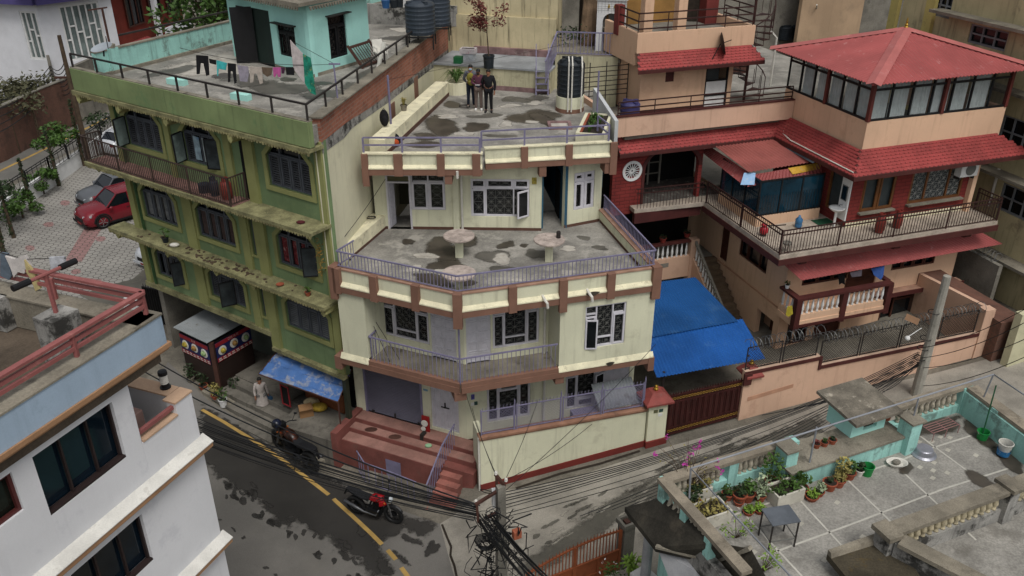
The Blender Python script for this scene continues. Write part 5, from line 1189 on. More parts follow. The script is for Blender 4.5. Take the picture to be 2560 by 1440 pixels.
gf=thing('garden_fence','dark mesh fence with spikes and coiled razor wire on the peach garden wall','fence',BW.w(14,.1,4.0));fr_=MB();ms=MB();cz=MB()
for(a,za),(b,zb),hh in((tops[0],tops[1],.9),(tops2[0],tops2[1],.95)):
 n=max(1,round((b-a)/1.55));zf=lambda u:za+.03+(zb-za)*(u-a)/(b-a)
 for i in range(n):
  u0,u1=a+.05+(b-a-.1)*i/n,a+.05+(b-a-.1)*(i+1)/n
  for u in(u0,u1-.1):fr_.bar(BW.w(u,.12,zf(u)),BW.w(u,.12,zf(u)+hh),.035)
  fr_.bar(BW.w(u0,.12,zf(u0)+hh),BW.w(u1-.1,.12,zf(u1)+hh),.03);fr_.bar(BW.w(u0,.12,zf(u0)+.04),BW.w(u1-.1,.12,zf(u1)+.04),.03)
  w_,h_=u1-.1-u0,hh-.05;s=.12;k=int((w_+h_)/s)+1
  for q in range(k):
   for dr in(1,-1):
    c=-h_+q*s;p0,p1=(max(c,0),max(-c,0)),(min(c+h_,w_),min(h_,w_-c))
    if p1[0]<=p0[0]:continue
    x0,x1=(u0+p0[0],u0+p1[0])if dr>0 else(u1-.1-p0[0],u1-.1-p1[0]);ms.bar(BW.w(x0,.12,zf(x0)+.04+p0[1]),BW.w(x1,.12,zf(x1)+.04+p1[1]),.009)
  for q in range(9):u=u0+.08+q*(w_-.1)/9;fr_.tube([BW.w(u,.12,zf(u)+hh),BW.w(u,.12,zf(u)+hh+.12),BW.w(u+.04,.12,zf(u)+hh+.13)],[.012,.012,.004],4)
 turns=int((b-a)/.2);pts=[]
 for q in range(turns*10):t=q/(turns*10);an=q*.628;u=a+(b-a)*t;pts.append(BW.w(u+.05*math.sin(an*.37),.12+.2*math.cos(an),zf(u)+hh+.12+.21*math.sin(an)))
 cz.tube(pts,.011,4)
fr_.build('fence_frame',M['iron'],gf);ms.build('mesh',M['iron'],gf);cz.build('razor_wire',mat('dull_wire','6d6d6b',.5,.1,metal=.3),gf)
bz=3.95
cs=thing('carport_roof','blue corrugated tin carport roof between the cream house and the villa','roof',RF.w(-3,1,2));
def qb(x,y,z_):return P(x,y,z_)
A_,B_,C_,D_=qb(1642,944,3.85),qb(1913,896,3.85),qb(1856,797,4.1),qb(1600,838,4.1)
MB().corr(A_,B_,C_,D_,.13,.02).build('roof_sheet',M['bluetin'],cs)
A_,B_,C_,D_=qb(1590,850,4.14),qb(1845,803,4.14),qb(1738,693,4.3),qb(1560,715,4.3)
MB().corr(A_,B_,C_,D_,.13,.02).build('roof_sheet',mat('blue_tin_faded','23558f',.5,.16,.4,'4a6f96',.4,1,fine=.08),cs)
mb=MB()
for u in(-5.0,-1.6):
 for v in(-1.2,3.5):mb.tube([RF.w(u,v,1.5),RF.w(u,v,3.9)],.05,6)
mb.build('post',M['iron'],cs)
# red stepped plinth before the shutter
PF=FL;pth=thing('stepped_plinth','faded red plastered plinth with long steps in front of the roller shutter','steps',FL.w(-2.5,0,.4));red=mat('faded_red_plaster','774740',.9,.16,1.1,'5f554c',.45,1.6,.25,'4f2f29',fine=.1,bump=.1)
mb=MB();mb.box(FL,-4.7,.3,.62,VI,.2,1.895);mb.box(FL,-4.7,.35,.22,.618,.2,1.74);mb.box(FL,-4.7,-.75,-.3,.218,.2,1.58);mb.box(FL,-.75,.42,-.1,.218,.2,1.56)
mb.box(FL,-4.95,-4.702,-.55,VI,.2,1.98)
mb.build('plinth',red,pth);mb=MB()
for v0,v1,z in((.62,VI,1.9),(.22,.6,1.745),(-.3,.2,1.585)):mb.box(FL,-4.68,.25 if v0>0 else-.77,v0+.02,v1,z-.003,z+.012)
mb.build('tread',mat('pale_pink_tread','8f6a60',.9,.18,1.4,'75695e',.6,1.8,fine=.12),pth)  # thin sheets that colour the treads paler than the risers
mb=MB();z=1.4
for i in range(5):mb.box(FL,-.72,.02+.06*i,-.1-(i+1)*.26,-.102-i*.26,.2,z-i*.17)
mb.build('stair_flight',mat('worn_red_steps','8d5a50',.9,.2,1.5,'4d4740',.6,2.4,fine=.12),pth)
railing(pth,[FL.w(-.68,.75,1.9),FL.w(-.72,-.1,1.58),FL.w(-.75,-1.2,.72)],.85,M['purple'],bars=.14,bar_r=.011,r=.022,low=None,name='stair_railing')
railing(pth,[FL.w(-3.9,-.55,.55),FL.w(-3.3,-1.0,.55),FL.w(-2.2,-1.0,.5),FL.w(-1.2,-1.1,.5)],.95,M['purple'],bars=.28,bar_r=.013,r=.018,low=.1,name='area_railing')
MB().box(FL,-3.6,-1.3,-.9,-.31,.2,.55).build('area_step',M['conc2'],pth)
MB().box(FL,-2.9,-2.3,-.305,-.29,.55,1.3).build('cellar_hatch',M['purple'],pth)
sh=thing('shop_platform','grey concrete shop platform with wide side steps in front of the green building','platform',FL.w(-6,0,.5));mb=MB()
mb.box(FL,-7.3,-4.96,-.55,2.2,.2,1.6);
GS=GF
for i in range(4):mb.box(GF,-6.4+.0*i,-2.6,-1.6+i*.42,-1.18+i*.42,.2,.75+i*.2)
mb.box(GF,-6.4,-2.6,.08,2.2,.2,1.4);mb.box(GF,-11.4,-6.4,-.15,2.2,.2,1.05);mb.build('platform_body',mat('grimy_concrete','67635b',.95,.25,.8,'35322c',.65,1.3,.5,'2b2924',fine=.16,bump=.2),sh)
kb=MB();kp=[(505,985),(590,1030),(690,1092),(800,1165)]
for a,b in zip(kp,kp[1:]):
 a,b=Gp(*a),Gp(*b);f=Fr(a,math.degrees(math.atan2(b.y-a.y,b.x-a.x)));kb.prism(f,[(0,a.z-.1),((b-a).length,b.z-.1),((b-a).length,b.z+.15),(0,a.z+.15)],0,.35)
kb.build('kerb',M['cap'],kind='structure')
# back of the upper terrace: raised platform, retaining wall, shrine terrace
p0,p1=P(1161,219,U3),P(1335,232,U3);BK=Fr(p0,math.degrees(math.atan2(p1 .y-p0 .y,p1 .x-p0 .x)))
ur_=BK.uv(1374,178,11.75)[0]
pt=thing('raised_platform','raised concrete platform with stained cream front at the back of the upper terrace','platform',BK.w(1,1,U3));MB().box(BK,-1.4,ur_,0,2.6,U3,11.68).build('platform_front',mat('stained_cream','b5b093',.9,.12,.7,'5d5a4a',.5,1.2,.7,'4e4a3c',fine=.06),pt)
MB().box(BK,-1.42,ur_+.02,-.06,2.6,11.682,11.76).build('platform_top',mat('blue_grey_cement','8b8e90',.9,.2,.8,'a6a8a6',.5,1.1,fine=.1),pt)
tr=mat('pink_grey_tile','7d6463',.6,.25,2.2,'9c8c86',.5,3)
MB().box(BK,-1.3,ur_-.0,-.03,-.001,U3+.002,U3+.2).build('tile_skirting',tr,pt);MB().box(BK,-.3,ur_,2.3,2.6,11.762,12.05).build('tile_kerb',tr,pt)
rw_=thing('retaining_wall','tall stained pale yellow retaining wall behind the raised platform','wall',BK.w(1,2.7,11));mb=MB();mb.box(BK,-3.2,3.55,2.62,3.4,9,18.5);mb.box(BK,-1.6,3.5,2.5,2.618,9,13.4);mb.build('wall_body',mat('stained_yellow_plaster','bcb08e',.92,.14,.5,'8a8168',.5,.8,.85,'45402f',fine=.06,bump=.1),rw_)
lf2=Fr(P(1122,238,U3),77);
WB=Fr(P(1392,222,U3),-9);zt2=WB.q(1450,140)[1]
sw_=thing('shrine_terrace','grey cream terrace wall behind the water tank carrying a purple railing','terrace',WB.w(1,.5,U3));MB().box(WB,-.1,2.6,0,.25,9.5,zt2).build('wall_body',MATS['stained_cream'],sw_)
MB().slab([WB.w(-.3,.02,0),WB.w(2.7,.02,0),WB.w(2.7,4,0),WB.w(-.3,4,0)],zt2-.25,zt2+.02).build('terrace_floor',M['cap'],sw_)
railing(sw_,[WB.w(-.35,-1.5,zt2-.9),WB.w(-.05,.1,zt2+.02),WB.w(2.6,.1,zt2+.02)],.95,M['purple'],bars=.16,bar_r=.013,r=.025,name='terrace_railing')
sr=thing('shrine','small white tiled shrine with an arched niche behind the purple railing','shrine',WB.w(1.9,1,zt2));wt=mat('white_tile','cfd0d0',.35,.04,3)
SF=WB.off(1.55,1.0);h0=zt2+.02;arc2=[(.62-.36*math.cos(t),h0+1.25+.36*math.sin(t))for t in[math.pi*i/12 for i in range(13)]]
mb=MB();mb.box(SF,0,.258,0,.7,h0,h0+1.25);mb.box(SF,.982,1.24,0,.7,h0,h0+1.25);mb.prism(SF,[(0,h0+1.25)]+arc2+[(1.24,h0+1.25),(1.24,h0+2.15),(0,h0+2.15)],0,.7);mb.box(SF,-.06,1.3,-.06,.76,h0+2.152,h0+2.4);mb.build('shrine_body',wt,sr)
MB().box(SF,.26,.98,.6,.69,h0,h0+1.6).box(SF,.26,.98,.05,.6,h0,h0+.35).build('niche',mat('grey_tile','8a8d8e',.4,.1,3),sr)
mb=MB()
for i in range(1,6):mb.box(SF,0,1.24,-.004,-.001,h0+1.62+i*.09,h0+1.628+i*.09)
for i in range(9):u=.05+i*.14;mb.box(SF,u,u+.008,-.004,-.001,h0+1.62,h0+2.14)
mb.build('tile_joint',M['grille'],sr);MB().lathe(SF.w(.5,-.03,h0+1.85),[(.05,0),(.035,.08),(.01,.14)],8).lathe(SF.w(.75,-.03,h0+1.85),[(.05,0),(.035,.08),(.01,.14)],8).build('brass_bell',MATS['brass'],sr)
# white building in the near left corner
WF=Fr(P(527,1105,9.2),67.2);wht=mat('cool_white_paint','d0d0d2',.85,.04,.6,'a9a9b0',.3,1.2,.12,'94949a',fine=.02)
WB_=thing('white_building','near corner white building with blue roof band, tan ledges and faded red rails','house',WF.w(-4,2,1))
bR=P(86,676.7,13.1);rc=WF.w(-.75,0,0);SB=Fr(rc,math.degrees(math.atan2(bR.y-rc.y,bR.x-rc.x)))
tan_=mat('tan_trim','9a7657',.8,.08,2);blu=mat('blue_grey_paint','98aabb',.85,.06,.6,'6f7f8d',.35,1.0,.15,'5f6d78',fine=.03)
w1=(-3.6,-1.88,10.13,11.4);w2=(-3.6,-1.88,7.5,8.72);w0=(-4.75,-4.0,10.6,11.4)
mb=MB();mb.wall(WF,-14,-1.47,9.3,11.9,.22,.25,[w1,w0]);mb.wall(WF,-14,-.04,.3,9.15,.22,.25,[w2])
mb.box(Fr(WF.w(-.04,.22,0),SB.az),.25,9,0,.25,.3,9.15);mb.box(Fr(WF.w(-1.47,.22,0),SB.az),.25,6,0,.2,9.3,11.9)
mb.box(WF,-1.468,-.5,.22,.42,9.3,10.16);mb.box(WF,-.498,-.04,.22,.45,9.3,10.44)
sr3=Fr(WF.w(-.04,.22,0),SB.az);mb.box(sr3,.24,.75,0,.22,9.3,10.44);mb.box(sr3,.751,2.3,0,.2,9.3,10.44);mb.box(sr3,.5,1.6,.222,.5,10.0,10.44)if False else None
mb.build('wall',wht,WB_)
cb=MB();cb.box(WF,-1.44,-.5,.2,.5,10.162,10.2);cb.box(WF,-.52,-.02,.2,.52,10.442,10.48);cb.box(sr3,.32,2.3,-.02,.32,10.442,10.48);cb.box(sr3,1.4,2.3,.32,.62,10.442,10.48);cb.build('balcony_coping',mat('beige_coping','b89a80',.8,.08,2),WB_)
MB().box(WF,-1.44,-.5,.28,.36,10.3,10.38).build('balcony_rail',M['pinkrail'],WB_)
railing(WB_,[sr3 .w(2.3,.1,10.2),sr3 .w(4.2,.1,10.2)],.35,M['pinkrail'],bars=0,rails=(1,.6,.2),r=.035,name='back_rail')
MB().slab([WF.w(-1.46,.43,0),WF.w(-.05,.43,0),sr3 .w(4,0,0),Fr(WF.w(-1.47,.22,0),SB.az).w(4,0,0)],9.2,9.35).build('balcony_floor',M['conc2'],WB_)
lt,lb=MB(),MB()
for z,e in((9.2,.06),(6.48,.06),(3.7,.06)):
 lt.add([WF.w(-14,-.02,z),WF.w(e,-.02,z),WF.w(e,.24,z+.13),WF.w(-14,.24,z+.13),WF.w(-14,-.02,z-.02),WF.w(e,-.02,z-.02),WF.w(e,.24,z-.02),WF.w(-14,.24,z-.02)],[(0,1,2,3),(4,5,1,0),(1,5,6,2),(4,7,6,5),(0,3,7,4)])
 lb.box(WF,-14,e-.01,-.0,.2,z-.13,z-.022);lb.box(WF,-14,e-.05,.06,.2,z-.2,z-.132)
lt.build('ledge_top',mat('limewashed_ledge','c9c7c0',.9,.1,2,'8a857b',.35,4),WB_);lb.build('ledge_band',tan_,WB_)
for wv,m_ in((w1,M['glassb']),(w2,M['glassb'])):
 window(WB_,WF,*wv,[(0,.34,0,1,'F'),(.34,.68,0,1,'F'),(.68,1,0,1,'F')],m=mat('dark_brown_frame','2b2120',.5,.15,3),v=.3,fw=.045,gm=m_)
 MB().box(WF,wv[0],wv[1],.225,.3,wv[2]+.001,wv[2]+.05).build('sill',MATS['dark_brown_frame'],WB_)
window(WB_,WF,*w0,[(0,1,0,1,'F')],m=mat('red_brown_frame','522826',.5,.15,3),v=.27,fw=.06,gm=mat('olive_dark_glass','23251f',.12,.4,1))
mb=MB();mb.box(WF,-14,-.62,-.06,.14,12.02,12.62);mb.box(SB,-.0,14,.0,.2,12.02,12.62);mb.build('roof_band',blu,WB_)
mb=MB();mb.box(WF,-14,-.55,-.1,.3,11.93,12.018);mb.box(WF,-14,-.58,-.04,.3,11.86,11.928);mb.build('roof_trim',tan_,WB_)
mb=MB();mb.box(WF,-14,-.6,-.08,.34,12.622,12.66);mb.box(SB,.0,14,-.05,.4,12.622,12.66);mb.box(SB,.2,14,.2,.36,11.95,12.62);mb.build('roof_coping',M['cap'],WB_)
mb=MB()
for u in(3.2,5.2,7.4):mb.box(SB,u,u+.35,.36,.6,11.95,12.66)
mb.build('inner_pilaster',M['blackc'],WB_)
rp=[WF.w(-14,.1,0),WF.w(-.7,.1,0),SB.w(14,.1,0),WF.w(-14,12,0)]
MB().slab(rp,11.6,11.93).build('roof_floor',mat('roof_dirt','5b5044',.95,.22,.9,'3d352c',.6,1.4,fine=.15,fs=25,bump=.15),WB_)
def flatrail(pts,zs,parent,name,posts):
 mb=MB()
 for a,b in zip(pts,pts[1:]):
  for z,w_,h_ in zs:mb.bar(Vector((a.x,a.y,z)),Vector((b.x,b.y,z)),w_,h_)
 for p in posts:mb.bar(Vector((p.x,p.y,12.66)),Vector((p.x,p.y,13.1)),.07)
 return mb.build(name,M['pinkrail'],parent)
flatrail([WF.w(-14,.16,0),WF.w(-.72,.16,0),SB.w(12,.14,0)],[(13.1,.12,.05),(12.97,.05,.07),(12.83,.05,.07)],WB_,'roof_railing',[WF.w(u,.16,0)for u in(-.75,-2.35,-4.2,-6)]+[SB.w(u,.14,0)for u in(2.2,4.4,6.6)])
pc=P(178,905,11.93);MB().box(Fr((pc.x,pc.y),WF.az),-.28,.28,-.2,.3,11.93,12.95).build('roof_stub_column',M['blackc'],WB_)
mt=Vector((pc.x,pc.y,12.95))+Vector((-.05,.05,0));MB().bar(mt,mt+Vector((0,0,.75)),.06).build('mast',M['pinkrail'],WB_)
f2=Fr((mt.x,mt.y),62);mb=MB();mb.tube([f2 .w(-.5,0,13.72),f2 .w(.55,0,13.72)],.035,7);mb.build('mast_arm',M['pinkrail'],WB_);mb=MB()
for s in(-1,1):mb.tube([f2 .w(s*.3,0,13.72),f2 .w(s*.62,0,13.72)],.06,8)
mb.build('rope_wrap',M['black'],WB_)
# turquoise roof terrace in the near right corner
ZT_=6.8;q0,q1=P(1665,1195,7.62),P(2410,961,7.62);TB=Fr(q0,math.degrees(math.atan2(q1 .y-q0 .y,q1 .x-q0 .x))).off(0,-.22);tbw=(q1-q0).length-.1;q1=TB.w(tbw,.1,ZT_);vb=TB.uv(2110,1178,ZT_)[1]
q2=P(2540,1148,ZT_);TRr=Fr(q1,math.degrees(math.atan2(q2 .y-q1 .y,q2 .x-q1 .x)))
TT=thing('turquoise_terrace','turquoise roof terrace with terrazzo floor, mouldy balusters and a small cement canopied altar','roof terrace',TB.w(0,-2,ZT_))
TTt=7.62;uA=0;a0,a1=P(1668,1197,TTt),P(1808,1352,TTt);TLf=Fr(a0,math.degrees(math.atan2(a1 .y-a0 .y,a1 .x-a0 .x)))
tz=mat('terrazzo','8b8881',.7,.16,.9,'5b5750',.5,1.1,fine=.2,fs=22,thr=.53)
flp=[Vector((a0 .x,a0 .y,0)),TB.w(tbw+.2,.25,0),TRr.w(9,.2,0),Vector((11,9,0)),Vector((5.5,10.5,0)),TLf.w(6,-.1,0)]
FLR=MB().slab(flp,6.3,ZT_).build('terrace_floor',tz,TT)
mb=MB();mb.slab([Vector((a0 .x,a0 .y,0)),TB.w(tbw+.2,.25,0),TRr.w(9,.2,0),Vector((11,9,0)),Vector((5.5,10.5,0)),TLf.w(6,-.1,0)],.5,6.298);mb.build('house_body',M['turqold'],TT)
jl=MB()
for(x0,y0),(x1,y1)in(((1828,1250),(2010,1446)),((1990,1240),(2180,1446)),((2115,1196),(2300,1375)),((2252,1175),(2440,1350)),((2300,1090),(2490,1230)),((1820,1292),(1945,1250)),((1945,1250),(2240,1155)),((2330,1120),(2440,1085)),((1890,1397),(2130,1310)),((2130,1310),(2360,1222)),((2360,1222),(2530,1168)),((2240,1155),(2330,1120))):
 a,b=P(x0,y0,ZT_+.003),P(x1,y1,ZT_+.003);jl.bar(a,b,.045,.004)
jl.build('joint_strip',mat('white_joint','b3b0a6',.7,.08,3),TT)
tl_=MB()
for x,y in((1965,1302),(2002,1309),(2093,1256),(2062,1400),(2157,1342),(2200,1326),(2298,1105),(2330,1104),(2335,1156),(2300,1168),(2333,1176),(2368,1182),(2332,1195),(2440,1138),(2370,1125),(2351,1092),(2375,1094),(2288,1114),(1885,1380)):
 p=P(x,y,ZT_+.003);f=Fr((p.x,p.y),TB.az+20);tl_.box(f,-.07,.07,-.05,.05,ZT_+.001,ZT_+.005)
tl_.build('white_tile_chip',mat('cream_tile','a8a498',.7),TT)
blobs(FLR,'water_stain',M['wet'],ZT_,[(2345,1065,60,22,-.3),(2450,1090,45,18,.6),(2520,1150,50,16,.6),(2455,1205,40,18,.5),(1860,1235,35,14,.2),(2262,1170,22,14),(2310,1130,10,12)],lift=.008,rough=.3)
MB().box(TB,uA,tbw+.1,.12,.32,ZT_,7.06).box(TRr,-.1,9,-.32 if TRr.w(0,1,0).x<q1 .x else.02,-.12 if TRr.w(0,1,0).x<q1 .x else.2,ZT_,7.5).build('wall',M['turqold'],TT)
sgn=1 if TRr.w(0,1,0).x>q1 .x else-1
um=TB.uv(1975,1200,ZT_)[0];ue_=TB.uv(2265,1135,ZT_)[0]
mb=MB();mb.box(TB,um-.1,ue_,vb,.35,ZT_,7.25);mb.build('broad_wall',M['turqold'],TT);MB().box(TB,um-.3,ue_,vb-.04,.4,7.252,7.31).build('broad_coping',M['cap'],TT)
MB().box(TB,uA,um-.2,.08,.36,7.52,TTt).box(TB,ue_+.1,tbw+.3,.1,.36,7.52,TTt).box(TRr,.0,9,sgn*.06,sgn*.4,7.52,TTt).build('coping',mat('terrace_coping','857c6d',.95,.2,1.5,'4b463c',.5,2,fine=.15,bump=.2),TT)
pm_=MB()
for x,y in((1672,1200),(1835,1150),(1990,1090)):u=TB.q(x,y)[0];pm_.box(TB,u,u+.26,.1,.36,ZT_,7.58)
for px,py in((1955,1213),(2262,1140)):p=TB.uv(px,py,ZT_);pm_.box(TB,p[0],p[0]+.34,p[1],p[1]+.4,ZT_,7.75)
pm_.box(TB,tbw-.02,tbw+.3,.08,.38,ZT_,7.6);pm_.box(TRr,.9,1.1,sgn*.04,sgn*.36,ZT_,7.6)
pm_.build('pier',M['turqold'],TT)
MB().box(TB,*[TB.uv(2262,1140,ZT_)[0]+k for k in(-.06,.4)],*[TB.uv(2262,1140,ZT_)[1]+k for k in(-.06,.46)],7.752,7.8).box(TB,*[TB.uv(1955,1213,ZT_)[0]+k for k in(-.06,.4)],*[TB.uv(1955,1213,ZT_)[1]+k for k in(-.06,.46)],7.752,7.8).build('pier_cap',M['cap'],TT)
bm_=mat('mouldy_baluster','a59d8c',.95,.25,6,'3a362f',.65,9)
def btop(a,b,n):balrow(TT,a,b,n,.46,bm_,r=1.25)
u1,u2,u3=TB.q(1822,1150)[0],TB.q(1862,1150)[0],TB.q(1985,1095)[0]
btop(TB.w(uA+.3,.22,7.06),TB.w(u1,.22,7.06),8);btop(TB.w(u2,.22,7.06),TB.w(u3,.22,7.06),9);btop(TB.w(ue_+.4,.22,7.06),TB.w(tbw-.05,.22,7.06),11)
MB().box(TLf,0,2.6,-.2,.02,ZT_-.4,7.0).build('side_wall',M['blackc'],TT);MB().box(TLf,-.1,3.0,-.2,.06,7.52,TTt+.01).build('side_coping',MATS['terrace_coping'],TT)
pm_=MB()
for u in(0,.85,1.75):pm_.box(TLf,u,u+.2,-.2,.0,7.0,7.52)
pm_.build('side_pier',M['turqold'],TT);btop(TLf.w(.25,-.1,7.0),TLf.w(.8,-.1,7.0),3);btop(TLf.w(1.1,-.1,7.0),TLf.w(1.7,-.1,7.0),4)
al=TB.off(*TB.uv(2125,1096,7.3));mb=MB();mb.box(al,0,.1,0,.85,7.3,7.85);mb.box(al,.1,.38,0,.1,7.3,7.85);mb.box(al,.82,1.1,0,.1,7.3,7.85);mb.box(al,1.0,1.1,.1,.85,7.3,7.85);mb.box(al,.1,1.0,.75,.85,7.3,7.85);mb.box(al,.38,.82,0,.1,7.3,7.42)
mb.build('altar_wall',M['turq'],TT);MB().add([al.w(-.2,-.28,7.86),al.w(1.3,-.28,7.86),al.w(1.3,1.15,7.98),al.w(-.2,1.15,7.98),al.w(-.2,-.28,7.94),al.w(1.3,-.28,7.94),al.w(1.3,1.15,8.06),al.w(-.2,1.15,8.06)],[(0,3,2,1),(4,5,6,7),(0,1,5,4),(1,2,6,5),(2,3,7,6),(3,0,4,7)]).build('altar_canopy',mat('lichen_cement','6d675c',.95,.25,2,'aca494',.8,3,fine=.2,thr=.56,bump=.25),TT)
pf=MB();A_=P(1727,1171,8.35);B_=P(2484,936,8.35);C_=P(1985,1450,8.35);D_=P(2580,1000,8.35)
pf.tube([C_,A_,B_,D_],.022,7);pf.tube([A_,Vector((A_.x+.02,A_.y-.1,7.6))],.022,6);pf.tube([B_,Vector((B_.x-.05,B_.y+.05,7.5))],.022,6);m1=P(2042,1070,8.35)
for x,y,zz in((2042,1068,7.6),(2297,993,7.7)):m1=P(x,y,8.35);pf.tube([m1,Vector((m1 .x,m1 .y,zz-.3))],.022,6)
pf.build('clothes_rail',mat('grey_pipe','8d9096',.45,.1,metal=.3),None,'grey steel clothes rail running round the turquoise terrace above its balusters','clothes rail')
n0,n1=P(2238,1316,7.75),P(2512,1216,7.75);NB=Fr(n0,math.degrees(math.atan2(n1 .y-n0 .y,n1 .x-n0 .x)));nl=(n1-n0).length
NT=thing('grey_terrace','grey neighbouring roof terrace with a mouldy baluster parapet and a dark damp patch','roof terrace',NB.w(1,-1,6.75));ncap=mat('grey_coping','7d7668',.95,.22,1.4,'45403a',.5,2,fine=.18,bump=.25)
NS=Fr(NB.w(-.15,-.0,0),NB.az-68);sg2=1 if(NS.n@NB.d)>0 else-1
MB().slab([NB.w(0,.0,0),NB.w(6,.0,0),NB.w(6,-5,0),NS.w(5,0,0)],6.4,6.75).build('roof_floor',mat('pale_roof_concrete','827d75',.9,.16,.7,'635e56',.4,.9,fine=.1),NT)
MB().box(NB,0,nl,-.1,.12,6.75,7.15).box(NB,nl+.3,6,-.1,.12,6.75,7.15).box(NB,-.3,0,-.2,.2,6.4,7.62).box(NB,nl,nl+.3,-.2,.2,6.75,7.7).box(NS,.2,5,-.12,.1,6.0,7.55).build('parapet',M['blackc'],NT)
MB().box(NB,.0,nl,-.18,.18,7.62,7.72).box(NB,nl+.32,6,-.18,.18,7.62,7.72).box(NB,-.38,-.002,-.26,.26,7.622,7.74).box(NS,.28,5,-.2,.18,7.552,7.65).box(NB,nl-.02,nl+.34,-.26,.26,7.702,7.8).build('coping',ncap,NT)
balrow(NT,NB.w(.05,.0,7.15),NB.w(nl-.05,.0,7.15),16,.47,mat('cream_baluster','b3a88c',.9,.2,6,'3b362d',.5,7,thr=.55),r=1.3);balrow(NT,NB.w(nl+.4,.0,7.15),NB.w(5.2,.0,7.15),10,.47,MATS['cream_baluster'],r=1.3)
blobs(NT,'water_stain',M['wet2'],6.75,[(2560,1420,130,60,-.5)],lift=.005,rough=.15)
mossy=mat('mossy_slab','403a2e',.95,.3,1.2,'544420',.6,1.8,fine=.2,fs=25,bump=.25)
p_=[P(x,y,7.2)for x,y in((2068,1385),(2225,1330),(2300,1440),(2130,1460))];MB().slab(p_,7.05,7.2).build('canopy_slab',mossy,NT);MB().add([p_[0],p_[1],p_[1].lerp(p_[2],.16),p_[0].lerp(p_[3],.16)]+[v+Vector((0,0,.12))for v in(p_[0],p_[1],p_[1].lerp(p_[2],.12),p_[0].lerp(p_[3],.12))],[(0,1,5,4),(1,2,6,5),(2,3,7,6),(3,0,4,7),(4,5,6,7)]).build('slab_upstand',ncap,NT)
PO=thing('gabled_porch','dark mossy gabled concrete porch with white stucco moulding and columns in the near foreground','porch',P(1740,1400,4.0));dk=mat('dark_mossy_roof','35322b',.95,.3,1,'4e473c',.55,1.2,fine=.2,fs=20,bump=.25)
def thick(pts,th=.14):b=[p-Vector((0,0,th))for p in pts];n=len(pts);return MB().add(pts+b,[tuple(range(n)),tuple(range(2*n-1,n-1,-1))]+[(i,(i+1)%n,n+(i+1)%n,n+i)for i in range(n)])
zp0,zp1=TLf.q(1662,1243)[1]+.12,TLf.q(1797,1357)[1]+.12
thick([P(1562,1268,6.5),P(1660,1243,zp0),P(1797,1357,zp1),P(1640,1368,6.5)]).build('roof_slope',dk,PO)
thick([P(1640,1368,6.5),P(1800,1358,zp1),P(1878,1372,zp1),P(1795,1402,6.75)]).build('roof_slope',dk,PO)
thick([P(1795,1402,6.75),P(1878,1372,zp1),P(1930,1470,zp1),P(1850,1480,6.75)]).build('roof_slope',dk,PO)
MB().bar(P(1792,1400,6.82),P(1876,1370,zp1+.07),.12,.08).bar(P(1640,1366,6.56),P(1790,1402,6.81),.1,.06).build('ridge_roll',M['cap'],PO)
g_=[P(1645,1375,6.3),P(1793,1408,6.55),P(1850,1490,6.5),P(1690,1490,5.6)];MB().add(g_,[(0,1,2,3)]).build('stucco_gable',mat('grey_stucco','97989a',.9,.1,2,'5d5d5c',.4,3),PO)
mb=MB()
for k in range(3):
 c=g_[2].lerp(g_[3],.35).lerp(g_[1],.2);d1_=(g_[1]-g_[0]).normalized();d2_=(g_[2]-g_[1]).normalized();r0=.16+k*.06
 mb.tube([c+d1_*r0*math.cos(t)-d2_*r0*math.sin(t)+Vector((0,-.0,.03))for t in[math.pi*i/14 for i in range(15)]],.02,5)
for i in range(18):t=i/18;a=g_[0].lerp(g_[1],t);mb.bar(a+Vector((0,0,.01)),a+(g_[3]-g_[0]).normalized()*.06+Vector((0,0,.02)),.03)
mb.build('moulding',MATS['grey_stucco'],PO)
c_=P(1617,1400,4.3);MB().tube([c_-Vector((0,0,1.5)),c_+Vector((0,0,1.2))],.13,12).build('column',MATS['grey_stucco'],PO)
f3=Fr((c_.x,c_.y),-55);MB().box(f3,-.3,1.6,-.25,.25,2.2,3.75).build('white_plinth',mat('white_marble','b9b9b5',.6,.06,2),PO);mb=MB()
for i in range(6):mb.box(f3,-.25+i*.3,-.235+i*.3,-.256,-.251,2.2,3.7)
mb.build('plinth_joint',M['grille'],PO)
g0,g1=P(1318,1425,2.9),P(1553,1332,2.9);BG=Fr(g0,math.degrees(math.atan2(g1 .y-g0 .y,g1 .x-g0 .x)));gl=(g1-g0).length
bg_=thing('brown_gate','rust brown double leaf gate with curved spiked top at the near edge of the lane','gate',BG.w(gl/2,0,1.1));rb_=mat('rust_brown_paint','7a4227',.6,.1,1.5,'5c301e',.35,4);mb=MB();sp=MB()
hz=lambda t:2.55+.5*math.sin(math.pi*min(1,max(0,.12+t*.55)))
for k,(a,b)in enumerate(((0,gl*.5-.02),(gl*.5+.02,gl))):
 mb.box(BG,a,b,0,.03,1.1,2.3);ring(mb,BG,a,b,1.1,2.3,-.03,.0,.06);mb.box(BG,a,b,-.03,-.001,1.7,1.75);mb.box(BG,(a+b)/2-.03,(a+b)/2+.03,-.028,-.001,1.16,2.24)
 n=14
 for i in range(n):
  u0_,u1_=a+(b-a)*i/n,a+(b-a)*(i+1)/n;z0_,z1_=hz(u0_/gl),hz(u1_/gl);mb.bar(BG.w(u0_,.01,z0_),BG.w(u1_,.01,z1_),.05);um_=(u0_+u1_)/2
  sp.bar(BG.w(um_,.01,2.3),BG.w(um_,.01,(z0_+z1_)/2),.03);sp.tube([BG.w(um_,.01,(z0_+z1_)/2),BG.w(um_,.01,(z0_+z1_)/2+.16)],[.02,.004],5)
for u in(.0,gl*.5,gl):mb.bar(BG.w(u,.01,1.1),BG.w(u,.01,hz(u/gl)),.08)
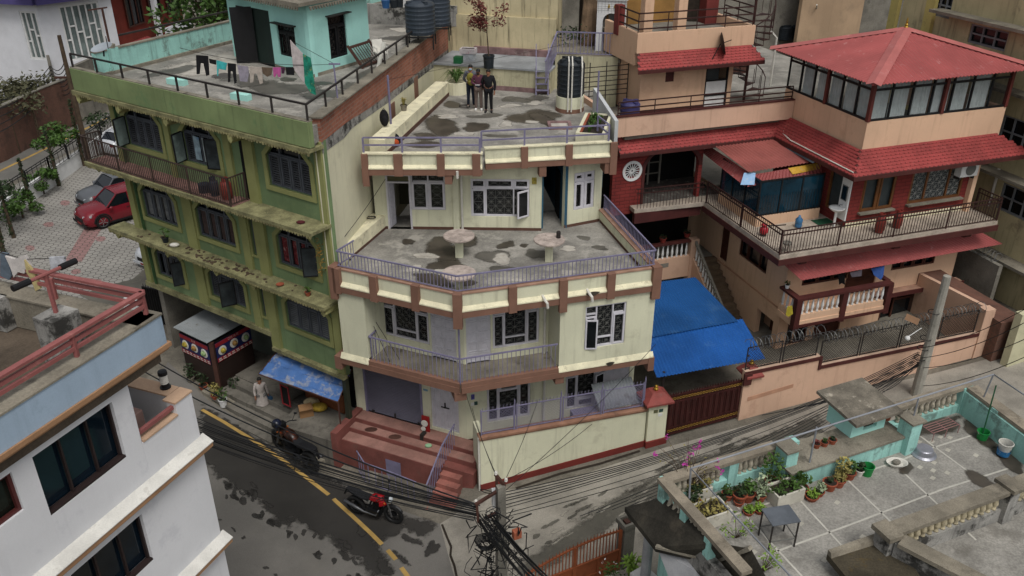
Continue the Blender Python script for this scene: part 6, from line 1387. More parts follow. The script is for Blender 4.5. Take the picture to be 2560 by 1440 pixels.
mb.build('gate_leaf',rb_,bg_);sp.build('spikes',rb_,bg_)
pp=BG.w(gl+.25,.1,0);t=thing('gate_post','grey cement gate post with hollow square top beside the brown gate','gate post',(pp.x,pp.y,1.1));f=Fr((pp.x,pp.y),BG.az);mb=MB();mb.box(f,-.18,.18,-.18,.18,1.0,3.05);ring2=[(-.22,.22)]
mb.box(f,-.23,.23,-.23,-.15,3.05,3.2);mb.box(f,-.23,.23,.15,.23,3.05,3.2);mb.box(f,-.23,-.15,-.15,.15,3.05,3.2);mb.box(f,.15,.23,-.15,.15,3.05,3.2);mb.build('shaft',M['conc2'],t);MB().box(f,-.08,.06,-.1,.08,3.06,3.18).build('brick_piece',M['rust'],t)
# pale yellow block beyond the villa
RY=Fr(RF.w(11.6,0,0),108.5);yw=mat('pale_yellow_plaster','b9ad88',.92,.12,.5,'6d6552',.55,.9,.55,'4b4538',fine=.06,bump=.1,thr=.55)
YB=thing('yellow_block','stained pale yellow apartment block with grey window frames and dirty ledges behind the villa','house',RY.w(5,-2,2));
def yq(tl,br):a,b=RY.q(*tl),RY.q(*br);return(b[0],a[0],b[1],a[1])
yw_=[yq((2428,58),(2510,130)),yq((2508,285),(2575,395)),yq((2508,455),(2575,560)),yq((2338,-20),(2372,48))]
yw_=[(min(a,b),max(a,b),min(c,d),max(c,d))for a,b,c,d in yw_]
UY=RY.q(2250,50)[0];mb=MB();mb.wall(RY,-1.0,UY,1.5,19,0,-.25,yw_);mb.box(Fr(RY.w(-1.0,0,0),18.5),.26,8,.26,.5,1.5,19);mb.build('wall',yw,YB)
gw2=mat('grey_joinery','7b7d80',.6,.1,3)
for wv in yw_:window(YB,RY,*wv,[(0,.33,0,.5,'F'),(.33,.66,0,.5,'F'),(.66,1,0,.5,'F'),(0,.33,.5,1,'F'),(.33,.66,.5,1,'F'),(.66,1,.5,1,'F')],m=gw2,v=.06,fw=.08,flip=True)
mb=MB()
for x,y,l in((2400,30,6),(2520,215,4.5),(2520,430,3.5),(2520,640,3.0)):u,z=RY.q(x,y);mb.box(RY,u-l,u+1.0,.001,.7,z-.12,z)
mb.build('ledge',M['cap'],YB)
mb=MB()
for x in(2330,2240):u,z=RY.q(x,60);mb.box(RY,u-.1,u+.4,.001,.18,9,19)
mb.build('corner_strip',mat('yellow_strip','b8a968',.9,.1,1,'70654a',.4,2),YB)
MB().tube([RY.w(RY.q(2500,430)[0],.1,RY.q(2500,420)[1]),RY.w(RY.q(2500,430)[0],.1,RY.q(2490,520)[1])],.06,8).build('drain_pipe',M['pvc'],YB)
FX=thing('far_house','pale cream house with dark windows and a flat roof behind the back terrace','house',P(2150,60,8));ff=Fr(P(2130,120,9.0),14);fw_l=[(.6+i*2.2,1.7+i*2.2,z,z+1.4)for i in range(4)for z in(10.2,13.4)]
MB().wall(ff,0,10,6,17,0,.3,fw_l).build('wall',mat('pale_cream_plaster','b5ad93',.92,.12,.6,'7d7664',.5,1,.5,'57503f',fine=.05),FX)
for wv in fw_l:window(FX,ff,*wv,[(0,.5,0,1,'F'),(.5,1,0,1,'F')],m=gw2,fw=.08)
MB().box(ff,-.3,10,-.8,-.001,12.4,12.55).box(ff,-.3,10,-.8,-.001,15.6,15.75).build('balcony_slab',M['cap'],FX)
aw_=thing('alley_wall','grey cement alley wall topped with coiled razor wire between the villa and yellow block','wall',RF.w(10.4,3,2));AW=Fr(RF.w(10.5,-.3,0),108.5);MB().box(AW,0,9,-.1,.1,2.2,5.2).build('wall_body',M['conc2'],aw_)
MB().tube([AW.w(.2+i*.02+.04*math.sin(i),.22*math.cos(i*.6),5.42+.22*math.sin(i*.6))for i in range(330)],.012,4).build('razor_wire',MATS['dull_wire'],aw_)
rt=thing('old_stone_wall','crumbling brick and plaster wall end at the right edge of the lane','wall',P(2490,860,3));f=Fr(P(2475,890,3.2),108);MB().box(f,0,5,-1.2,-.1,2.6,4.6).build('wall_body',M['brickold'],rt);MB().box(Fr(P(2520,905,3.2),20),0,5,.0,.3,2.6,5.2).build('plaster_face',mat('cream_green_plaster','bdb99a',.9,.1,1,'7d7862',.4,1),rt)
# roofs behind the villa
BR=thing('back_terrace','cluttered grey back roof terrace behind the villa with a peach wall','roof terrace',RF.w(6,13,9.8));MB().slab([RF.w(-4,10,0),RF.w(11,10,0),RF.w(11,24,0),RF.w(-4,24,0)],9.5,10.0).build('terrace_floor',M['conc'],BR)
MB().box(Fr(P(1990,112,10),24),0,4.6,0,.25,9.5,17).build('peach_wall',mat('dusty_peach_plaster','a88f74',.92,.1,.6,'857461',.4,.8,.3,'75644f'),BR);MB().box(RF.off(-3,22,-6),0,40,0,.3,8,19).build('grey_wall',M['conc2'],BR)
MB().box(RF.off(3.6,13.5),0,1.7,0,.8,10,11.8).box(RF.off(5.4,13.8),0,1.5,0,.9,10,11.6).build('dark_planter',M['rust'],BR)
for u in(4.6,5.6,5.95,6.3):MB().box(RF.off(u,13.46),0,.22,0,.02,11.1,11.5).build('notice_plate',M['whitep'],BR)
# far left street
h0,h1,h2=P(74,148,4.6),P(124,151,4.6),P(262,127,4.6)
FH=thing('modern_white_house','modern white house with purple panels and tall curtained windows beyond the street','house',(h1 .x,h1 .y,1.3));HL=Fr(h1,math.degrees(math.atan2(h1 .y-h0 .y,h1 .x-h0 .x)));HR=Fr(h1,math.degrees(math.atan2(h2 .y-h1 .y,h2 .x-h1 .x)))
w3=mat('bright_white_paint','cdced2',.85,.04,1);
def hq(fr,tl,br):a,b=fr.q(*tl),fr.q(*br);return(a[0],b[0],b[1],a[1])
wa,wb=hq(HL,(50,42),(118,148)),hq(HR,(150,40),(275,145));
wa=(wa[0],wa[1],4.6,8.4);wb=(wb[0],wb[1],4.2,8.6)
mb=MB();mb.wall(HL,-18,0,1.3,9.0,0,.3,[wa]);mb.wall(HR,0,HR.q(297,100)[0],1.3,9.0,0,.3,[wb,(HR.q(180,190)[0],HR.q(210,190)[0],1.3,3.6)]);ue=HR.q(297,100)[0];mb.box(Fr(HR.w(ue,0,0),HR.az+90),.3,8,0,.3,1.3,9);mb.build('wall',w3,FH)
vio=mat('violet_panel','4f4878',.8,.08,1);MB().box(HL,-18,.4,-.8,0,9.0,10.2).box(HR,-.3,ue*.75,-1.0,0,9.0,10.3).build('panel',vio,FH);MB().box(HR,ue*.75,ue+.2,-.6,0,9.0,12).build('panel',M['conc2'],FH);MB().box(HL,-18,-3.8,-1.6,.0,9.2,9.6).box(HR,-1.5,ue*.8,-1.9,0,10.2,10.5).build('balcony_slab',w3,FH)
MB().box(HL,-18,0,.0,.3,9.0,14).box(HR,0,ue,.0,.3,9.0,14).build('upper_wall',w3,FH)
for fr,wv,n in((HL,wa,3),(HR,wb,6)):
 cells=[]
 for i in range(n):
  k=(.38,.62,.5)[i%3];cells+=[(i/n,(i+1)/n,0,k,'F',1),(i/n,(i+1)/n,k,1,'F',1)]
 window(FH,fr,*wv,cells,m=M['whitep'],fw=.16,dep=.1,curtain=mat('grey_green_curtain','6f7a78',.6,.25,.8,'535d5c',.4,3))
window(FH,HR,.8,ue*.5,10.8,12.2,[(0,.33,0,1,'F'),(.33,.66,0,1,'F'),(.66,1,0,1,'F')],m=M['whitep'],fw=.1,v=-.2)
MB().box(HR,HR.q(180,190)[0],HR.q(210,190)[0],.5,.6,1.3,3.6).build('garage_opening',M['dark'],FH)
r0,r1=P(318,112,4.5),P(455,60,4.5);RD=Fr(r0,math.degrees(math.atan2(r1 .y-r0 .y,r1 .x-r0 .x)));RDh=thing('red_house','red brick house with dark windows and white columns beyond the turquoise parapet','house',(r0 .x,r0 .y,1.3));rd_=mat('orange_red_brick','6e2d22',.85,.12,1)
MB().box(RD,-2,10,0,.3,1.3,14).build('wall',rd_,RDh);mb=MB()
for a,b,c,d in((.6,3.2,5.8,8.6),(4.2,6.2,6.0,9),(7.2,9.4,5.8,8.6)):window(RDh,RD,a,b,c,d,[(0,.33,0,1,'F'),(.33,.66,0,1,'F'),(.66,1,0,1,'F')],m=mbr,v=-.16,fw=.12)
MB().box(RD,3.5,3.9,-1.2,-.8,1.3,12).box(RD,-1.5,9.5,-1.6,0,9.6,10.2).build('white_column',w3,RDh);MB().corr(RD.w(-1,-1.6,3.6),RD.w(3.4,-1.6,3.6),RD.w(3.4,0,4.6),RD.w(-1,0,4.6),.3,.04).build('porch_roof',M['tile'],RDh);MB().box(RD,4.0,9,-1.5,-1.4,4.2,5.2).build('balcony',w3,RDh)
gt_=thing('iron_gate','dark iron railing gate across the passage under the green building','gate',GF.w(-12.3,.6,.9));f=Fr(GF.w(-13.3,1.0,0),-20);ring(gm2:=MB(),f,0,2.2,1.0,3.0,0,.05,.06);
for i in range(16):gm2 .bar(f.w(.1+i*.135,.02,1.0),f.w(.1+i*.135,.02,3.15),.02)
gm2 .build('gate_leaf',M['black'],gt_);MB().box(f,.05,2.15,.052,.06,1.05,2.95).build('gate_sheet',M['dark'],gt_)
t=thing('gate_wall','low white plastered wall beside the dark iron gate at the car park entry','wall',f.w(-1,0,1));MB().box(f,-1.2,-.3,-.1,.15,.8,2.2).box(f,2.25,3.3,-.4,-.2,.6,1.7).build('wall_body',M['whitep'],t)
# people
def skinmesh(name,joints,edges,radii,m,parent,root,sub=1):
 me=bpy.data.meshes.new(name);ids={k:i for i,k in enumerate(joints)};org=Vector(parent['_o'])
 me.from_pydata([tuple(joints[k]-org)for k in joints],[(ids[a],ids[b])for a,b in edges],[])
 o=bpy.data.objects.new(name,me);COL.objects.link(o);o.parent=parent;o['_o']=tuple(org);me.materials.append(m)
 s=o.modifiers.new('skin','SKIN');s.use_smooth_shade=True
 for k,i in ids.items():
  r=radii.get(k,.04);sv=me.skin_vertices[0].data[i];sv.radius=r if isinstance(r,tuple)else(r,r);sv.use_root=(k==root)
 if sub:d=o.modifiers.new('sub','SUBSURF');d.levels=d.render_levels=sub
 return o
def person(base,face,h,label,arms,shirt,pants,shoes,hairm=None,cap=None,mask=None,lowm=None,skirt=None,coat=1.0,stride=.0):
 """face = heading of the chest (degrees, 0 = +x); arms = [(elbow, wrist)] right then left in the person's own (side, front, up)"""
 t=thing('person',label,'person',base);b=Vector(base);a=R(face);f=Vector((math.cos(a),math.sin(a),0));r=Vector((f.y,-f.x,0));s=h/1.7
 def L(x,y,z):return b+r*x*s+f*y*s+Vector((0,0,z*s))
 J=dict(pel=L(0,0,.93),sp=L(0,.0,1.12),ch=L(0,.01,1.32),nk=L(0,.015,1.46),hd=L(0,.035,1.56),tp=L(0,.03,1.64))
 E=[('pel','sp'),('sp','ch'),('ch','nk'),('nk','hd'),('hd','tp')]
 Rd=dict(pel=.13,sp=.12,ch=(.13,.12),nk=.05,hd=.085,tp=.07)
 for k,sg in(('r',1),('l',-1)):
  el,wr=arms[0 if sg>0 else 1]
  J.update({'s'+k:L(sg*.18,0,1.39),'e'+k:L(sg*el[0],el[1],el[2]),'w'+k:L(sg*wr[0],wr[1],wr[2])})
  d=(J['w'+k]-J['e'+k]).normalized();sd=d.cross(Vector((0,0,1)));sd=sd.normalized()if sd.length>.1 else r.copy();pm=J['w'+k]+d*.08*s
  J['p'+k]=pm;E+=[('ch','s'+k),('s'+k,'e'+k),('e'+k,'w'+k),('w'+k,'p'+k)];Rd.update({'s'+k:.06,'e'+k:.043,'w'+k:.028,'p'+k:(.035,.018)})
  for i in range(4):
   q=J['p'+k]+sd*(i-1.5)*.019*s+d*.035*s;q2=q+d*(.03+.008*(i in(1,2)))*s-Vector((0,0,.018*s));J['f%d'%i+k]=q;J['g%d'%i+k]=q2;E+=[('p'+k,'f%d'%i+k),('f%d'%i+k,'g%d'%i+k)];Rd['f%d'%i+k]=.009;Rd['g%d'%i+k]=.007
  q=J['w'+k]+d*.045*s+sd*-sg*.04*s;J['t'+k]=q;E.append(('w'+k,'t'+k));Rd['t'+k]=.011
  st=stride*sg
  J.update({'h'+k:L(sg*.09,0,.88),'k'+k:L(sg*.1,.03+st*.5,.48),'a'+k:L(sg*.11,st,.08),'o'+k:L(sg*.13,st+.15,.035)})
  E+=[('pel','h'+k),('h'+k,'k'+k),('k'+k,'a'+k),('a'+k,'o'+k)];Rd.update({'h'+k:.09,'k'+k:.06,'a'+k:.042,'o'+k:.035})
 for k in Rd:Rd[k]=tuple(x*s for x in Rd[k])if isinstance(Rd[k],tuple)else Rd[k]*s
 skinmesh('body',J,E,Rd,M['skin'],t,'pel')
 def part(name,keys,k,m,over={},root=None):
  js={q:J[q]for q in keys};es=[e for e in E if e[0]in js and e[1]in js];rr={q:(tuple(x*k+.012 for x in Rd[q])if isinstance(Rd[q],tuple)else Rd[q]*k+.012)for q in keys};rr.update(over);return skinmesh(name,js,es,rr,m,t,root or keys[0])
 part('jacket',['pel','sp','ch','nk','sr','er','wr','sl','el','wl'],1.06*coat,shirt,{'nk':.055,'wr':.042,'wl':.042,'pel':.15*coat,'sp':.14*coat})
 part('trousers',['pel','hr','kr','ar','hl','kl','al'],1.1,pants,{'ar':.058,'al':.058,'kr':.07,'kl':.07,'pel':.13})
 for k in 'rl':
  o=J['o'+k];an=J['a'+k];MB().tube([an+Vector((0,0,-.03))-f*.05,an.lerp(o,.5)+Vector((0,0,-.005)),o+f*.03],[.05,.05,.032],8).build('shoe',shoes,t,smooth=True)
 c=J['hd']+Vector((0,0,.06))-f*.03;hm=hairm or M['hair']
 MB().lathe(c,[(.075*s,-.06),(.092*s,.0),(.082*s,.045),(.05*s,.075),(.004,.085)],12).build('hair' if not cap else 'cap',cap or hm,t,smooth=True)
 if cap:MB().add([c+f*.09+r*.07,c+f*.17+r*.05,c+f*.17-r*.05,c+f*.09-r*.07,c+f*.09+r*.07+Vector((0,0,.02)),c+f*.16+r*.05+Vector((0,0,.012)),c+f*.16-r*.05+Vector((0,0,.012)),c+f*.09-r*.07+Vector((0,0,.02))],[(3,2,1,0),(4,5,6,7),(0,1,5,4),(1,2,6,5),(2,3,7,6)]).build('cap_peak',cap,t)
 hd=J['hd'];fc=MB()
 for k in(1,-1):fc.ball(hd+f*.08+r*.033*k+Vector((0,0,.02)),.011,.011,.007,6,4)
 fc.tube([hd+f*.075+r*.025-Vector((0,0,.045)),hd+f*.082-Vector((0,0,.045)),hd+f*.075-r*.025-Vector((0,0,.045))],.006,4);fc.build('eyes_and_mouth',M['hair'],t)
 fc=MB().tube([hd+f*.08+Vector((0,0,.02)),hd+f*.105-Vector((0,0,.015))],[.008,.015],5)
 for k in(1,-1):fc.ball(hd+r*.088*k+Vector((0,0,.0)),.012,.02,.03,6,4)
 fc.build('nose_and_ears',M['skin'],t)
 if mask:MB().ball(hd+f*.052-Vector((0,0,.035)),.06,.06,.048,10,6).build('face_mask',mask,t,smooth=True)
 t['L']=0;del t['L']
 return t,L,J,f,r,s
cl=lambda n,c,**k:mat(n,c,.9,.12,8,fine=.05,fs=60,**k)
pA,pB,pC=P(1178,268,U3),P(1197,275,U3),P(1222,280,U3)
t,L,J,f,r,s=person(pA,-88,1.74,'man with blue face mask, grey jacket and olive chest bag on the roof',[((.27,-.08,1.12),(.16,-.17,.95)),((.27,-.08,1.12),(.16,-.17,.95))],cl('grey_jacket_cloth','5a5d66'),cl('dark_jeans','1c2533'),mat('grey_shoe','8d877c',.8),mask=mat('mask_blue','9dc3d6',.8))
MB().ball(L(-.0,.17,1.22),.16,.09,.2,10,7).ball(L(-.02,.19,1.05),.14,.08,.14,10,6).build('chest_bag',cl('olive_bag_cloth','77702f'),t,smooth=True);MB().tube([L(.15,.12,1.42),L(0,.26,1.2),L(-.16,.16,1.02)],.018,5).build('bag_strap',M['black'],t)
t,L,J,f,r,s=person(pB,-93,1.66,'man in black cap, maroon and navy jacket and taupe trousers holding a small remote',[((.27,.02,1.13),(.07,.3,1.13)),((.27,.02,1.13),(.07,.3,1.13))],cl('maroon_jacket_cloth','55303f'),cl('taupe_trousers','6d5f58'),mat('white_shoe','cfcfcb',.7),cap=M['black'],mask=M['black'])
skinmesh('navy_jacket_hem',{'a':L(0,.01,1.12),'b':L(0,.0,.9)},[('a','b')],{'a':(.158,.15),'b':(.17,.15)},cl('navy_hem_cloth','252c3c'),t,'a');bx=Fr((L(0,.4,0).x,L(0,.4,0).y),0)
tag(MB().box(bx,-.09,.09,-.04,.04,L(0,0,1.12).z,L(0,0,1.16).z).build('remote_control',mat('grey_plastic','9a9a9c',.5)),'small grey remote control held in both hands by the man in cap','remote')
t,L,J,f,r,s=person(pC,-95,1.72,'man in long black coat and black trousers, right of the three on roof',[((.27,-.06,1.12),(.22,-.14,.9)),((.26,.0,1.1),(.24,.05,.86))],cl('black_coat_cloth','17181b'),cl('black_trousers','131316'),M['black'],coat=1.12)
skinmesh('coat_skirt',{'a':L(0,0,1.05),'b':L(0,0,.78)},[('a','b')],{'a':(.16,.15),'b':(.19,.17)},MATS['black_coat_cloth'],t,'a')
pw_=GF.w(GF.uv(661,1031,.75)[0],GF.uv(661,1031,.75)[1],.75)
pw_.z=.75
kur=mat('floral_kurta','a9a19b',.9,.1,8,'5d4a4a',.75,14,thr=.58)
MB_=None
t,L,J,f,r,s=person(pw_,-75,1.62,'woman with dark hair in long pale floral kurta walking on the grey steps',[((.25,.03,1.12),(.24,.1,.9)),((.24,.02,1.12),(.26,.0,.88))],kur,cl('grey_trousers','62615f'),mat('pale_shoe','a9a39a',.7),stride=.07)
kt=MB();n=18;pr=[(.15,1.12),(.165,.95),(.2,.75),(.24,.55),(.26,.44)]
for i,(rr,z)in enumerate(pr):kt.v+=[L(rr*math.cos(q)*(1+.05*math.sin(5*q)*i/3),rr*.8*math.sin(q)*(1+.06*math.sin(4*q+1)*i/3),z)for q in[2*math.pi*k/n for k in range(n)]]
kt.f=[(i*n+k,i*n+(k+1)%n,(i+1)*n+(k+1)%n,(i+1)*n+k)for i in range(4)for k in range(n)];kt.build('kurta_skirt',kur,t,smooth=True)
MB().ball(L(0,-.09,1.5),.07,.05,.14,10,6).build('long_hair',M['hair'],t,smooth=True)
hb=Fr((L(-.3,.02,0).x,L(-.3,.02,0).y),-30);tag(MB().box(hb,-.11,.11,-.05,.05,pw_.z+.45,pw_.z+.72).tube([hb.w(-.08,0,pw_.z+.72),hb.w(0,0,pw_.z+.84),hb.w(.08,0,pw_.z+.72)],.01,5).build('carrier_bag',mat('blue_bag','2b4a66',.7,.2,6),bevel=.02),'blue carrier bag hanging from the hand of the woman in kurta','bag')
# vehicles
def wheel(parent,c,axis,r_,wd,rimm,spokes=5,name='wheel',thin=False):
 a=Vector(axis).normalized();pr=[]
 mb=MB();k=28;bb=[]
 prof=[(r_*.66,-wd/2),(r_*.93,-wd/2),(r_,-wd*.3),(r_,wd*.3),(r_*.93,wd/2),(r_*.66,wd/2)]
 X=a.orthogonal().normalized();Y=a.cross(X)
 for rr,h in prof:mb.v+=[Vector(c)+X*rr*math.cos(2*math.pi*i/k)+Y*rr*math.sin(2*math.pi*i/k)+a*h for i in range(k)]
 for j in range(6):
  j2=(j+1)%6;mb.f+=[(j*k+i,j*k+(i+1)%k,j2*k+(i+1)%k,j2*k+i)for i in range(k)]
 o=mb.build(name,mat('tyre_rubber','161616',.85,.1,8),parent,smooth=True);rm=MB()
 for s_ in(-1,1):
  for i in range(spokes):
   t0=2*math.pi*i/spokes;d0=X*math.cos(t0)+Y*math.sin(t0);d1=X*math.cos(t0+.18)+Y*math.sin(t0+.18);off=a*wd*.38*s_
   w_=.012 if thin else.03;rm.bar(Vector(c)+d0*r_*.1+off*(.6 if thin else 1),Vector(c)+d1*r_*.68+off*(.2 if thin else 1),w_,w_)
 rm.lathe(Vector(c)-a*wd*.42,[(r_*.14,0),(r_*.14,wd*.84)],10,axis=a)
 if thin:rm.lathe(Vector(c)+a*wd*.35,[(r_*.32,0),(r_*.32,.008)],16,axis=a)
 kk=24
 for h in(-wd*.4,wd*.4):rm.tube([Vector(c)+(X*math.cos(2*math.pi*i/kk)+Y*math.sin(2*math.pi*i/kk))*r_*.67+a*h for i in range(kk+1)],.012,5)
 rm.build('rim',rimm,o);return o
def car(c,head,L_,W_,H_,paint,label,wr=.36,name='parked_car',suv=True):
 """nose points along head (degrees)"""
 t=thing(name,label,'car',c);f=Fr((c[0],c[1]),head);z0=c[2];gl_=mat('car_glass','10151a',.05,.1,1,fine=0,spec=.6);h=L_/2;w_=W_/2
 S=[(-h,.74,.7,.34,.98,.03),(-h+.12,.92,.86,.22,1.06,.05),(-h+.8,1,.93,.2,1.06,.05),(-.3,1,.94,.2,1.02,.05),(h-1.25,1,.93,.2,1.0,.05),(h-.75,1,.9,.2,.97,.07),(h-.25,.95,.84,.22,.88,.06),(h-.04,.8,.72,.3,.72,.03),(h,.7,.66,.36,.62,.02)]
 k=H_/1.6;mb=MB();ns=len(S)
 for x,wl,wt,zl,zs,cr in S:
  zl*=k;zs*=k;zm=zl+(zs-zl)*.62
  mb.v+=[f.w(x,v*w_,z0+z)for v,z in((-wl*.93,zl),(-wl,zl+.12),(-wl,zm),(-wt,zs-.02),(-wt*.6,zs+cr),(0,zs+cr*1.3),(wt*.6,zs+cr),(wt,zs-.02),(wl,zm),(wl,zl+.12),(wl*.93,zl))]
 m_=11
 for i in range(ns-1):mb.f+=[(i*m_+j,i*m_+(j+1)%m_,(i+1)*m_+(j+1)%m_,(i+1)*m_+j)for j in range(m_)]
 mb.f+=[tuple(range(m_-1,-1,-1)),tuple((ns-1)*m_+j for j in range(m_))];bd=mb.build('body',paint,t,smooth=True)
 es=bd.modifiers.new('es','EDGE_SPLIT');es.split_angle=R(50)
 zs=1.02*k;zt=H_;G_=[(-h+.25,.84,zs),(-h+.75,.72,zt-.07),(-.5,.74,zt),(.35,.72,zt-.05),(h-1.25,.86,zs)]
 gm_=MB();rf=MB()
 for x,wv,z in G_:gm_.v+=[f.w(x,-wv*w_,z0+z-.02),f.w(x,wv*w_,z0+z-.02),f.w(x,-w_*.9,z0+zs),f.w(x,w_*.9,z0+zs)]
 for i in range(4):a=i*4;gm_.f+=[(a,a+1,a+5,a+4),(a+2,a,a+4,a+6),(a+1,a+3,a+7,a+5)]
 gm_.build('windows',gl_,t)
 for x,wv,z in G_[1:4]:rf.v+=[f.w(x,v*w_,z0+z+dz)for v,dz in((-wv-.02,-.03),(-wv*.7,.03),(0,.045),(wv*.7,.03),(wv+.02,-.03))]
 for i in range(2):rf.f+=[(i*5+j,i*5+j+1,i*5+j+6,i*5+j+5)for j in range(4)]
 rf.build('roof',paint,t,smooth=True);pl=MB()
 for sg in(-1,1):
  for(x0,z0_),(x1,z1_)in(((h-1.25,zs),(.35,zt-.05)),((-h+.25,zs),(-h+.75,zt-.07))):pl.bar(f.w(x0,sg*w_*.87,z0+z0_),f.w(x1,sg*w_*.73,z0+z1_),.07,.05)
  for x in(-.25,-1.2):pl.bar(f.w(x,sg*w_*.9,z0+zs),f.w(x,sg*w_*.75,z0+zt-.03),.06,.03)
  pl.bar(f.w(.35,sg*w_*.745,z0+zt-.02),f.w(-h+.75,sg*w_*.745,z0+zt-.03),.05,.04)
 pl.build('pillar',paint,t)
 for x in(h-.88,-h+.85):
  for sg in(-1,1):wheel(t,f.w(x,sg*(w_-.1),z0+wr),f.n.to_3d(),wr,.23,mat('alloy','8f8f90',.4,.05,metal=.5))
 ar=MB()
 for x in(h-.88,-h+.85):
  for sg in(-1,1):ar.tube([f.w(x+math.cos(q)*(wr+.05),sg*(w_+.005),z0+wr+math.sin(q)*(wr+.05))for q in[math.pi*i/12 for i in range(13)]],.04,5)
 ar.box(f,-h+1.3,h-1.3,-w_-.012,w_+.012,z0+.2*k,z0+.3*k);ar.build('cladding',mat('car_black_trim','141415',.7,.1),t)
 for sg in(-1,1):
  MB().hexa([f.w(h-.1,sg*w_*.5,z0+.7*k),f.w(h-.42,sg*w_*.88,z0+.74*k),f.w(h-.4,sg*w_*.9,z0+.83*k),f.w(h-.12,sg*w_*.5,z0+.78*k),f.w(h+.0,sg*w_*.5,z0+.68*k),f.w(h-.3,sg*w_*.96,z0+.73*k),f.w(h-.3,sg*w_*.95,z0+.82*k),f.w(h-.02,sg*w_*.5,z0+.76*k)]).build('headlight',mat('headlight_lens','aab0b4',.15,.05),t)
  MB().ball(f.w(h-1.42,sg*(w_+.12),z0+1.06*k),.09,.12,.075,10,6).build('wing_mirror',paint,t,smooth=True)
  MB().box(f,-h-.01,-h+.1,sg*w_*.55,sg*w_*.8,z0+.8*k,z0+.95*k).build('tail_light',mat('tail_red','6e1414',.3),t)
  dl_=MB()
  for x in(h-1.35,-.28,-1.25):dl_.bar(f.w(x,sg*(w_+.001),z0+.32*k),f.w(x,sg*(w_*.985),z0+.95*k),.012,.006)
  for x in(-.15,-1.1):dl_.box(f,x,x+.18,sg*(w_+.002),sg*(w_+.02),z0+.83*k,z0+.86*k)
  dl_.build('door_trim',MATS['car_black_trim'],t)
 MB().box(f,h-.06,h+.012,-.5*w_,.5*w_,z0+.42*k,z0+.62*k).build('grille',MATS['car_black_trim'],t);MB().box(f,h,h+.03,-.9*w_,.9*w_,z0+.22*k,z0+.36*k).build('bumper',MATS['car_black_trim']if suv else paint,t)
 MB().box(f,h+.031,h+.04,-.25,.25,z0+.26*k,z0+.36*k).build('number_plate',mat('red_plate','7d2a28',.6),t)
 return t
a,b=P(258,574,1.33),P(336,551,1.33);hd_=math.degrees(math.atan2(a.y-b.y,a.x-b.x));f0=Fr((a.x,a.y),hd_)
c_=f0 .w(-1.55,1.05 if f0 .n.y>0 else-1.05,1.33)
carp=lambda n,c:mat(n,c,.25,.05,.6,fine=0,spec=.6)
car(c_,hd_,4.6,1.98,1.7,carp('red_car_paint','6e1420'),'dark red sport utility car parked on the hexagonal paving',.4)
c2=f0 .w(-2.6,(1.05 if f0 .n.y>0 else-1.05)*3.6,1.33);car(c2,hd_+2,4.4,1.9,1.6,carp('grey_car_paint','55585c'),'grey car half hidden behind the dark red car',.36,suv=False)
a=P(352,672,1.33);f1=Fr((a.x,a.y),hd_+8);c3=f1 .w(-2.3,.3,1.33);car(c3,hd_+8,4.5,1.95,1.6,carp('white_car_paint','b9bcc0'),'white car nosing out from behind the green building',.36,suv=False)
a=P(292,388,1.33);car((a.x+.5,a.y+1.5,1.33),62,4.2,1.8,1.55,MATS['white_car_paint'],'white car seen through the balcony bars at the far end of the car park',.34,suv=False)
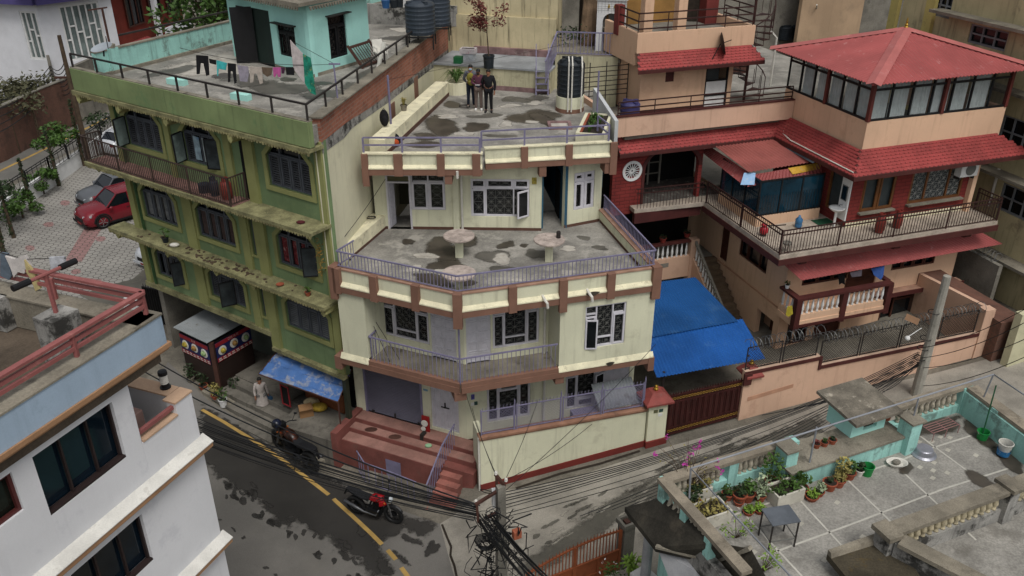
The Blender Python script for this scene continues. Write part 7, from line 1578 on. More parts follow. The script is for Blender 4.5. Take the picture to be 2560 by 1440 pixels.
def bike(rear,front,label,paint,extra=None,lean=0.0):
 rear,front=Vector(rear),Vector(front);d=front-rear;wb=d.length;hd=math.degrees(math.atan2(d.y,d.x));t=thing('motorcycle',label,'motorcycle',(rear+front)/2);f=Fr((rear.x,rear.y),hd);zr=rear.z;k=wb/1.4;blk=mat('bike_black','131416',.4,.1,8,spec=.4);chrome=mat('bike_metal','6d6e70',.35,.1,metal=.7)
 def q(x,v,z):return f.w(x*k,v*k+z*k*lean,zr+z*k+d.z*x/1.4)
 ax=f.n.to_3d();wheel(t,q(0,0,.35),ax,.35*k,.13*k,blk,5,'rear_wheel',True);wheel(t,q(1.4,0,.36),ax,.36*k,.1*k,blk,10,'front_wheel',True)
 fm=MB();fm.tube([q(0,.1,.32),q(.5,.1,.38),q(.5,-.1,.38),q(0,-.1,.32)],.03*k,6);fm.tube([q(.5,0,.4),q(.62,0,.75),q(1.1,0,.88),q(.95,0,.35),q(.5,0,.33)],.035*k,6);fm.tube([q(.55,.1,.72),q(.0,.1,.82),q(-.25,.06,.9)],.022*k,5);fm.tube([q(.55,-.1,.72),q(.0,-.1,.82),q(-.25,-.06,.9)],.022*k,5)
 fm.build('frame',blk,t)
 fk=MB()
 for s_ in(-1,1):fk.tube([q(1.4,s_*.09,.32),q(1.2,s_*.09,.98)],.026*k,6)
 fk.build('fork',chrome,t)
 tk=MB();sec=[(.55,.1,.74,.84),(.66,.16,.72,.95),(.85,.18,.74,1.0),(1.02,.15,.78,.98),(1.12,.07,.82,.92)]
 for x,w_,a_,b_ in sec:tk.v+=[q(x,v,z)for v,z in((-w_*.6,a_),(-w_,a_+(b_-a_)*.45),(-w_*.6,b_-.03),(0,b_),(w_*.6,b_-.03),(w_,a_+(b_-a_)*.45),(w_*.6,a_))]
 for i in range(4):tk.f+=[(i*7+j,i*7+(j+1)%7,i*7+7+(j+1)%7,i*7+7+j)for j in range(7)]
 tk.f+=[tuple(range(7)),tuple(28+j for j in range(6,-1,-1))];tk.build('fuel_tank',paint,t,smooth=True)
 MB().hexa([q(1.0,-.19,.66),q(1.22,-.12,.74),q(1.2,-.12,.88),q(.98,-.19,.84),q(1.0,.19,.66),q(1.22,.12,.74),q(1.2,.12,.88),q(.98,.19,.84)]).build('tank_shroud',paint,t,bevel=.02)
 st=MB();
 for x,w_,z in((.6,.11,.84),(.35,.15,.82),(.1,.14,.88),(-.2,.1,.95),(-.32,.05,.98)):st.v+=[q(x,-w_,z-.07),q(x,-w_,z),q(x,w_,z),q(x,w_,z-.07)]
 for i in range(4):st.f+=[(i*4+j,i*4+(j+1)%4,i*4+4+(j+1)%4,i*4+4+j)for j in range(4)]
 st.f+=[(0,1,2,3),(19,18,17,16)];st.build('seat',mat('seat_vinyl','1c1d20',.6,.1,6),t,bevel=.015)
 en=MB().box(f,.55*k,.95*k,-.16*k,.16*k,zr+.3*k,zr+.5*k);
 for i in range(6):en.hexa([q(.72,-.13,.5+i*.04),q(.98,-.13,.54+i*.04),q(.98,.13,.54+i*.04),q(.72,.13,.5+i*.04),q(.72,-.13,.515+i*.04),q(.98,-.13,.555+i*.04),q(.98,.13,.555+i*.04),q(.72,.13,.515+i*.04)])
 en.build('engine',blk,t);MB().tube([q(.95,-.14,.5),q(.85,-.17,.28),q(.4,-.19,.34),q(.2,-.2,.42),q(-.3,-.21,.6)],[.025*k,.03*k,.035*k,.055*k,.06*k],8).build('exhaust',chrome,t,smooth=True)
 hb=MB();hb.tube([q(1.02,.38,1.05),q(1.12,.2,1.08),q(1.18,0,1.02),q(1.12,-.2,1.08),q(1.02,-.38,1.05)],.016*k,6);hb.build('handlebar',blk,t)
 hl=MB().ball(q(1.3,0,.92),.1*k,.1*k,.11*k,10,7);hl.build('headlight',mat('headlight_lens','aab0b4',.15,.05),t,smooth=True);MB().hexa([q(1.16,-.12,.84),q(1.32,-.1,.84),q(1.3,-.1,1.08),q(1.15,-.12,1.08),q(1.16,.12,.84),q(1.32,.1,.84),q(1.3,.1,1.08),q(1.15,.12,1.08)]).build('cowl',blk,t,bevel=.02)
 for s_ in(-1,1):
  mr=MB();mr.tube([q(1.08,s_*.28,1.08),q(1.06,s_*.36,1.25)],.008*k,5);mr.ball(q(1.05,s_*.38,1.28),.05*k,.03*k,.04*k,8,5);mr.build('mirror',blk,t)
  MB().ball(q(1.2,s_*.18,.86),.03*k,.03*k,.03*k,8,5).build('indicator',mat('amber_lens','a85a1a',.3),t)
 fd=MB();fd.tube([q(1.4+.37*math.cos(a_),0,.32+.37*math.sin(a_))for a_ in[R(30+i*14)for i in range(10)]],.055*k,6);fd.tube([q(-.32,0,.92),q(-.42,0,.7)],.04*k,5);fd.build('mudguard',blk,t)
 MB().tube([q(.5,.14,.3),q(.38,.3,.02)],.015*k,5).build('side_stand',blk,t)
 if extra=='helmet':
  h_=MB();h_.ball(q(1.14,.22,1.2),.15*k,.15*k,.14*k,12,8);o=h_.build('helmet',mat('helmet_blue_black','1b2030',.25,.3,6),None,'dark blue helmet hung on the handlebar of the black motorcycle','helmet',smooth=True)
 return t
a,b=Gp(892,1283),Gp(984,1308);bike(a,b,'red and black motorcycle parked on the yellow line near the red steps',carp('red_bike_paint','8d1018'),lean=.06)
a,b=Gp(778,1180),Gp(702,1126);bike(a,b,'black motorcycle with orange trim and a helmet parked by the grey kerb',mat('orange_black_paint','2a1a14',.3,.5,5,'8d3a16',.7,6),'helmet',lean=-.05)
# poles and overhead cables
def zat(x,y,px,py):r_=ray(px,py);return ZC+r_.z/r_.y*y
px_,py_=-.28,16.6;tp=zat(px_,py_,1258,1215)
mp=thing('utility_pole','grey concrete utility pole with rusty crossarms and a tangle of cables at the junction','utility pole',(px_,py_,1.0));pf_=Fr((px_,py_),20);MB().add([pf_.w(*p)for p in((-.16,-.13,.9),(.16,-.13,.9),(.16,.13,.9),(-.16,.13,.9),(-.1,-.08,tp),(.1,-.08,tp),(.1,.08,tp),(-.1,.08,tp))],[(0,3,2,1),(4,5,6,7),(0,1,5,4),(1,2,6,5),(2,3,7,6),(3,0,4,7)]).build('shaft',M['conc2'],mp)
arm=MB()
def pz(px,py,y):r_=ray(px,py);k=y/r_.y;return Vector((r_.x*k,y,ZC+r_.z*k))
A1_=(pz(1188,1262,16.3),pz(1262,1216,16.75));A2_=(pz(1212,1296,16.4),pz(1255,1276,16.7));A3_=(pz(1238,1185,16.7),pz(1262,1215,16.65))
for a,b in(A1_,A2_,A3_):arm.bar(a,b,.07)
arm.bar(pz(1192,1262,16.35),pz(1196,1305,16.35),.06);arm.bar(pz(1241,1188,16.7),pz(1243,1250,16.7),.07);arm.build('crossarm',M['rust'],mp)
ins=MB()
for px,py in((1190,1254),(1184,1266),(1193,1285),(1240,1183),(1265,1200),(1225,1300)):ins.lathe(pz(px,py,16.45),[(.03,-.05),(.045,-.02),(.03,0),(.045,.03),(.02,.06)],8)
ins.build('insulator',M['pvc'],mp);bx=Fr((.12,16.25),25);zz=zat(0,16.25,1275,1335);MB().box(bx,-.11,.11,-.08,.08,zz-.12,zz+.14).build('terminal_box',mat('orange_box','94533c',.6,.1),mp,bevel=.02)
bx=Fr((-.35,16.9),10);zz=zat(0,16.9,1230,1240);MB().box(bx,-.16,.16,-.1,.1,zz-.3,zz+.2).build('meter_box',M['whitep'],mp)
cab=mat('cable_black','17181a',.6,.2,3);cabg=mat('cable_grey','3a3c40',.6,.2,3);rn=random.Random(21)
def cable(a,b,sag,label,group,rad=.012,m=None,wob=0.0,n=16):
 a,b=Vector(a),Vector(b);pts=[]
 for i in range(n+1):
  t=i/n;p=a.lerp(b,t);p.z-=sag*4*t*(1-t)
  if wob:p+=Vector((rn.uniform(-wob,wob),rn.uniform(-wob,wob),rn.uniform(-wob,wob)))
  pts.append(p)
 return tag(MB().tube(pts,rad,5).build('overhead_cable',m or cab,smooth=True),label,'cable',group)
gL,gR_,gN='cables strung from the junction pole to the left','cables strung along the lane to the right pole','cables running from the junction pole to the near edge'
for i in range(20):
 k=i/19;a=P(470+6*rn.random(),1022+62*k,5.6-.4*k)+Vector((-1.2,.35,.1));b=pz(1186+rn.uniform(-4,14),1262+40*k,16.35)
 cable(a,b,.18+.22*rn.random(),'thin black cable in the thick bundle strung left from the junction pole',gL,rn.choice((.009,.012,.016)))
for i in range(2):cable(P(300,850+45*i,6.0),pz(1195,1262+i*6,16.4),.5,'upper black cable crossing above the red plinth towards the junction pole','upper cables over the red plinth',.022)
for i in range(16):
 k=rn.random();cable(pz(1195+40*k,1280+30*rn.random(),16.4),pz(1330+75*k,1470,12.5),.12,'black cable in the heavy bundle dropping to the near edge of the picture',gN,rn.choice((.012,.016,.02)))
bxr,byr=14.69,25.77;tpr=zat(bxr,byr,2372,690)
for i,(y0,y1)in enumerate(((880,1230),(885,1238),(890,1246),(896,1252),(900,1262),(905,1270),(912,1284),(915,1292))):
 cable(pz(1264,y1,16.6),pz(2296,y0,byr),.35+.3*rn.random(),'long black cable from the junction pole up the lane to the tall pole',gR_,rn.choice((.01,.013)))
for i in range(9):cable(pz(2300,880+4*i,byr),P(1500+40*i,1290-8*i,5.4)+Vector((-.5,0,0)),.4,'slack black cable descending along the lane from the tall pole','slack cables along the lane',.01)
for(x0,y0,z0),(x1,y1,z1)in(((1480,1060,3.4),(1255,1205,5.7)),((1640,860,6),(1262,1228,5.6)),((1165,985,4.0),(1240,1186,5.9)),((1345,1000,4.4),(1258,1210,5.7)),((1180,1020,3.2),(1240,1190,5.9))):
 cable(P(x0,y0,z0),P(x1,y1,z1),.15,'thin service wire from the cream house down to the junction pole','service wires of the cream house',.009)
for(x0,y0,z0),(x1,y1,z1)in(((885,700,7.4),(975,905,5.2)),((890,720,7.3),(1000,900,5.0)),((860,735,7.2),(930,900,5)),((855,600,8.6),(968,440,9.8))):cable(P(x0,y0,z0),P(x1,y1,z1),.06,'thin dark wire hanging on the left wall of the cream house','wires on the left wall of the cream house',.01)
for y0,y1,z in((810,700,9),(835,735,9),(860,780,8.5),(905,825,8)):cable(pz(2302,y0+60,byr),P(2620,y1+40,z),.3,'black cable leaving the tall pole towards the right edge','cables right of the tall pole',.012)
for i in range(6):cable(pz(2296,905+2*i,byr),P(2200-60*i,1010+12*i,4)+Vector((0,0,.5)),.25,'black drop wire falling from the tall pole over the lane','drop wires of the tall pole',.012)
tg=MB()
for i in range(60):
 y=rn.uniform(16.1,16.9);x0,y0=rn.gauss(1240,28),rn.uniform(1270,1480);pts=[pz(x0+rn.gauss(0,14),y0+k*rn.uniform(5,16)+rn.gauss(0,6),y+rn.uniform(-.1,.1))for k in range(7)];tg.tube(pts,rn.choice((.01,.014,.018)),4)
for i in range(14):
 c=pz(rn.gauss(1235,14),rn.uniform(1225,1400),16.4);rr=rn.uniform(.1,.32);tg.tube([c+Vector((rr*math.cos(q)*(1+.1*math.sin(3*q)),.1*math.sin(q+i),rr*math.sin(q)*.8))for q in[k*.5 for k in range(14)]],.01,4)
for i in range(8):c=pz(1215,1365,16.2);rr=.2+.015*i;tg.tube([c+Vector((rr*math.cos(q),.03*i,rr*.75*math.sin(q)))for q in[k*.45 for k in range(15)]],.012,4)
tag(tg.build('cable_tangle',cab),'tangled black cables and coils hanging around the junction pole','cable tangle',kind='stuff')
rp_=thing('tall_pole','tall pale tapered concrete pole in front of the peach garden wall','utility pole',(bxr,byr,2.5));MB().lathe((bxr,byr,2.4),[(.2,0),(.13,tpr-2.4),(.01,tpr-2.39)],10).build('shaft',mat('pale_pole_concrete','9a968c',.9,.15,1.2,'5f5b52',.45,2,fine=.12),rp_);mb=MB()
for y in(780,845,870,895):c=pz(2335-(y-780)*.31,y,byr);mb.tube([c+Vector((.19*math.cos(q),.19*math.sin(q),.01*math.sin(5*q)))for q in[k*.42 for k in range(16)]],.014,4)
mb.build('wire_binding',cab,rp_);c=pz(2298,830,byr-.3);MB().ball(c-Vector((.35,0,.25)),.09).tube([c-Vector((.35,0,.2)),c+Vector((.1,.1,.1))],.015,5).build('globe_lamp',M['whitep'],rp_);c=pz(2285,805,byr-.3);MB().add([c+Vector(v)for v in((-.35,0,.1),(.15,0,-.12),(.25,.12,.05),(-.25,.12,.27))],[(0,1,2,3)]).build('small_board',mat('brown_board','7d6048',.8),rp_)
for px,py,tx,ty,lab in((226,415,163,88,'dark wooden utility pole beyond the roof of the green building'),(148,255,122,138,'short pale utility pole beside the brick wall street')):
 b=P(px,py,1.3);z1=zat(b.x,b.y,tx,ty);o=thing('street_pole',lab,'utility pole',b);MB().tube([b,(b.x,b.y,z1)],[.2,.12],8).build('shaft',M['conc2']if px<200 else M['bark'],o);MB().bar((b.x-.9,b.y,z1-2.6),(b.x+.9,b.y,z1-2.6),.12).build('crossarm',M['rust'],o)
a,b=P(226,415,1.3),P(148,255,1.3)
for i in range(7):cable((a.x,a.y,zat(a.x,a.y,180,150+12*i)),(b.x,b.y,zat(b.x,b.y,130,165+9*i)),.5,'black cable slung between the two street poles at far left','cables between the far street poles',.03)
for i in range(5):cable((b.x,b.y,zat(b.x,b.y,130,165+9*i)),P(-40,260+22*i,6),.6,'black cable running left from the short street pole','cables left of the short street pole',.03)
# things on the cream house terraces
tt=mat('table_terrazzo','a89b92',.9,.2,4,'5f564e',.55,5,fine=.15,thr=.54)
def rtable(px,py,z,lab):
 c=P(px,py,z);t=thing('round_table',lab,'table',c,'round concrete tables on the middle terrace');MB().lathe(c+Vector((0,0,.72)),[(.5,0),(.53,.02),(.53,.07),(.51,.085),(.01,.085)],32).build('table_top',tt,t)
 f=Fr((c.x,c.y),-2);MB().box(f,-.13,.13,-.13,.13,z,z+.72).build('pillar',M['cream'],t);return c
rtable(1149,641,L2,'round stained concrete table standing left by the wide window of the middle terrace');c=rtable(1372,651,L2,'round concrete table with a dark tin on it near the blue passage')
c3=P(1147,681,L2+.8);f=Fr((c3 .x,c3 .y),0);t=thing('round_table','round pinkish concrete table at the front corner of the middle terrace','table',(c3 .x,c3 .y,L2),'round concrete tables on the middle terrace');MB().lathe((c3 .x,c3 .y,L2+.72),[(.5,0),(.53,.02),(.53,.07),(.51,.085),(.01,.085)],32).build('table_top',tt,t);MB().box(f,-.13,.13,-.13,.13,L2,L2+.72).build('pillar',M['cream'],t)
tag(MB().lathe(P(1396,594,L2+.81),[(.075,0),(.075,.2),(.06,.21),(.06,.23),(.005,.23)],12).build('tin',M['iron']),'dark tin standing on the round table near the passage','tin')
def tank(c,r_,h,lab,lid=.3,m=None,n=7):
 t=thing('water_tank',lab,'water tank',c);pr=[(r_*.98,0)]
 for i in range(n):z=h*.86*(i+1)/n;pr+=[(r_,z-.1),(r_*1.02,z-.06),(r_*1.02,z-.03),(r_,z)]
 pr+=[(r_*.85,h*.92),(r_*.45,h*.97),(r_*.44,h),(.01,h*1.01)];MB().lathe(c,pr,28).build('tank_body',m or M['tank'],t)
 lg=MB()
 for i in range(4):a=i*1.57+.6;d=Vector((math.cos(a),math.sin(a),0));lg.bar(Vector(c)+d*r_*.5+Vector((0,0,h*.93)),Vector(c)+d*r_*.95+Vector((0,0,h*.93)),.14,.12)
 lg.build('lifting_lug',m or M['tank'],t);return t
c=P(1424,275,U3);b=thing('tank_plinth','round cream plinth with brown foot under the black tank on the cream house roof','plinth',c);MB().lathe(c+Vector((0,0,.16)),[(.56,0),(.56,.46),(.01,.46)],28).build('drum',M['cream'],b);MB().lathe(c,[(.575,0),(.575,.16),(.01,.16)],28).build('foot',M['brown'],b)
tank(c+Vector((0,0,.62)),.53,1.5,'black ribbed water tank on a round cream plinth on the cream house roof')
for dx,k in((-.12,0),(.02,.02),(.4,.03)):tag(MB().tube([c+Vector((dx,-.62-k,.1)),c+Vector((dx,-.62-k,2.1-k*8)),c+Vector((dx,-.3,2.2))],.03,6).build('riser_pipe',M['pvc']),'white plastic riser pipe running up the front of the roof tank','pipe','riser pipes of the roof tank')
c0=P(1368,310,U3);f=Fr((c0 .x,c0 .y),2);hf=thing('hatch_frame','low pink tiled kerb around a roof hatch beside the planter','hatch',c0);mb=MB();ring_=[(0,.9,-.75,-.62),(0,.9,.0,.1),(0,.12,-.62,0),(.78,.9,-.62,0)]
for a,b_,v0,v1 in ring_:mb.box(f,a,b_,v0,v1,U3,U3+.1)
mb.build('kerb',tr,hf);MB().box(f,.12,.78,-.62,0,U3+.003,U3+.03).build('hatch_floor',M['pale'],hf)
a,b=P(1440,350,U3),P(1500,268,U3);f=Fr((a.x+.05,a.y-.6),78);pt_=thing('roof_planter','long planter with dark soil and green shoots at the upper terrace edge','planter',a);mb=MB();mb.box(f,0,2.6,-.9,-.8,U3,U3+.45);mb.box(f,0,2.6,.0,.12,U3,U3+.45);mb.box(f,0,.1,-.8,0,U3,U3+.45);mb.box(f,2.5,2.6,-.8,0,U3,U3+.45);mb.build('planter_wall',M['creamside'],pt_);MB().box(f,.1,2.5,-.8,0,U3,U3+.4).build('soil',M['soil'],pt_);MB().box(f,.1,2.5,-.09,-.01,U3+.4,U3+.47).build('brick_edging',M['terra'],pt_)
g=MB();rn=random.Random(4)
for i in range(16):blades(g,f.w(rn.uniform(.3,2.3),rn.uniform(-.6,-.2),U3+.4),7,.3,rn)
g.build('shoots',M['leaf'],pt_)
wp=thing('side_panel','white and cream slanting side wall between the cream roof and the villa','wall',P(1520,300,U3));f=Fr(P(1543,300,11.2),103);MB().prism(f,[(-.1,10.0),(2.6,10.0),(2.6,11.75),(-.1,11.2)],-.02,.12).build('wall_body',mat('pale_blue_white','b4b7b8',.9,.08,1,'8d8f88',.4,2),wp)
tag(MB().tube([P(1492,292,U3+.3),P(1492,292,U3+.3)+Vector((0,0,1.75))],.035,8).build('roof_post',M['purple']),'purple steel post with a short lamp arm beside the roof planter','post');pp=P(980,350,U3);tag(MB().tube([pp,pp+Vector((0,0,2.35))],.04,8).build('roof_post',M['purple']),'slim purple clothes line post standing beside the two backpacks','post')
tag(MB().tube([pp+Vector((0,0,2.2)),Vector((2.0,36,12.9))],.008,4).build('clothes_line',M['iron']),'empty wire clothes line across the cream house roof','clothes line')
ld=thing('step_ladder','purple steel steps leading from the upper terrace to the raised platform','stairs',P(1352,240,U3));a,b=P(1340,238,U3),P(1370,238,U3);mb=MB();tp_=Vector((0,.75,1.9))
for q in(a,b):mb.bar(q,q+tp_*.58,.05,.1);mb.bar(q+Vector((0,.05,.7)),q+tp_+Vector((0,0,.1)),.035)
for i in range(4):k=.1+i*.13;mb.bar(a+tp_*k,b+tp_*k,.2,.03)
mb.build('ladder_frame',M['purple'],ld)
c=P(1222,170,11.76);pot('potted_tree',c,.24,.55,'bare reddish leaved tree in a tall black pot on the raised platform',M['tank'],None,'tree',taper=.85);po=bpy.data.objects['potted_tree'];rn=random.Random(9);tk=MB();lv=MB();tp_=c+Vector((-.1,.1,2.5));tk.tube([c+Vector((0,0,.5)),c+Vector((-.06,0,1.5)),tp_],[.03,.022,.008],6)
for i in range(13):z=.8+1.5*rn.random();s=c+Vector((-.05,0,z));e=s+Vector((rn.uniform(-.75,.75),rn.uniform(-.4,.4),rn.uniform(.15,.6)));tk.tube([s,s.lerp(e,.5)+Vector((0,0,-.05)),e],[.012,.009,.004],4);leaves(lv,e,.28,34,.075,rn,.9,.1);leaves(lv,s.lerp(e,.6),.22,18,.07,rn,.9,.1)
tk.build('trunk',M['bark'],po);lv.build('crown',M['leafr'],po)
c=P(1160,150,11.76);f=Fr((c.x,c.y),-14);o=thing('box','blue and white cardboard box under the pink trimmed planter','box',c);MB().box(f,-.1,.45,0,.4,11.76,12.02).build('carton',mat('blue_white_carton','a8adb0',.8,.3,4,'2f5c80',.8,4),o)
pot('trough',f.w(.15,.2,12.03),.3,.22,'white planter with a pink band balanced on the blue and white box',mat('pink_white_foam','c3bdbd',.8,.1,2,'a3456a',.6,5),None,'planter',sq=(f,(-.2,.5),(-.02,.42),.05))
f=Fr(P(1143,160,11.76),-14);tag(MB().box(f,-.17,.17,0,.35,11.77,12.05).build('crate',mat('green_plastic','1f5f3a',.6,.1)),'green plastic crate on the left end of the raised platform','crate')
c=P(1142,232,U3);o=thing('corner_planter','cream corner planter with a drooping spider plant behind the three men','planter',c);MB().lathe(c,[(.5,0),(.5,.5),(.4,.5),(.4,.42),(.01,.42)],14).build('tub',M['creamside'],o);g=MB();rn=random.Random(2);blades(g,c+Vector((0,0,.45)),110,.75,rn,.9,.022,.9);g.build('foliage',M['leaf'],o)
def backpack(c,lab,m,m2=None,w_=.17,h=.48):
 o=thing('backpack',lab,'backpack',c);c=Vector(c);MB().ball(c+Vector((0,0,h*.48)),w_,w_*.65,h*.5,12,8).build('bag_body',m,o,smooth=True);MB().ball(c+Vector((.02,-.1,h*.35)),w_*.7,w_*.45,h*.28,10,6).build('front_pocket',m2 or m,o,smooth=True);MB().tube([c+Vector((-.05,0,h*.93)),c+Vector((0,0,h*1.05)),c+Vector((.05,0,h*.93))],.012,5).build('handle',M['black'],o)
backpack(P(962,315,11.37),'black backpack leaning on the low terrace wall',cl('black_bag_cloth','151517'),h=.62);backpack(P(990,366,U3),'black and orange backpack on the floor behind the upper railing',MATS['black_bag_cloth'],cl('orange_bag_cloth','a3441f'))
pot('potted_plant',P(1010,276,11.36),.13,.22,'small spiky plant in a pale pot on the low terrace wall',M['cap'],'blade',lm=M['leafy'],ph=.35,n=22)
tag(MB().tube([P(1168,266,U3+.02)+Vector((.22*math.cos(q)-.1,.2*math.sin(q)-.1,.004*q))for q in[k*.5 for k in range(38)]],.009,4).build('wire_coil',M['iron']),'coil of dark wire lying at the feet of the three men','wire');tag(MB().tube([P(928,545,8.4)+Vector((.16*math.cos(q),.12*math.sin(q),.003*q))for q in[k*.5 for k in range(28)]],.012,4).build('wire_coil',M['iron']),'dark wire coil on the low wall of the middle terrace','wire')
o=thing('tin_lean_to','grey corrugated sheet leaning over the purple bin in the front yard','sheet');MB().corr(BW.w(4.3,.35,3.2),BW.w(5.8,.35,3.25),BW.w(5.8,1.25,3.75),BW.w(4.3,1.25,3.7),.11,.018).build('sheet',M['greytin'],o);tag(MB().box(BW,3.5,4.4,.55,1.1,1.9,2.9).build('bin',M['purple'],bevel=.02),'purple steel bin behind the mesh fence of the front yard','bin');rn=random.Random(8)
for i in range(9):mb=MB().ball(BW.w(.9+i*.17,.55+.1*(i%2),2.05),.17,.14,.13,8,6);[setattr(v,'z',v.z+rn.uniform(-.03,.03))for v in mb.v];tag(mb.build('sack',M['whitep'],smooth=True),'crumpled white sack heaped behind the purple mesh fence','sack','white sacks in the front yard')
tag(MB().lathe(BW.w(2.35,.7,1.9),[(.2,0),(.26,.35),(.22,.5),(.01,.5)],12).build('basket',M['terra']),'brown basket behind the mesh fence between the two yard windows','basket')
c=FLi.w(-1.95,-.2,1.9);f=Fr((c.x,c.y),-24);o=thing('stove','red backed stove with round pale pans beside the white double door','stove',c);MB().box(f,-.15,.15,0,.05,1.9,2.55).build('red_board',mat('signal_red','8c2020',.6,.1),o);MB().lathe(f.w(0,-.05,2.3),[(.13,0),(.13,.03),(.01,.035)],14,axis=-f.n.to_3d()).lathe(f.w(-.06,-.05,2.05),[(.09,0),(.09,.03),(.01,.035)],14,axis=-f.n.to_3d()).build('pan',M['pvc'],o);MB().box(f,-.05,.08,-.35,-.1,1.75,2.0).build('bottle_crate',M['iron'],o);c=FL.w(-1.55,.4,1.75);tag(MB().ball(c+Vector((0,0,.06)),.13,.1,.06,8,5).build('cloth',mat('mint_cloth','8fb58f',.9)),'pale green cloth dropped on the red steps','cloth')
for u in(-3.9,-2.9):tag(MB().lathe(FL.w(u,.42 if u<-3 else.4,1.745),[(.16,0),(.18,.015),(.01,.02)],12,1.3,.8).build('mat',M['rust']),'flat rusty disc lying on the middle red step','disc','rusty discs on the red steps')
# the shop front under the green building
o=thing('shop_awning','faded blue tarpaulin awning with pale scuffs over the shop in the green building','awning',GF.w(-1.5,-.8,3));A_=[P(647,934,3.0),P(845,1004,2.95),P(879,924,3.55),P(700,870,3.55)];n=12;mb=MB();rn=random.Random(6)
for i in range(n+1):
 for j in range(n+1):p=A_[0].lerp(A_[1],i/n).lerp(A_[3].lerp(A_[2],i/n),j/n);mb.v.append(p+Vector((0,0,.03*math.sin(i*1.7)*math.sin(j*1.1)+rn.uniform(-.012,.012)-(.05 if j%4==2 else 0))))
mb.f=[(i*(n+1)+j,(i+1)*(n+1)+j,(i+1)*(n+1)+j+1,i*(n+1)+j+1)for i in range(n)for j in range(n)];ob=mb.build('tarpaulin',M['tarp'],o);sd_=ob.modifiers.new('s','SOLIDIFY');sd_.thickness=.012
MB().tube([A_[0]-Vector((0,0,.03)),A_[1]-Vector((0,0,.03))],.025,5).tube([A_[1],Vector((A_[1].x,A_[1].y,1.6))],.03,5).tube([A_[0],A_[3]],.02,5).tube([A_[1],A_[2]],.02,5).build('awning_frame',M['rust'],o)
k0,k1,k2=P(474,880,2.7),P(516,905,2.7),P(625,848,2.7)
KC=P(517,858,3.3);KL,KR=P(432,818,3.3),P(627,797,3.3);k=thing('food_kiosk','dark food kiosk with grey tin roof and red and blue picture banners of food plates','kiosk',(KC.x,KC.y+.5,.9));KB=P(522,768,3.45);kf=Fr((KC.x+.02,KC.y+.12),math.degrees(math.atan2(KR.y-KC.y,KR.x-KC.x)));kl=Fr((KC.x+.02,KC.y+.12),math.degrees(math.atan2(KL.y-KC.y,KL.x-KC.x)))
MB().corr(KL,KC,KR,KB,.1,.015).build('tin_roof',M['greytin'],k);lR,lL=(KR-KC).length-.2,(KL-KC).length-.25;brn=mat('dark_brown_board','2a1d18',.7,.15,2);ks=1 if kl.w(0,1,0).x>kl.w(0,0,0).x+0 and False else-1
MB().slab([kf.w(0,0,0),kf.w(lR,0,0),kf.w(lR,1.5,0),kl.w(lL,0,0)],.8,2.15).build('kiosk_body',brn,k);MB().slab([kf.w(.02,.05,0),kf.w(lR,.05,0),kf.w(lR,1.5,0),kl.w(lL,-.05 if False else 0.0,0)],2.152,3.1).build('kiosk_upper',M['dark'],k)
bred=mat('banner_red','842128',.6,.08,3);bblu=mat('banner_blue','1c2450',.6,.1,3);fo=[mat('food_'+n_,c_,.7,.35,14,d_,.6,16)for n_,c_,d_ in(('yellow','9a8a35','6d4d20'),('brown','8a6a3a','4d3a20'),('green','8aa070','4f6a3a'))]
def banner(fr,v,L0,L1,n,txt):
 o_=MB().box(fr,L0,L1,v-.02,v,2.2,3.05).build('banner',bblu,k);ps=(-.026,-.022)if v<=0 else(v+.002,v+.006);a_,b_=(v-.026,v-.0205)if v<=0 else(v+.0005,v+.006)
 MB().box(fr,L0,L1,a_,b_,2.88,3.05).build('banner_band',bred,o_);MB().box(fr,L0,L1,a_,b_,2.2,2.38).build('banner_band',bred,o_);w2_=MB()
 for i in range(n):
  u=L0+(L1-L0)*(i+.5)/n;r1_=min(.2,(L1-L0)/n*.42);MB().lathe(fr.w(u,v-.021 if v<=0 else v,2.63+.03*(i%2)),[(r1_,0),(r1_*.95,.008),(.01,.009)],16,axis=-fr.n.to_3d()if v<=0 else fr.n.to_3d()).build('plate',M['pvc'],o_);MB().ball(fr.w(u,v-.03 if v<=0 else v+.01,2.63+.03*(i%2)),r1_*.7,r1_*.5,r1_*.6,8,6).build('food',fo[i%3],o_)
 for i in range(int((L1-L0)/.22)):u=L0+.06+i*.22;w2_.box(fr,u,u+.13,a_-.002,b_+.002,2.3,2.34);w2_.box(fr,u,u+.16,a_-.002,b_+.002,2.23,2.26)
 w2_.build('banner_lines',M['pvc'],o_)
 tc=bpy.data.curves.new('t','FONT');tc.body=txt;tc.size=.17;tc.align_x='CENTER';tc.extrude=.002;to=bpy.data.objects.new('t',tc);me=bpy.data.meshes.new_from_object(to);me2=MB();uc=(L0+L1)/2;flip=1 if v<=0 else-1
 me2 .add([fr.w(uc+flip*p.co.x,(v-.03 if v<=0 else v+.01),2.915+p.co.y)for p in me.vertices],[tuple(p.vertices)for p in me.polygons]);bpy.data.objects.remove(to);me2 .build('banner_lettering',M['pvc'],o_)
banner(kf,0,.25,lR,3,'उमा मःम');klr=Fr(kl.w(lL,0,0),kl.az+180);banner(klr,0,0,lL-.1,3,'मःम');MB().bar(kf.w(.1,-.01,.8),kf.w(.1,-.01,3.2),.16).build('corner_board',M['rust'],k)
rn=random.Random(31)
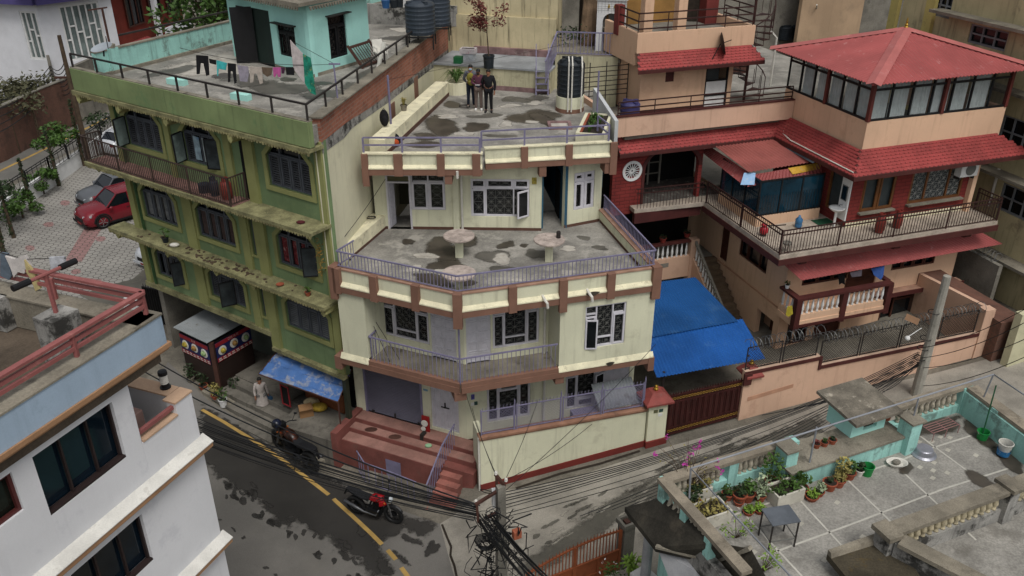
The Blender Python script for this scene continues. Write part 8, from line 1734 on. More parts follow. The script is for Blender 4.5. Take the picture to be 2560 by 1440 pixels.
for i,(x,y,r1_,h1_,m_,lm,lab)in enumerate(((575,945,.2,.3,M['tank'],M['leaf'],'bushy green plant in a dark pot before the kiosk'),(610,925,.18,.3,mat('blue_plastic','2a5280',.5),M['leafd'],'dark leafy plant in a blue tub beside the kiosk'),(560,1018,.17,.35,M['whitep'],M['leaf'],'green plant in a white bucket on bricks at the kerb'),(590,985,.2,.2,MATS['blue_plastic'],M['leafd'],'small plant in a shallow blue basin on the steps'),(478,955,.16,.2,M['cap'],M['leafd'],'low green plant left of the kiosk by the kerb'),(510,975,.18,.2,M['terra'],M['leafd'],'green plant in the row along the kerb below the kiosk'),(540,1000,.16,.2,M['terra'],M['leafy'],'yellowish plant in the row along the kerb'))):
 c=Gp(x,y,.05);c.z=max(c.z,.9)if i<2 else c.z;pot('potted_plant',c,r1_,h1_,lab,m_,'leaf',lm=lm,ph=.55,n=70,seed=i,leafs=.07)
c=FL.w(-6.7,.4,1.6);f=Fr((c.x,c.y),20);o=thing('carton','open brown cardboard carton on the shop platform','box',c);card=mat('cardboard','8c6a48',.9,.08,3);mb=MB();mb.box(f,-.25,.25,-.2,.2,1.6,1.95);mb.build('carton_body',card,o,bevel=.01);MB().add([f.w(-.25,-.2,1.952),f.w(.25,-.2,1.952),f.w(.22,-.36,2.02),f.w(-.28,-.36,2.02)],[(0,1,2,3)]).build('flap',card,o)
for i,(u,v,lab,m_)in enumerate(((-6.4,.8,'yellow sack behind the brown carton on the shop platform',mat('yellow_sack','a88c33',.7,.3,6,'2a2620',.5,7)),(-6.85,.95,'pale printed sack leaning on the yellow sack',mat('pale_sack','a99a78',.7,.3,6,'4a3a28',.5,7)))):mb=MB().ball(FL.w(u,v,1.76),.32,.22,.17,10,6);tag(mb.build('sack',m_,smooth=True),lab,'sack')
o=thing('menu_board','red framed menu board leaning under the blue awning','sign',GF.w(-3.0,-.4,2));ring(mb:=MB(),GF.off(-3.1,-.4),0,.45,1.6,2.5,-.03,0,.05);mb.build('frame',bred,o);MB().box(GF.off(-3.1,-.4),.05,.4,-.012,0,1.65,2.45).build('board',M['dark'],o)
# things on and around the green building
cp=P(845,251,13.0);post=thing('clothes_post','slim grey clothes line post standing on the green building roof','post',(cp.x,cp.y,ZRF));ph_=zat(cp.x,cp.y,833,160);MB().tube([(cp.x,cp.y,ZRF),(cp.x-.03,cp.y,ph_)],.028,6).bar((cp.x-.18,cp.y,ph_),(cp.x+.18,cp.y,ph_),.05).build('pole',M['purple'],post)
ly=cp.y;la,lb=TL.w(.1,-1.0,0),Vector((cp.x,cp.y,ph_));l0=P(470,125,14.3)
def lp(px):
 t=(px-490)/(833-490);return l0 .lerp(lb,t)-Vector((0,0,.55*4*t*(1-t)*.35))
tag(MB().tube([lp(x)for x in range(470,834,12)],.009,4).build('clothes_line',M['iron']),'sagging clothes line loaded with washing on the green building roof','clothes line')
def garment(name,lab,pts,m,grp,dy=0):
 """pts = outline in pixels, hung in the plane of the line"""
 c=[lp(min(833,max(470,x)))for x,y in pts];v=[pz(x,y,q.y+dy)for(x,y),q in zip(pts,c)];n=len(v);b=[p+Vector((.0,.035,0))for p in v]
 ob=tag(MB().add(v+b,[tuple(range(n)),tuple(range(2*n-1,n-1,-1))]+[(i,n+i,n+(i+1)%n,(i+1)%n)for i in range(n)]).build(name,m),lab,'laundry',grp);return ob
gg='washing on the green building roof'
def trs(x,y,w_,h):return[(x,y),(x+w_,y+h*.04),(x+w_*1.1,y+h*.95),(x+w_*.85,y+h),(x+w_*.62,y+h*.4),(x+w_*.38,y+h*.38),(x+w_*.3,y+h*.9),(x+w_*.05,y+h*.92)]
garment('trousers','black spotted trousers at the left end of the washing line',trs(490,138,30,52),cl('black_wash','141416'),gg);garment('shorts','short black garment next to the spotted trousers on the line',[(522,147),(540,151),(540,162),(532,160),(524,158)],MATS['black_wash'],gg);garment('top','bright turquoise top on the washing line',[(541,151),(567,158),(564,175),(546,172),(545,190),(543,190)],cl('turq_wash','3fa7a8'),gg);garment('leggings','plain black leggings between turquoise and grey washing',trs(569,158,20,52),MATS['black_wash'],gg);garment('top','lilac grey top hanging right of the black leggings',[(593,163),(620,167),(622,186),(618,205),(600,203),(597,185)],cl('lilac_wash','8c8590'),gg);garment('trousers','pale striped trousers hanging by the lilac grey top',trs(624,167,30,43),cl('cream_wash','aba096'),gg);garment('shirt','brown top on the washing line',[(654,168),(681,170),(678,188),(668,192),(657,184)],cl('brown_wash','5e4f41'),gg);garment('shorts','pink shorts on the washing line',[(682,169),(702,169),(701,193),(695,192),(692,183),(688,193),(684,191)],cl('pink_wash','b0548c'),gg);garment('top','small plum top right of the pink shorts',[(703,169),(712,169),(710,184),(704,184)],cl('plum_wash','43263b'),gg);garment('shirt','short black top beside the white sheet',[(714,168),(736,168),(735,188),(716,187)],MATS['black_wash'],gg)
garment('sheet','long white printed sheet hanging on the line by the turquoise room',[(725,100),(757,135),(762,208),(740,182),(733,170)],cl('white_wash','b5acaa'),gg);garment('towel','green white and orange patterned towel hanging beside the white sheet',[(757,135),(776,145),(782,180),(790,238),(776,232),(762,208)],mat('green_towel','1d7c66',.9,.3,5,'b59a55',.75,6),gg,-.02)
tag(MB().tube([pz(725,100,TL.w(.4,-.3,0).y),lb],.008,4).build('clothes_line',M['iron']),'second line from the turquoise room to the grey post','clothes line')
for(x,y,r1_,h1_,lab)in((1052,83,.6,1.35,'black ribbed water tank on an iron stand on the green building roof'),(1092,62,.6,1.35,'second black water tank close behind the tank on the iron stand')):
 c=P(x,y,ZRF+.55);tank(c,r1_,h1_,lab,m=mat('tank_slate','343c45',.5,.1,1));o=thing('tank_stand','black iron stand under the '+('front' if x<1070 else 'rear')+' roof tank by the brick parapet','stand',(c.x,c.y,ZRF));mb=MB()
 for sx in(-.55,.55):
  for sy in(-.55,.55):mb.bar((c.x+sx,c.y+sy,ZRF),(c.x+sx,c.y+sy,ZRF+.52),.05)
  mb.bar((c.x+sx,c.y-.55,ZRF+.52),(c.x+sx,c.y+.55,ZRF+.52),.05);mb.bar((c.x-.55,c.y+sx,ZRF+.49),(c.x+.55,c.y+sx,ZRF+.49),.05)
 mb.build('frame',M['black'],o)
tag(MB().tube([P(1097,60,ZRF+.3)+Vector((0,-.3,0)),P(1097,60,ZRF+.3)+Vector((0,-.3,2.6))],.04,6).build('riser_pipe',M['pvc']),'white riser pipe beside the rear tank on the green building roof','pipe')
a,b=P(908,172,ZRF),P(942,160,ZRF);f=Fr(a,math.degrees(math.atan2(b.y-a.y,b.x-a.x)));o=thing('slatted_headboard','dark brown slatted headboard leaning by the turquoise room','headboard',a);mb=MB();wd_=(b-a).length+.5
for u in(0,wd_-.08):mb.bar(f.w(u,0,ZRF),f.w(u-.25,.45,ZRF+.85),.08)
for z in(.08,.78):mb.bar(f.w(-.02-z*.28,z*.5,ZRF+z),f.w(wd_-.1-z*.28,z*.5,ZRF+z),.08)
for i in range(9):u=.08+i*(wd_-.2)/8;mb.bar(f.w(u,.03,ZRF+.05),f.w(u-.23,.42,ZRF+.8),.05,.02)
mb.build('frame',M['rust'],o)
c=P(940,165,ZRF);f=Fr((c.x+.15,c.y+.4),30);o=thing('plastic_chair','white plastic chair beside the leaning headboard','chair',c);MB().box(f,-.22,.22,-.22,.22,ZRF+.4,ZRF+.44).build('seat',M['pvc'],o);MB().hexa([f.w(-.22,.2,ZRF+.44),f.w(.22,.2,ZRF+.44),f.w(.22,.23,ZRF+.44),f.w(-.22,.23,ZRF+.44),f.w(-.2,.32,ZRF+.85),f.w(.2,.32,ZRF+.85),f.w(.2,.35,ZRF+.85),f.w(-.2,.35,ZRF+.85)]).build('backrest',M['pvc'],o)
for sx in(-.2,.2):
 for sy in(-.2,.2):MB().tube([f.w(sx*1.1,sy*1.1,ZRF),f.w(sx,sy,ZRF+.4)],.02,5).build('leg',M['pvc'],o)
 MB().tube([f.w(sx,-.2,ZRF+.42),f.w(sx*1.1,-.2,ZRF+.62),f.w(sx*1.1,.22,ZRF+.64)],.02,5).build('armrest',M['pvc'],o)
a=P(945,174,ZRF);tag(MB().bar(a,a+Vector((.25,.3,.95)),.16,.05).build('plank',M['pvc']),'white plank leaning upright by the plastic chair','plank')
c=P(955,44,ZRF);mb=MB().ball(c+Vector((0,0,.25)),.35,.25,.3,10,7);tag(mb.build('sack',M['whitep'],smooth=True),'white filled sack near the far parapet of the green building roof','sack')
for i,(px,m_)in enumerate(((965,MATS['blue_plastic']),(985,M['tank']),(1000,M['tank']),(1010,M['whitep']))):c=P(px,20-i,13.8);tag(MB().lathe(c,[(.15,0),(.2,.35),(.01,.34)],12).build('bucket',m_),('blue bucket','dark bucket','black bucket','white bucket')[i]+' in the row on the far parapet of the green roof','bucket','buckets on the far parapet')
c=P(260,141,13.75);o=thing('satellite_dish','grey satellite dish lying tilted on the roof corner of the green building','satellite dish',c);MB().lathe(c+Vector((0,0,.25)),[(.02,0),(.2,.02),(.36,.07),(.37,.08),(.2,.03),(.01,.015)],24,axis=(-.15,-.25,.95)).build('dish',mat('dish_grey','8f969c',.5),o);MB().tube([c,c+Vector((0,.1,.25))],.03,6).tube([c+Vector((.3,-.2,.3)),c+Vector((.35,-.3,.75))],.015,5).build('bracket',M['black'],o)
def cyl(c,lab,m,r_=.16,h=.55,g=None):o=thing('gas_cylinder',lab,'gas cylinder',c,g);c=Vector(c);MB().lathe(c,[(r_*.8,0),(r_*.8,.04),(r_*.75,.05),(r_,.12),(r_,h*.75),(r_*.7,h*.9),(.03,h*.94)],16).build('cylinder_body',m,o,smooth=True);MB().lathe(c+Vector((0,0,h*.9)),[(r_*.6,0),(r_*.6,.13),(r_*.54,.13),(r_*.54,0)],14).lathe(c+Vector((0,0,h*.93)),[(.03,0),(.03,.08),(.01,.08)],8).build('collar',m,o)
gr_=mat('gas_red','7a2f28',.6,.15,4,'4a221d',.4,8)
cyl(GF.w(-4.35,-.42,9.6),'red gas cylinder at the right end of the green building balcony',gr_,.2,.7);cyl(GF.w(-4.95,-.45,9.6),'dark blue gas cylinder in the middle of three on the green building balcony',M['navy'],.17,.6);o=tag(MB().lathe(GF.w(-5.5,-.45,9.6),[(.17,0),(.2,.3),(.19,.32),(.01,.3)],14).build('bucket',M['navy']),'dark blue bucket on the balcony left of the gas cylinders','bucket')
pot('potted_plant',GF.w(-8.6,-.35,6.86),.13,.2,'small plant in a black pot on the mossy ledge left of centre',M['tank'],'leaf',ph=.4,n=26,leafs=.07);pot('potted_plant',GF.w(-.95,-.4,6.86),.1,.15,'red flowered plant in a small pot on the ledge near the cream house',M['terra'],'leaf',ph=.2,n=30,leafs=.05);tag(MB().lathe(GF.w(-2.3,-.4,6.86),[(.08,0),(.13,.05),(.14,.05),(.01,.02)],14).build('saucer',M['terra']),'empty terracotta saucer on the mossy ledge','saucer');mb=MB().ball(GF.w(-8.0,-.4,6.92),.2,.12,.08,8,5);tag(mb.build('bag',M['pvc'],smooth=True),'crumpled pale bag beside the black pot on the ledge','bag');tag(MB().ball(GF.w(-.75,-.5,9.63),.15,.1,.05,8,5).build('cloth',mat('dark_red_cloth','4f2023',.9)),'dark red cloth dropped on the ledge under the top right window','cloth');g=MB();rn=random.Random(3)
for i in range(12):leaves(g,GF.w(-.45+rn.uniform(-.1,.1),-.12,8.9-i*.11),.14,9,.04,rn,.9,.1)
tag(g.build('dry_garland',mat('dry_garland_leaf','a07c3a',.8,.3,6)),'dry yellow garland hanging beside the window with red curtains','garland')
# things at the villa
V=lambda u,v,z:RF.w(u,v,z)
o=thing('air_conditioner','white air conditioner outdoor unit high on the red wall at the right end','air conditioner',RB.w(4.9,-.3,9));a=RB.q(2405,415);MB().box(RB,4.75,5.6,-.36,-.02,8.72,9.32).build('casing',M['whitep'],o,bevel=.02);MB().lathe(RB.w(5.2,-.362,9.02),[(.24,0),(.24,.012),(.06,.02),(.01,.02)],24,axis=-RB.n.to_3d()).build('fan_grille',M['grille'],o);MB().box(RB,4.8,4.88,-.3,0,8.6,8.72).box(RB,5.45,5.53,-.3,0,8.6,8.72).build('bracket',M['iron'],o)
o=thing('washbasin','white washbasin on a tall white tiled panel with mirror on the villa balcony','washbasin',RB.w(.05,-.3,7.12));fb_=RBs.off(.15,.0);MB().box(RBs,.0,.5,.02,.08,7.4,9.05).build('panel',M['whitep'],o);MB().box(RBs,.12,.4,.082,.1,8.2,8.75).build('mirror',M['glassb'],o);ring(mb:=MB(),RBs,.1,.42,8.18,8.77,.08,.105,.03);mb.build('mirror_frame',M['grille'],o);c=RBs.w(.25,.32,7.85);MB().lathe(c,[(.1,-.12),(.24,-.03),(.3,.04),(.3,.06),(.22,.0),(.02,-.06)],20).build('basin',M['whitep'],o,smooth=True);MB().tube([c-Vector((0,0,.1)),c-Vector((0,0,.73))],.05,8).build('pedestal',M['whitep'],o);MB().tube([RBs.w(.25,.09,7.98),RBs.w(.25,.2,8.02),RBs.w(.25,.24,7.96)],.015,5).build('tap',mat('tap_metal','8a8a8c',.3,metal=.8),o)
cyl(P(2197,580,7.14),'red gas cylinder left of two on the long villa balcony',gr_,.19,.72);cyl(P(2241,568,7.14),'red gas cylinder right of two on the long villa balcony',gr_,.18,.66)
o=thing('water_jug','blue water cooler jug on the villa balcony by the low peach wall','water jug',P(1995,567,7.14));c=P(1995,567,7.14);MB().lathe(c,[(.13,0),(.14,.03),(.14,.13),(.13,.15),(.14,.17),(.14,.32),(.05,.42),(.04,.48),(.005,.48)],16).build('jug',mat('jug_blue','2f5f86',.25,.1,3,spec=.5),o,smooth=True)
o=thing('vacuum_cleaner','bright red vacuum cleaner with black trim behind the villa balcony railing','vacuum cleaner',P(1908,588,7.14));c=P(1908,588,7.14);MB().ball(c+Vector((0,0,.2)),.17,.15,.18,12,8).ball(c+Vector((-.02,0,.42)),.12,.12,.08,10,6).build('drum',mat('bright_red','a02530',.4),o,smooth=True);MB().lathe(c,[(.12,0),(.12,.06),(.01,.06)],10).tube([c+Vector((.1,0,.4)),c+Vector((.4,.1,.35)),c+Vector((.9,.3,.3))],.025,6).build('hose',M['iron'],o)
o=thing('stool','low round stool at the outer corner of the villa balcony','stool',P(1965,632,7.14));c=P(1965,628,7.14);MB().lathe(c+Vector((0,0,.3)),[(.16,0),(.17,.06),(.01,.06)],16).build('seat',M['conc2'],o)
for i in range(4):a_=i*1.57;MB().tube([c+Vector((.12*math.cos(a_),.12*math.sin(a_),0)),c+Vector((.1*math.cos(a_),.1*math.sin(a_),.3))],.02,5).build('leg',M['conc2'],o)
o=tag(MB().box(RF,3.0,3.75,1.75,2.35,7.122,7.14).build('door_mat',mat('green_mat','1d4a33',.95,.1,8)),'dark green door mat on the villa balcony by the washbasin','mat');tag(MB().box(RF,2.8,3.6,-.3,.6,1.582,1.6).build('green_mat',MATS['green_mat']),'green artificial turf mat in the villa yard behind the mesh fence','mat')
tag(MB().box(EN,2.72,2.78,-.06,-.02,7.14,7.75).build('panel',M['conc2']),'grey printed panel leaning by the end of the low peach wall','panel')if False else None
o=thing('satellite_dish','dark satellite dish seen edge on, mounted on the red tiled skirt of the roof room','satellite dish',RM_.w(3.2,-.4,12.5));c=RM_.w(3.3,-.45,13.0);MB().lathe(c,[(.02,0),(.3,.04),(.46,.12),(.47,.13),(.3,.055),(.01,.015)],20,axis=(.95,-.1,.25)).build('dish',M['iron'],o);MB().tube([RM_.w(2.9,-.6,12.45),c,RM_.w(3.9,-.3,13.1)],.02,5).build('arm',M['black'],o)
for i,(x,y,z,m_,lab)in enumerate(((2032,905,1.6,mat('bucket_red','8c2226',.5),'red bucket in the villa yard under the lower balcony'),(1990,905,1.6,M['pvc'],'pale bottle crate in the villa yard near the red bucket'))):c=P(x,y,z);o=thing('bucket',lab,'bucket',c);MB().lathe(c,[(.15,0),(.2,.36),(.21,.38),(.18,.37),(.13,.04),(.01,.04)],16).build('pail',m_,o);MB().tube([c+Vector((.2*math.cos(q),.06,.36-.14*math.sin(q)))for q in[math.pi*k/8 for k in range(9)]],.008,4).build('handle',M['iron'],o)
c=V(4.2,.0,1.6);o=thing('black_drum','large dark round drum standing in the villa yard behind the fence','drum',c);MB().lathe(c,[(.45,0),(.5,.4),(.45,.75),(.01,.78)],18).build('drum_body',M['tank'],o)
def cloth(pts,y,lab,m):v=[pz(x,yy,y)for x,yy in pts];n=len(v);tag(MB().add(v+[p+Vector((.02,.05,0))for p in v],[tuple(range(n)),tuple(range(2*n-1,n-1,-1))]+[(i,n+i,n+(i+1)%n,(i+1)%n)for i in range(n)]).build('cloth',m),lab,'laundry')
yb=RF.w(5,.3,0).y;cloth([(2178,672),(2212,664),(2208,690),(2202,700),(2196,696),(2185,688)],yb,'blue cloth hanging under the red tin awning',cl('blue_cloth','3a5a9c'));cloth([(2095,688),(2112,684),(2112,712),(2104,708),(2098,712)],RF.w(3.9,.6,0).y,'dark trousers hanging above the lower villa balcony',MATS['black_wash']);cloth([(2125,682),(2155,675),(2154,690),(2130,693)],RF.w(4.4,.7,0).y,'pale striped cloth hanging between dark trousers and blue cloth',MATS['lilac_wash']);cloth([(1968,768),(1980,765),(1982,785),(1972,792),(1964,788)],RF.w(1.1,-.1,0).y,'yellow cloth hanging on the left side of the lower villa balcony',cl('yellow_cloth','a89a30'))
pot('potted_plant',RF.w(1.25,.9,5.13),.09,.15,'small plant in a white pot on the left end of the villa balcony rail',M['whitep'],'leaf',ph=.2,n=24,leafs=.05)
for i,(x,y)in enumerate(((1657,605),(1717,592))):pot('potted_plant',P(x,y,5.05),.15,.2,('left','right')[i]+' of two red hanging flower pots on the shaded veranda rail',gr_,'leaf',ph=.15,n=30,leafs=.05,lm=M['leafd'],group='red flower pots on the veranda rail')
c=RF.w(-2.6,7.6,10.15);tank(c,.4,.9,'purple wrapped water tank in the corner of the villa roof terrace',m=mat('purple_tank','3b3a63',.5,.15,2),n=4);c=P(1580,280,10.15);mb=MB().ball(c+Vector((0,0,.25)),.18,.15,.26,8,6);tag(mb.build('bag',mat('blue_white_bag','4d6f8c',.7,.3,6,'b0b4b4',.7,7),smooth=True),'blue and white printed bag on the villa roof terrace','bag')
o=thing('iron_fence','black barred iron fence beside the roof room of the villa','fence',RF.w(-3,8.5,10.2));mb=MB();f=RF.off(-4.0,9.2)
for z in(10.9,11.1,11.3,11.5,11.7,11.9,12.1):mb.bar(f.w(0,0,z),f.w(2.0,0,z),.03)
for u in(0,.25,1.0,2.0):mb.bar(f.w(u,0,10.2),f.w(u,0,12.3),.04)
mb.build('bars',M['iron'],o)
for(x,y,z,r_,h,lab)in((2012,68,10.0,.75,1.8,'large black ribbed water tank by the peach back wall'),(1962,98,10.0,.42,.8,'small black tank left of two in front of the large tank'),(1992,96,10.0,.42,.8,'small black tank right of two in front of the large tank')):tank(P(x,y,z),r_,h,lab)
tag(MB().tube([P(2042,12,12.2),P(2040,62,10.6),P(1975,66,10.6)],.04,6).build('pipe',M['pvc']),'white bent pipe running down the large black tank','pipe');a=P(1925,215,10.2);tag(MB().tube([a,a+Vector((0,0,2.2)),a+Vector((-.3,0,2.5))],.05,7).build('vent_pipe',M['pvc']),'white vent pipe rising beside the spiral stair','pipe')
for i,(x,y,m_,lab)in enumerate(((1893,70,M['terra'],'terracotta potted plant on the dark back planter'),(1927,72,M['terra'],'second terracotta pot right on the back terrace'),(1940,78,MATS['blue_plastic'],'blue pot with a small plant on the back terrace'))):pot('potted_plant',P(x,y,10.0),.2,.35,lab,m_,'leaf',ph=.4,n=40,leafs=.09,seed=i)
g=MB();rn=random.Random(5);leaves(g,RF.w(6.2,14.2,11.75),.7,160,.09,rn,.25,.1);tag(g.build('grass_tuft',M['leaf']),'bright green grass growing on the dark planter of the back terrace','plant');tr_=thing('old_trunk','thick pale barked old tree trunk beside the white shrine','tree',WB.w(1.2,2.5,12));MB().tube([WB.w(1.1,2.2,11.5),WB.w(1.15,2.4,14),WB.w(.9,2.6,19)],[.42,.33,.3],9).build('trunk',mat('pale_bark','7a6550',.95,.3,1.5,'3b322a',.6,2,fine=.2,bump=.4),tr_);MB().box(WB,.6,6,3.2,4,9,19).build('dark_bank',M['soil'],tr_)
# plants and pots on the turquoise terrace
rn=random.Random(12)
PT=[(1847,1255,.2,.3,'terra','leaf','leafd',.28,'terracotta pot with a bare twiggy shrub at the left of the plant row'),(1800,1262,.15,.16,'terra','leaf','leafd',.2,'grey green succulent in a pot near the left parapet'),(1818,1246,.17,.2,'terra','leaf','leaf',.25,'round leaved green plant left of the twiggy shrub'),(1846,1262,.14,.14,'terra','blade','leafd',.15,'squat pot of spiky succulent right of the twiggy shrub'),(1867,1250,.2,.28,'terra','leaf','leaf',.4,'bright green feathery plant in a terracotta pot in the plant row'),(1900,1250,.15,.2,'terra','leaf','whiteleaf',.55,'tall white variegated bush in the plant row'),(1870,1285,.15,.12,'terra','leaf','leafl',.16,'left of two low pots of lime yellow leaves'),(1898,1281,.15,.12,'terra','leaf','leafl',.16,'right of two low pots of lime yellow leaves'),(1925,1215,.18,.25,'terra','leaf','leaf',.7,'tall green bush behind the white trough'),(1962,1205,.22,.22,'terra','leaf','leafd',.2,'wide terracotta bowl behind the white trough'),(2000,1235,.2,.25,'terra','leaf','leaf',.5,'fine leaved green bush right of the white trough'),(2028,1248,.19,.14,'terra','leaf','leafl',.18,'lime yellow hosta in a low bowl right of the white trough'),(2047,1238,.14,.15,'terra','leaf','whiteleaf',.28,'silver leaved plant beside the lime yellow hosta'),(2072,1222,.2,.26,'terra','blade','leafd',.16,'terracotta pot of low succulents by the pier'),(2095,1214,.18,.24,'terra','leaf','leafy',.2,'terracotta pot with yellow green herb'),(2102,1200,.15,.2,'terra','leaf','leafy',.5,'yellow flowered shrub against the turquoise wall'),(2122,1195,.17,.22,'terra','leaf','leaf',.35,'leafy green pot next to the white pot'),(2147,1188,.12,.2,'pvc','leaf','leafd',.25,'small white pot with a thin stem beside the green bucket'),(1733,1265,.2,.2,'terra','leaf','leafd',.5,'flowering plant in the left corner of the terrace'),(1750,1240,.17,.2,'terra','leaf','leafd',.3,'dark leaved pot in the left corner of the terrace')]
M['whiteleaf']=mat('leaf_variegated','8d9a7a',.6,.35,5,'b9bfa8',.6,9,fine=0)
for i,(x,y,r_,h,pm__,kind,lm,ph,lab)in enumerate(PT):pot('potted_plant',P(x,y,ZT_),r_*.85,h*.85,lab,M[pm__],kind,lm=M[lm],ph=ph*.9,n=int(60+ph*160),seed=i,leafs=.045 if ph<.3 else.055,group=None)
for i,(x,y,lab)in enumerate(((2040,1118,'reddish potted succulent left of three on the broad turquoise wall'),(2060,1114,'green potted succulent in the middle of three on the broad turquoise wall'),(2080,1108,'dark potted succulent right of three on the broad turquoise wall'))):pot('potted_plant',P(x,y,7.31),.1,.12,lab,M['terra'],'blade',lm=(M['leafr'],M['leaf'],M['leafd'])[i],ph=.12,n=30,seed=i)
pot('potted_plant',P(2215,1048,7.3),.13,.2,'terracotta pot with dry twigs at the right of the cement altar',M['terra'],'leaf',lm=M['leafy'],ph=.4,n=30)
for(x,y,w_,d_,lab,az_)in((1958,1238,.78,.5,'white concrete trough with herbs and broken rim in the middle of the plant row',0),(1775,1290,.75,.55,'white trough full of grassy plants by the left parapet',0),(1740,1235,.6,.4,'small white trough in the left corner behind the grassy trough',0)):
 c=P(x,y+8,ZT_);f=Fr((c.x,c.y),TB.az);pot('trough',c,.4,.36,lab,mat('white_trough','b9b5a8',.85,.12,2,'6f6450',.5,4),'troughleaf','planter',lm=M['leafy']if x<1800 else M['leaf'],ph=.3,n=260,seed=int(x),leafs=.045,sq=(f,(-w_/2,w_/2),(-d_/2,d_/2),.045))
c=P(1958,1250,ZT_)
for i in range(5):a=P(1958+10*i-2,1262-5*i,ZT_);tag(MB().lathe(a,[(.05,0),(.075,.06),(.06,.16),(.07,.2),(.05,.2),(.01,.19)],10).build('clay_jar',M['terra']),'small brown clay jar in the row of five before the white trough','jar','clay jars in a row')
def bucket(c,r_,h,m,lab,inner=True):o=thing('bucket',lab,'bucket',c);MB().lathe(c,[(r_*.78,0),(r_*.97,h*.93),(r_*1.06,h*.94),(r_*1.06,h),(r_*.93,h),(r_*.76,.03),(.01,.03)],20).build('pail',m,o);MB().tube([Vector(c)+Vector((r_*1.03*math.cos(q),-r_*.4*math.sin(q)*1.3,h*.95-h*.35*math.sin(q)))for q in[math.pi*k/10 for k in range(11)]],.008,4).build('handle',M['pvc'],o);return o
gp_m=mat('bright_green_plastic','1f7a3c',.45,.06);bucket(P(2166,1186,ZT_),.15,.27,gp_m,'bright green bucket beside the white pot in the plant row');bucket(P(2454,1097,ZT_),.15,.24,gp_m,'bright green bucket holding a long green broom in the terrace corner')
bb=P(2454,1094,ZT_);tag(MB().tube([bb+Vector((0,0,.1)),bb+Vector((.12,.25,1.45))],.018,6).build('broom',mat('green_stick','1d4f33',.6)),'long dark green broom standing in the green bucket','broom')
o=bucket(P(2507,1135,ZT_),.17,.36,M['pvc'],'white paint bucket with a blue label by the turquoise wall');MB().lathe(P(2507,1135,ZT_+.06),[(.146,0),(.158,.16),(.157,.16),(.145,0)],20).build('blue_label',mat('label_blue','2a6a9c',.6,.25,12,'b8bcbc',.55,14),o)
c=P(2308,1135,ZT_);tag(MB().lathe(c,[(.3,0),(.31,.02),(.25,.06),(.21,.17),(.19,.19),(.01,.19)],30).build('basin',mat('aluminium','9a9ba3',.35,.1,3,metal=.6),smooth=False),'upturned aluminium basin on the terrazzo floor','basin')
c=P(2241,1163,ZT_);o=thing('tub','oval white tub holding a dark stone against the turquoise wall','tub',c);MB().lathe(c,[(.15,0),(.2,.09),(.22,.1),(.19,.09),(.13,.03),(.01,.03)],24,1.2,.85).build('tub_body',M['pvc'],o);tag(MB().ball(c+Vector((-.02,0,.1)),.11,.08,.07,9,6).build('stone',M['conc2'],smooth=True),'grey stone lying in the oval white tub','stone')
c=P(1952,1370,ZT_);f=Fr(P(1940,1352,ZT_),TB.az-12);o=thing('metal_table','small dark topped steel table with thin legs on the terrazzo floor','table',c);z1=ZT_+.72
MB().box(f,-.33,.33,-.27,.27,z1,z1+.03).build('table_top',mat('dark_laminate','555a60',.45,.15,3,spec=.4),o,bevel=.006)
for sx in(-.3,.3):
 for sy in(-.24,.24):MB().bar(f.w(sx,sy,ZT_),f.w(sx,sy,z1),.03).build('leg',M['iron'],o)
mb=MB()
for s in(-1,1):mb.bar(f.w(-.3,.24*s,ZT_+.25),f.w(.3,.24*s,ZT_+.25),.02);mb.bar(f.w(.3*s,-.24,ZT_+.25),f.w(.3*s,.24,ZT_+.25),.02)
mb.build('stretcher',M['grille'],o)
g=MB();rk=MB();a=P(2350,1065,ZT_+.25);f=Fr((a.x,a.y),TB.az)
for i in range(5):rk.bar(f.w(-.4,-.15+i*.08,a.z),f.w(.5,-.15+i*.08,a.z),.015)
for sx in(-.4,.05,.5):rk.bar(f.w(sx,-.2,a.z-.01),f.w(sx,.2,a.z-.01),.015);rk.bar(f.w(sx,-.18,ZT_),f.w(sx,-.18,a.z),.015)
tag(rk.build('wire_rack',mat('pink_wire','8f6a68',.6)),'low pinkish wire rack on the wet corner of the terrace','rack')
bo=thing('bougainvillea','straggling bougainvillea with magenta flowers over the left terrace parapet','plant',P(1720,1215,ZT_));b0=P(1722,1222,ZT_+.3);st=MB();fl=MB();lf=MB();rn=random.Random(17)
for i in range(24):
 e=b0+Vector((rn.uniform(-1.0,.8),rn.uniform(-.2,.7),rn.uniform(.4,1.1)));m_=b0 .lerp(e,.5)+Vector((0,0,.2));st.tube([b0,m_,e],[.012,.008,.003],4);leaves(lf,m_.lerp(e,.5),.12,3,.03,rn)
 if i%2:leaves(fl,e,.07,10,.04,rn,1,.1)
st.build('stem',M['bark'],bo);lf.build('foliage',M['leafy'],bo);fl.build('flowers',mat('magenta_flower','b03a94',.6,.2,6),bo)
for i,(x,y,h,lab)in enumerate(((1840,1345,.5,'thin green climbing shrub at the foot of the left parapet'),(1905,1430,.6,'green shrub with an orange fruit at the near left of the terrace'))):
 c=P(x,y,ZT_);o=thing('shrub',lab,'plant',c);st=MB();lf=MB()
 for k in range(9):e=c+Vector((rn.uniform(-.4,.4),rn.uniform(-.3,.3),rn.uniform(.2,h)));st.tube([c,c.lerp(e,.6),e],[.01,.007,.003],4);leaves(lf,e,.14,12,.04,rn,1,.1)
 st.build('stem',M['bark'],o);lf.build('foliage',M['leafl'],o)
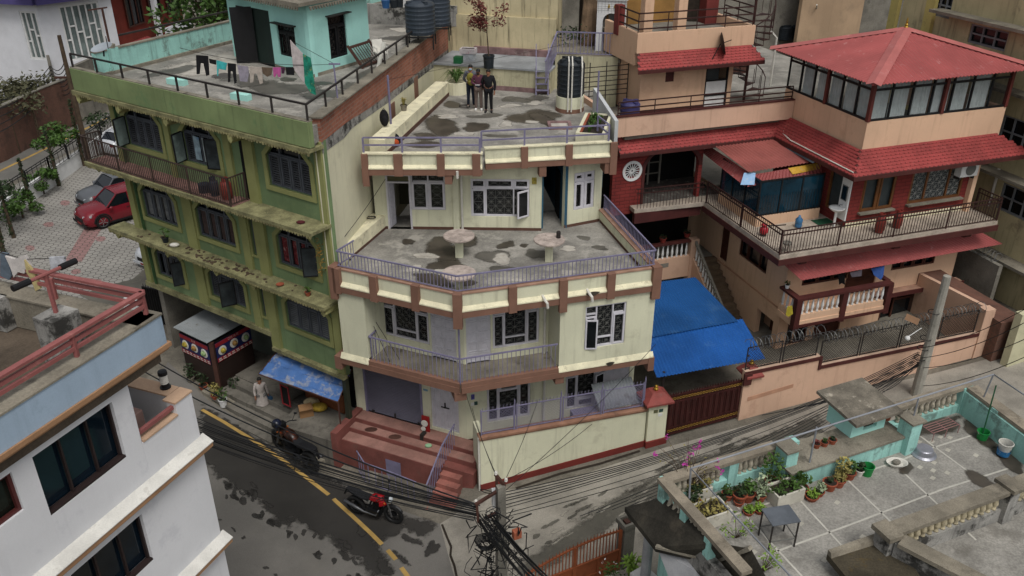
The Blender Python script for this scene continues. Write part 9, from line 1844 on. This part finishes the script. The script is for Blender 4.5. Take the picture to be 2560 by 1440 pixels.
c=P(1575,1440,2.2);o=thing('garden_plant','bright green strap leaved plant behind the brown gate','plant',c);g=MB();blades(g,c,40,.9,rn,.5,.05,.5);g.build('foliage',M['leafl'],o);c=P(1530,1440,2.4);o=thing('flowering_bush','low green bush with white flowers beside the brown gate','plant',c);g=MB();leaves(g,c+Vector((0,0,.2)),.4,150,.05,rn,.7,.1);g.build('foliage',M['leaf'],o);g=MB();leaves(g,c+Vector((0,0,.3)),.4,14,.04,rn,.6,.6);g.build('flowers',M['whitep'],o)
c=NB.w(1.2,-1.6,6.75);o=thing('white_tub','white tub partly hidden behind the near grey parapet','tub',c);MB().lathe(c,[(.3,0),(.4,.3),(.42,.3),(.36,.28),(.01,.05)],24,1.5,.6).build('tub_body',M['pvc'],o)
# things on the white building
c=P(398,1035,9.35);f=Fr(WF.w(-1.05,1.0,0),WF.az);o=thing('stone_pedestal','rough pinkish block in the balcony corner of the white building','pedestal',WF.w(-1.05,1.0,9.35));MB().box(f,-.25,.25,-.2,.3,9.35,10.35).build('block',mat('pinkish_plaster','9a7d74',.95,.2,2,'6d5650',.5,4,bump=.3),o,bevel=.02);pot('potted_plant',f.w(-.02,.08,10.352),.17,.26,'orange pot with yellow green seedlings on the pinkish block',mat('orange_pot','9c532e',.7,.1,3),'leaf',lm=M['leafy'],ph=.06,n=60,leafs=.025)
c=sr3 .w(.55,.1,10.482);o=thing('bollard_lamp','small black bollard lamp with pale ringed shade on the balcony parapet','lamp',c);MB().lathe(c,[(.11,0),(.11,.03),(.08,.04),(.08,.1),(.01,.1)],16).lathe(c+Vector((0,0,.32)),[(.095,0),(.09,.08),(.01,.09)],16).build('lamp_body',M['black'],o);MB().lathe(c+Vector((0,0,.1)),[(.06,0),(.085,.02),(.06,.04),(.085,.065),(.06,.09),(.085,.11),(.06,.14),(.085,.16),(.06,.19),(.07,.215)],16).build('lamp_shade',M['pvc'],o)
c=WF.w(-1.3,.8,9.45);tag(MB().ball(c+Vector((0,0,.15)),.2,.2,.15,10,6).build('silver_bag',mat('silver_foil','aeb0b4',.3,.2,9,metal=.5),smooth=True),'crumpled silver bag on the balcony floor of the white building','bag')
yl_=SB.w(4.6,.1,0).y;gs='washing on the white building roof'
def hang(pts,y,lab,m,name='garment'):v=[pz(x,yy,y)for x,yy in pts];n=len(v);tag(MB().add(v+[p+Vector((.02,.04,.0))for p in v],[tuple(range(n)),tuple(range(2*n-1,n-1,-1))]+[(i,n+i,n+(i+1)%n,(i+1)%n)for i in range(n)]).build(name,m),lab,'laundry',gs)
p_=SB.w(3.2,.14,0)
hang([(0,632),(18,634),(28,690),(22,700),(0,690)],p_.y,'grey trousers hung on the red roof rail at the left edge',cl('slate_wash','55606b'));hang([(12,640),(35,648),(62,638),(76,665),(60,684),(44,680),(34,694),(26,670)],p_.y-.03,'white patterned shirt hung on the red roof rail',mat('white_shirt','b9b4b0',.9,.1,5,'8a6a78',.4,20,thr=.62));hang([(60,650),(74,668),(90,690),(100,722),(88,728),(78,700),(66,682)],p_.y-.06,'cream long garment hung right of the white shirt',cl('cream_long','a89a6d'));hang([(122,644),(158,642),(164,668),(150,672),(145,665),(138,678),(128,680)],SB.w(2.4,.14,0).y,'small white and navy garment hung by the rope wrapped mast',mat('white_navy','a9abb0',.9,.2,8,'30365a',.6,9))
tag(MB().tube([pz(-20,625,p_.y),pz(60,648,p_.y),pz(165,645,SB.w(2.4,.14,0).y)],.008,4).build('clothes_line',M['iron']),'dark clothes line above the red roof rail of the white building','clothes line')
# trees of the car park and street
def column_tree(x,y,h,lab,seed,w_=.2):
 rn=random.Random(seed);b=P(x,y,1.3);t=thing('columnar_tree',lab,'tree',b,None);tk=MB().tube([b,b+Vector((0,0,h*.9))],[.12,.05],6);tk.build('trunk',M['bark'],t);g=MB()
 for i in range(int(h*9)):z=.15+(h-.2)*i/(h*9);leaves(g,b+Vector((rn.uniform(-.05,.05),rn.uniform(-.05,.05),z)),w_*(1.0-.5*z/h)*rn.uniform(.7,1.1),14,.075,rn,.8,.3)
 g.build('crown',M['leafd'],t)
for i,(x,y,h,lab)in enumerate(((212,415,4.6,'slim dark columnar tree farthest along the white car park wall'),(148,465,3.9,'slim dark columnar tree by the step in the white car park wall'),(82,528,3.4,'slim dark columnar tree in the middle of the near wall section'),(35,595,3.2,'slim dark columnar tree near the left edge of the car park'),(12,640,3.4,'slim dark columnar tree at the left edge of the picture'))):column_tree(x,y,h,lab,i+40)
for i,(x,y,h,cr,lab)in enumerate(((180,425,3.0,1.15,'bushy young tree with a thin stem beside the car park wall'),(140,445,2.9,.95,'second bushy young tree left of the thin stemmed one'),(110,485,1.6,.8,'small round shrub by the car park wall'),(58,545,1.3,1.0,'leafy low bush against the white car park wall'),(6,600,3.4,1.0,'sparse young tree at the left edge of the car park'))):tree('young_tree' if h>1.7 else 'shrub',P(x,y,1.3),h,lab,None,cr,.06,M['leaf']if i!=4 else M['leafd'],n=620,leaf=.13,seed=i+60,trunk_h=.62 if h>1.7 else.35,squash=.7)
b=P(515,60,8.6);tree('street_tree',(b.x,b.y,1.3),11,'green street tree rising behind the turquoise parapet',None,3.0,.3,M['leaf'],n=2600,leaf=.24,seed=77,clumps=16,trunk_h=.5)
rn=random.Random(50);g=MB();t=thing('creeper_thicket','dark thicket of dry creeper and bushes behind the street brick wall','thicket',P(40,300,1.3));st=MB()
for i in range(46):
 c=P(rn.uniform(-80,80),rn.uniform(215,285),3.4+rn.random()*1.2)+Vector((rn.uniform(-1,1),rn.uniform(0,3),0));leaves(g,c,rn.uniform(.7,1.2),70,.15,rn,.7,.2);st.tube([(c.x,c.y,1.3),c],[.08,.02],4)
st.build('stems',M['bark'],t);g.build('foliage',mat('leaf_dusky','4a4a34',.7,.35,1.2,'6d5a3a',.5,2.5,fine=0),t)
c=P(255,340,1.3);o=thing('shrub','round dark green shrub by the far end of the car park wall','shrub',c);g=MB();leaves(g,c+Vector((0,0,1.2)),1.0,260,.13,rn,.7,.2);g.build('foliage',M['leafd'],o)
g=MB()
for x,y in((1425,100),(1400,125),(1560,60),(1570,30)):leaves(g,WB.w((x-1392)/45,1.5,zt2+.6),.6,70,.08,rn,.8,.2)
tag(g.build('weeds',M['leafd'],kind=None),'dark scrubby weeds around the old trunk and shrine','weeds')
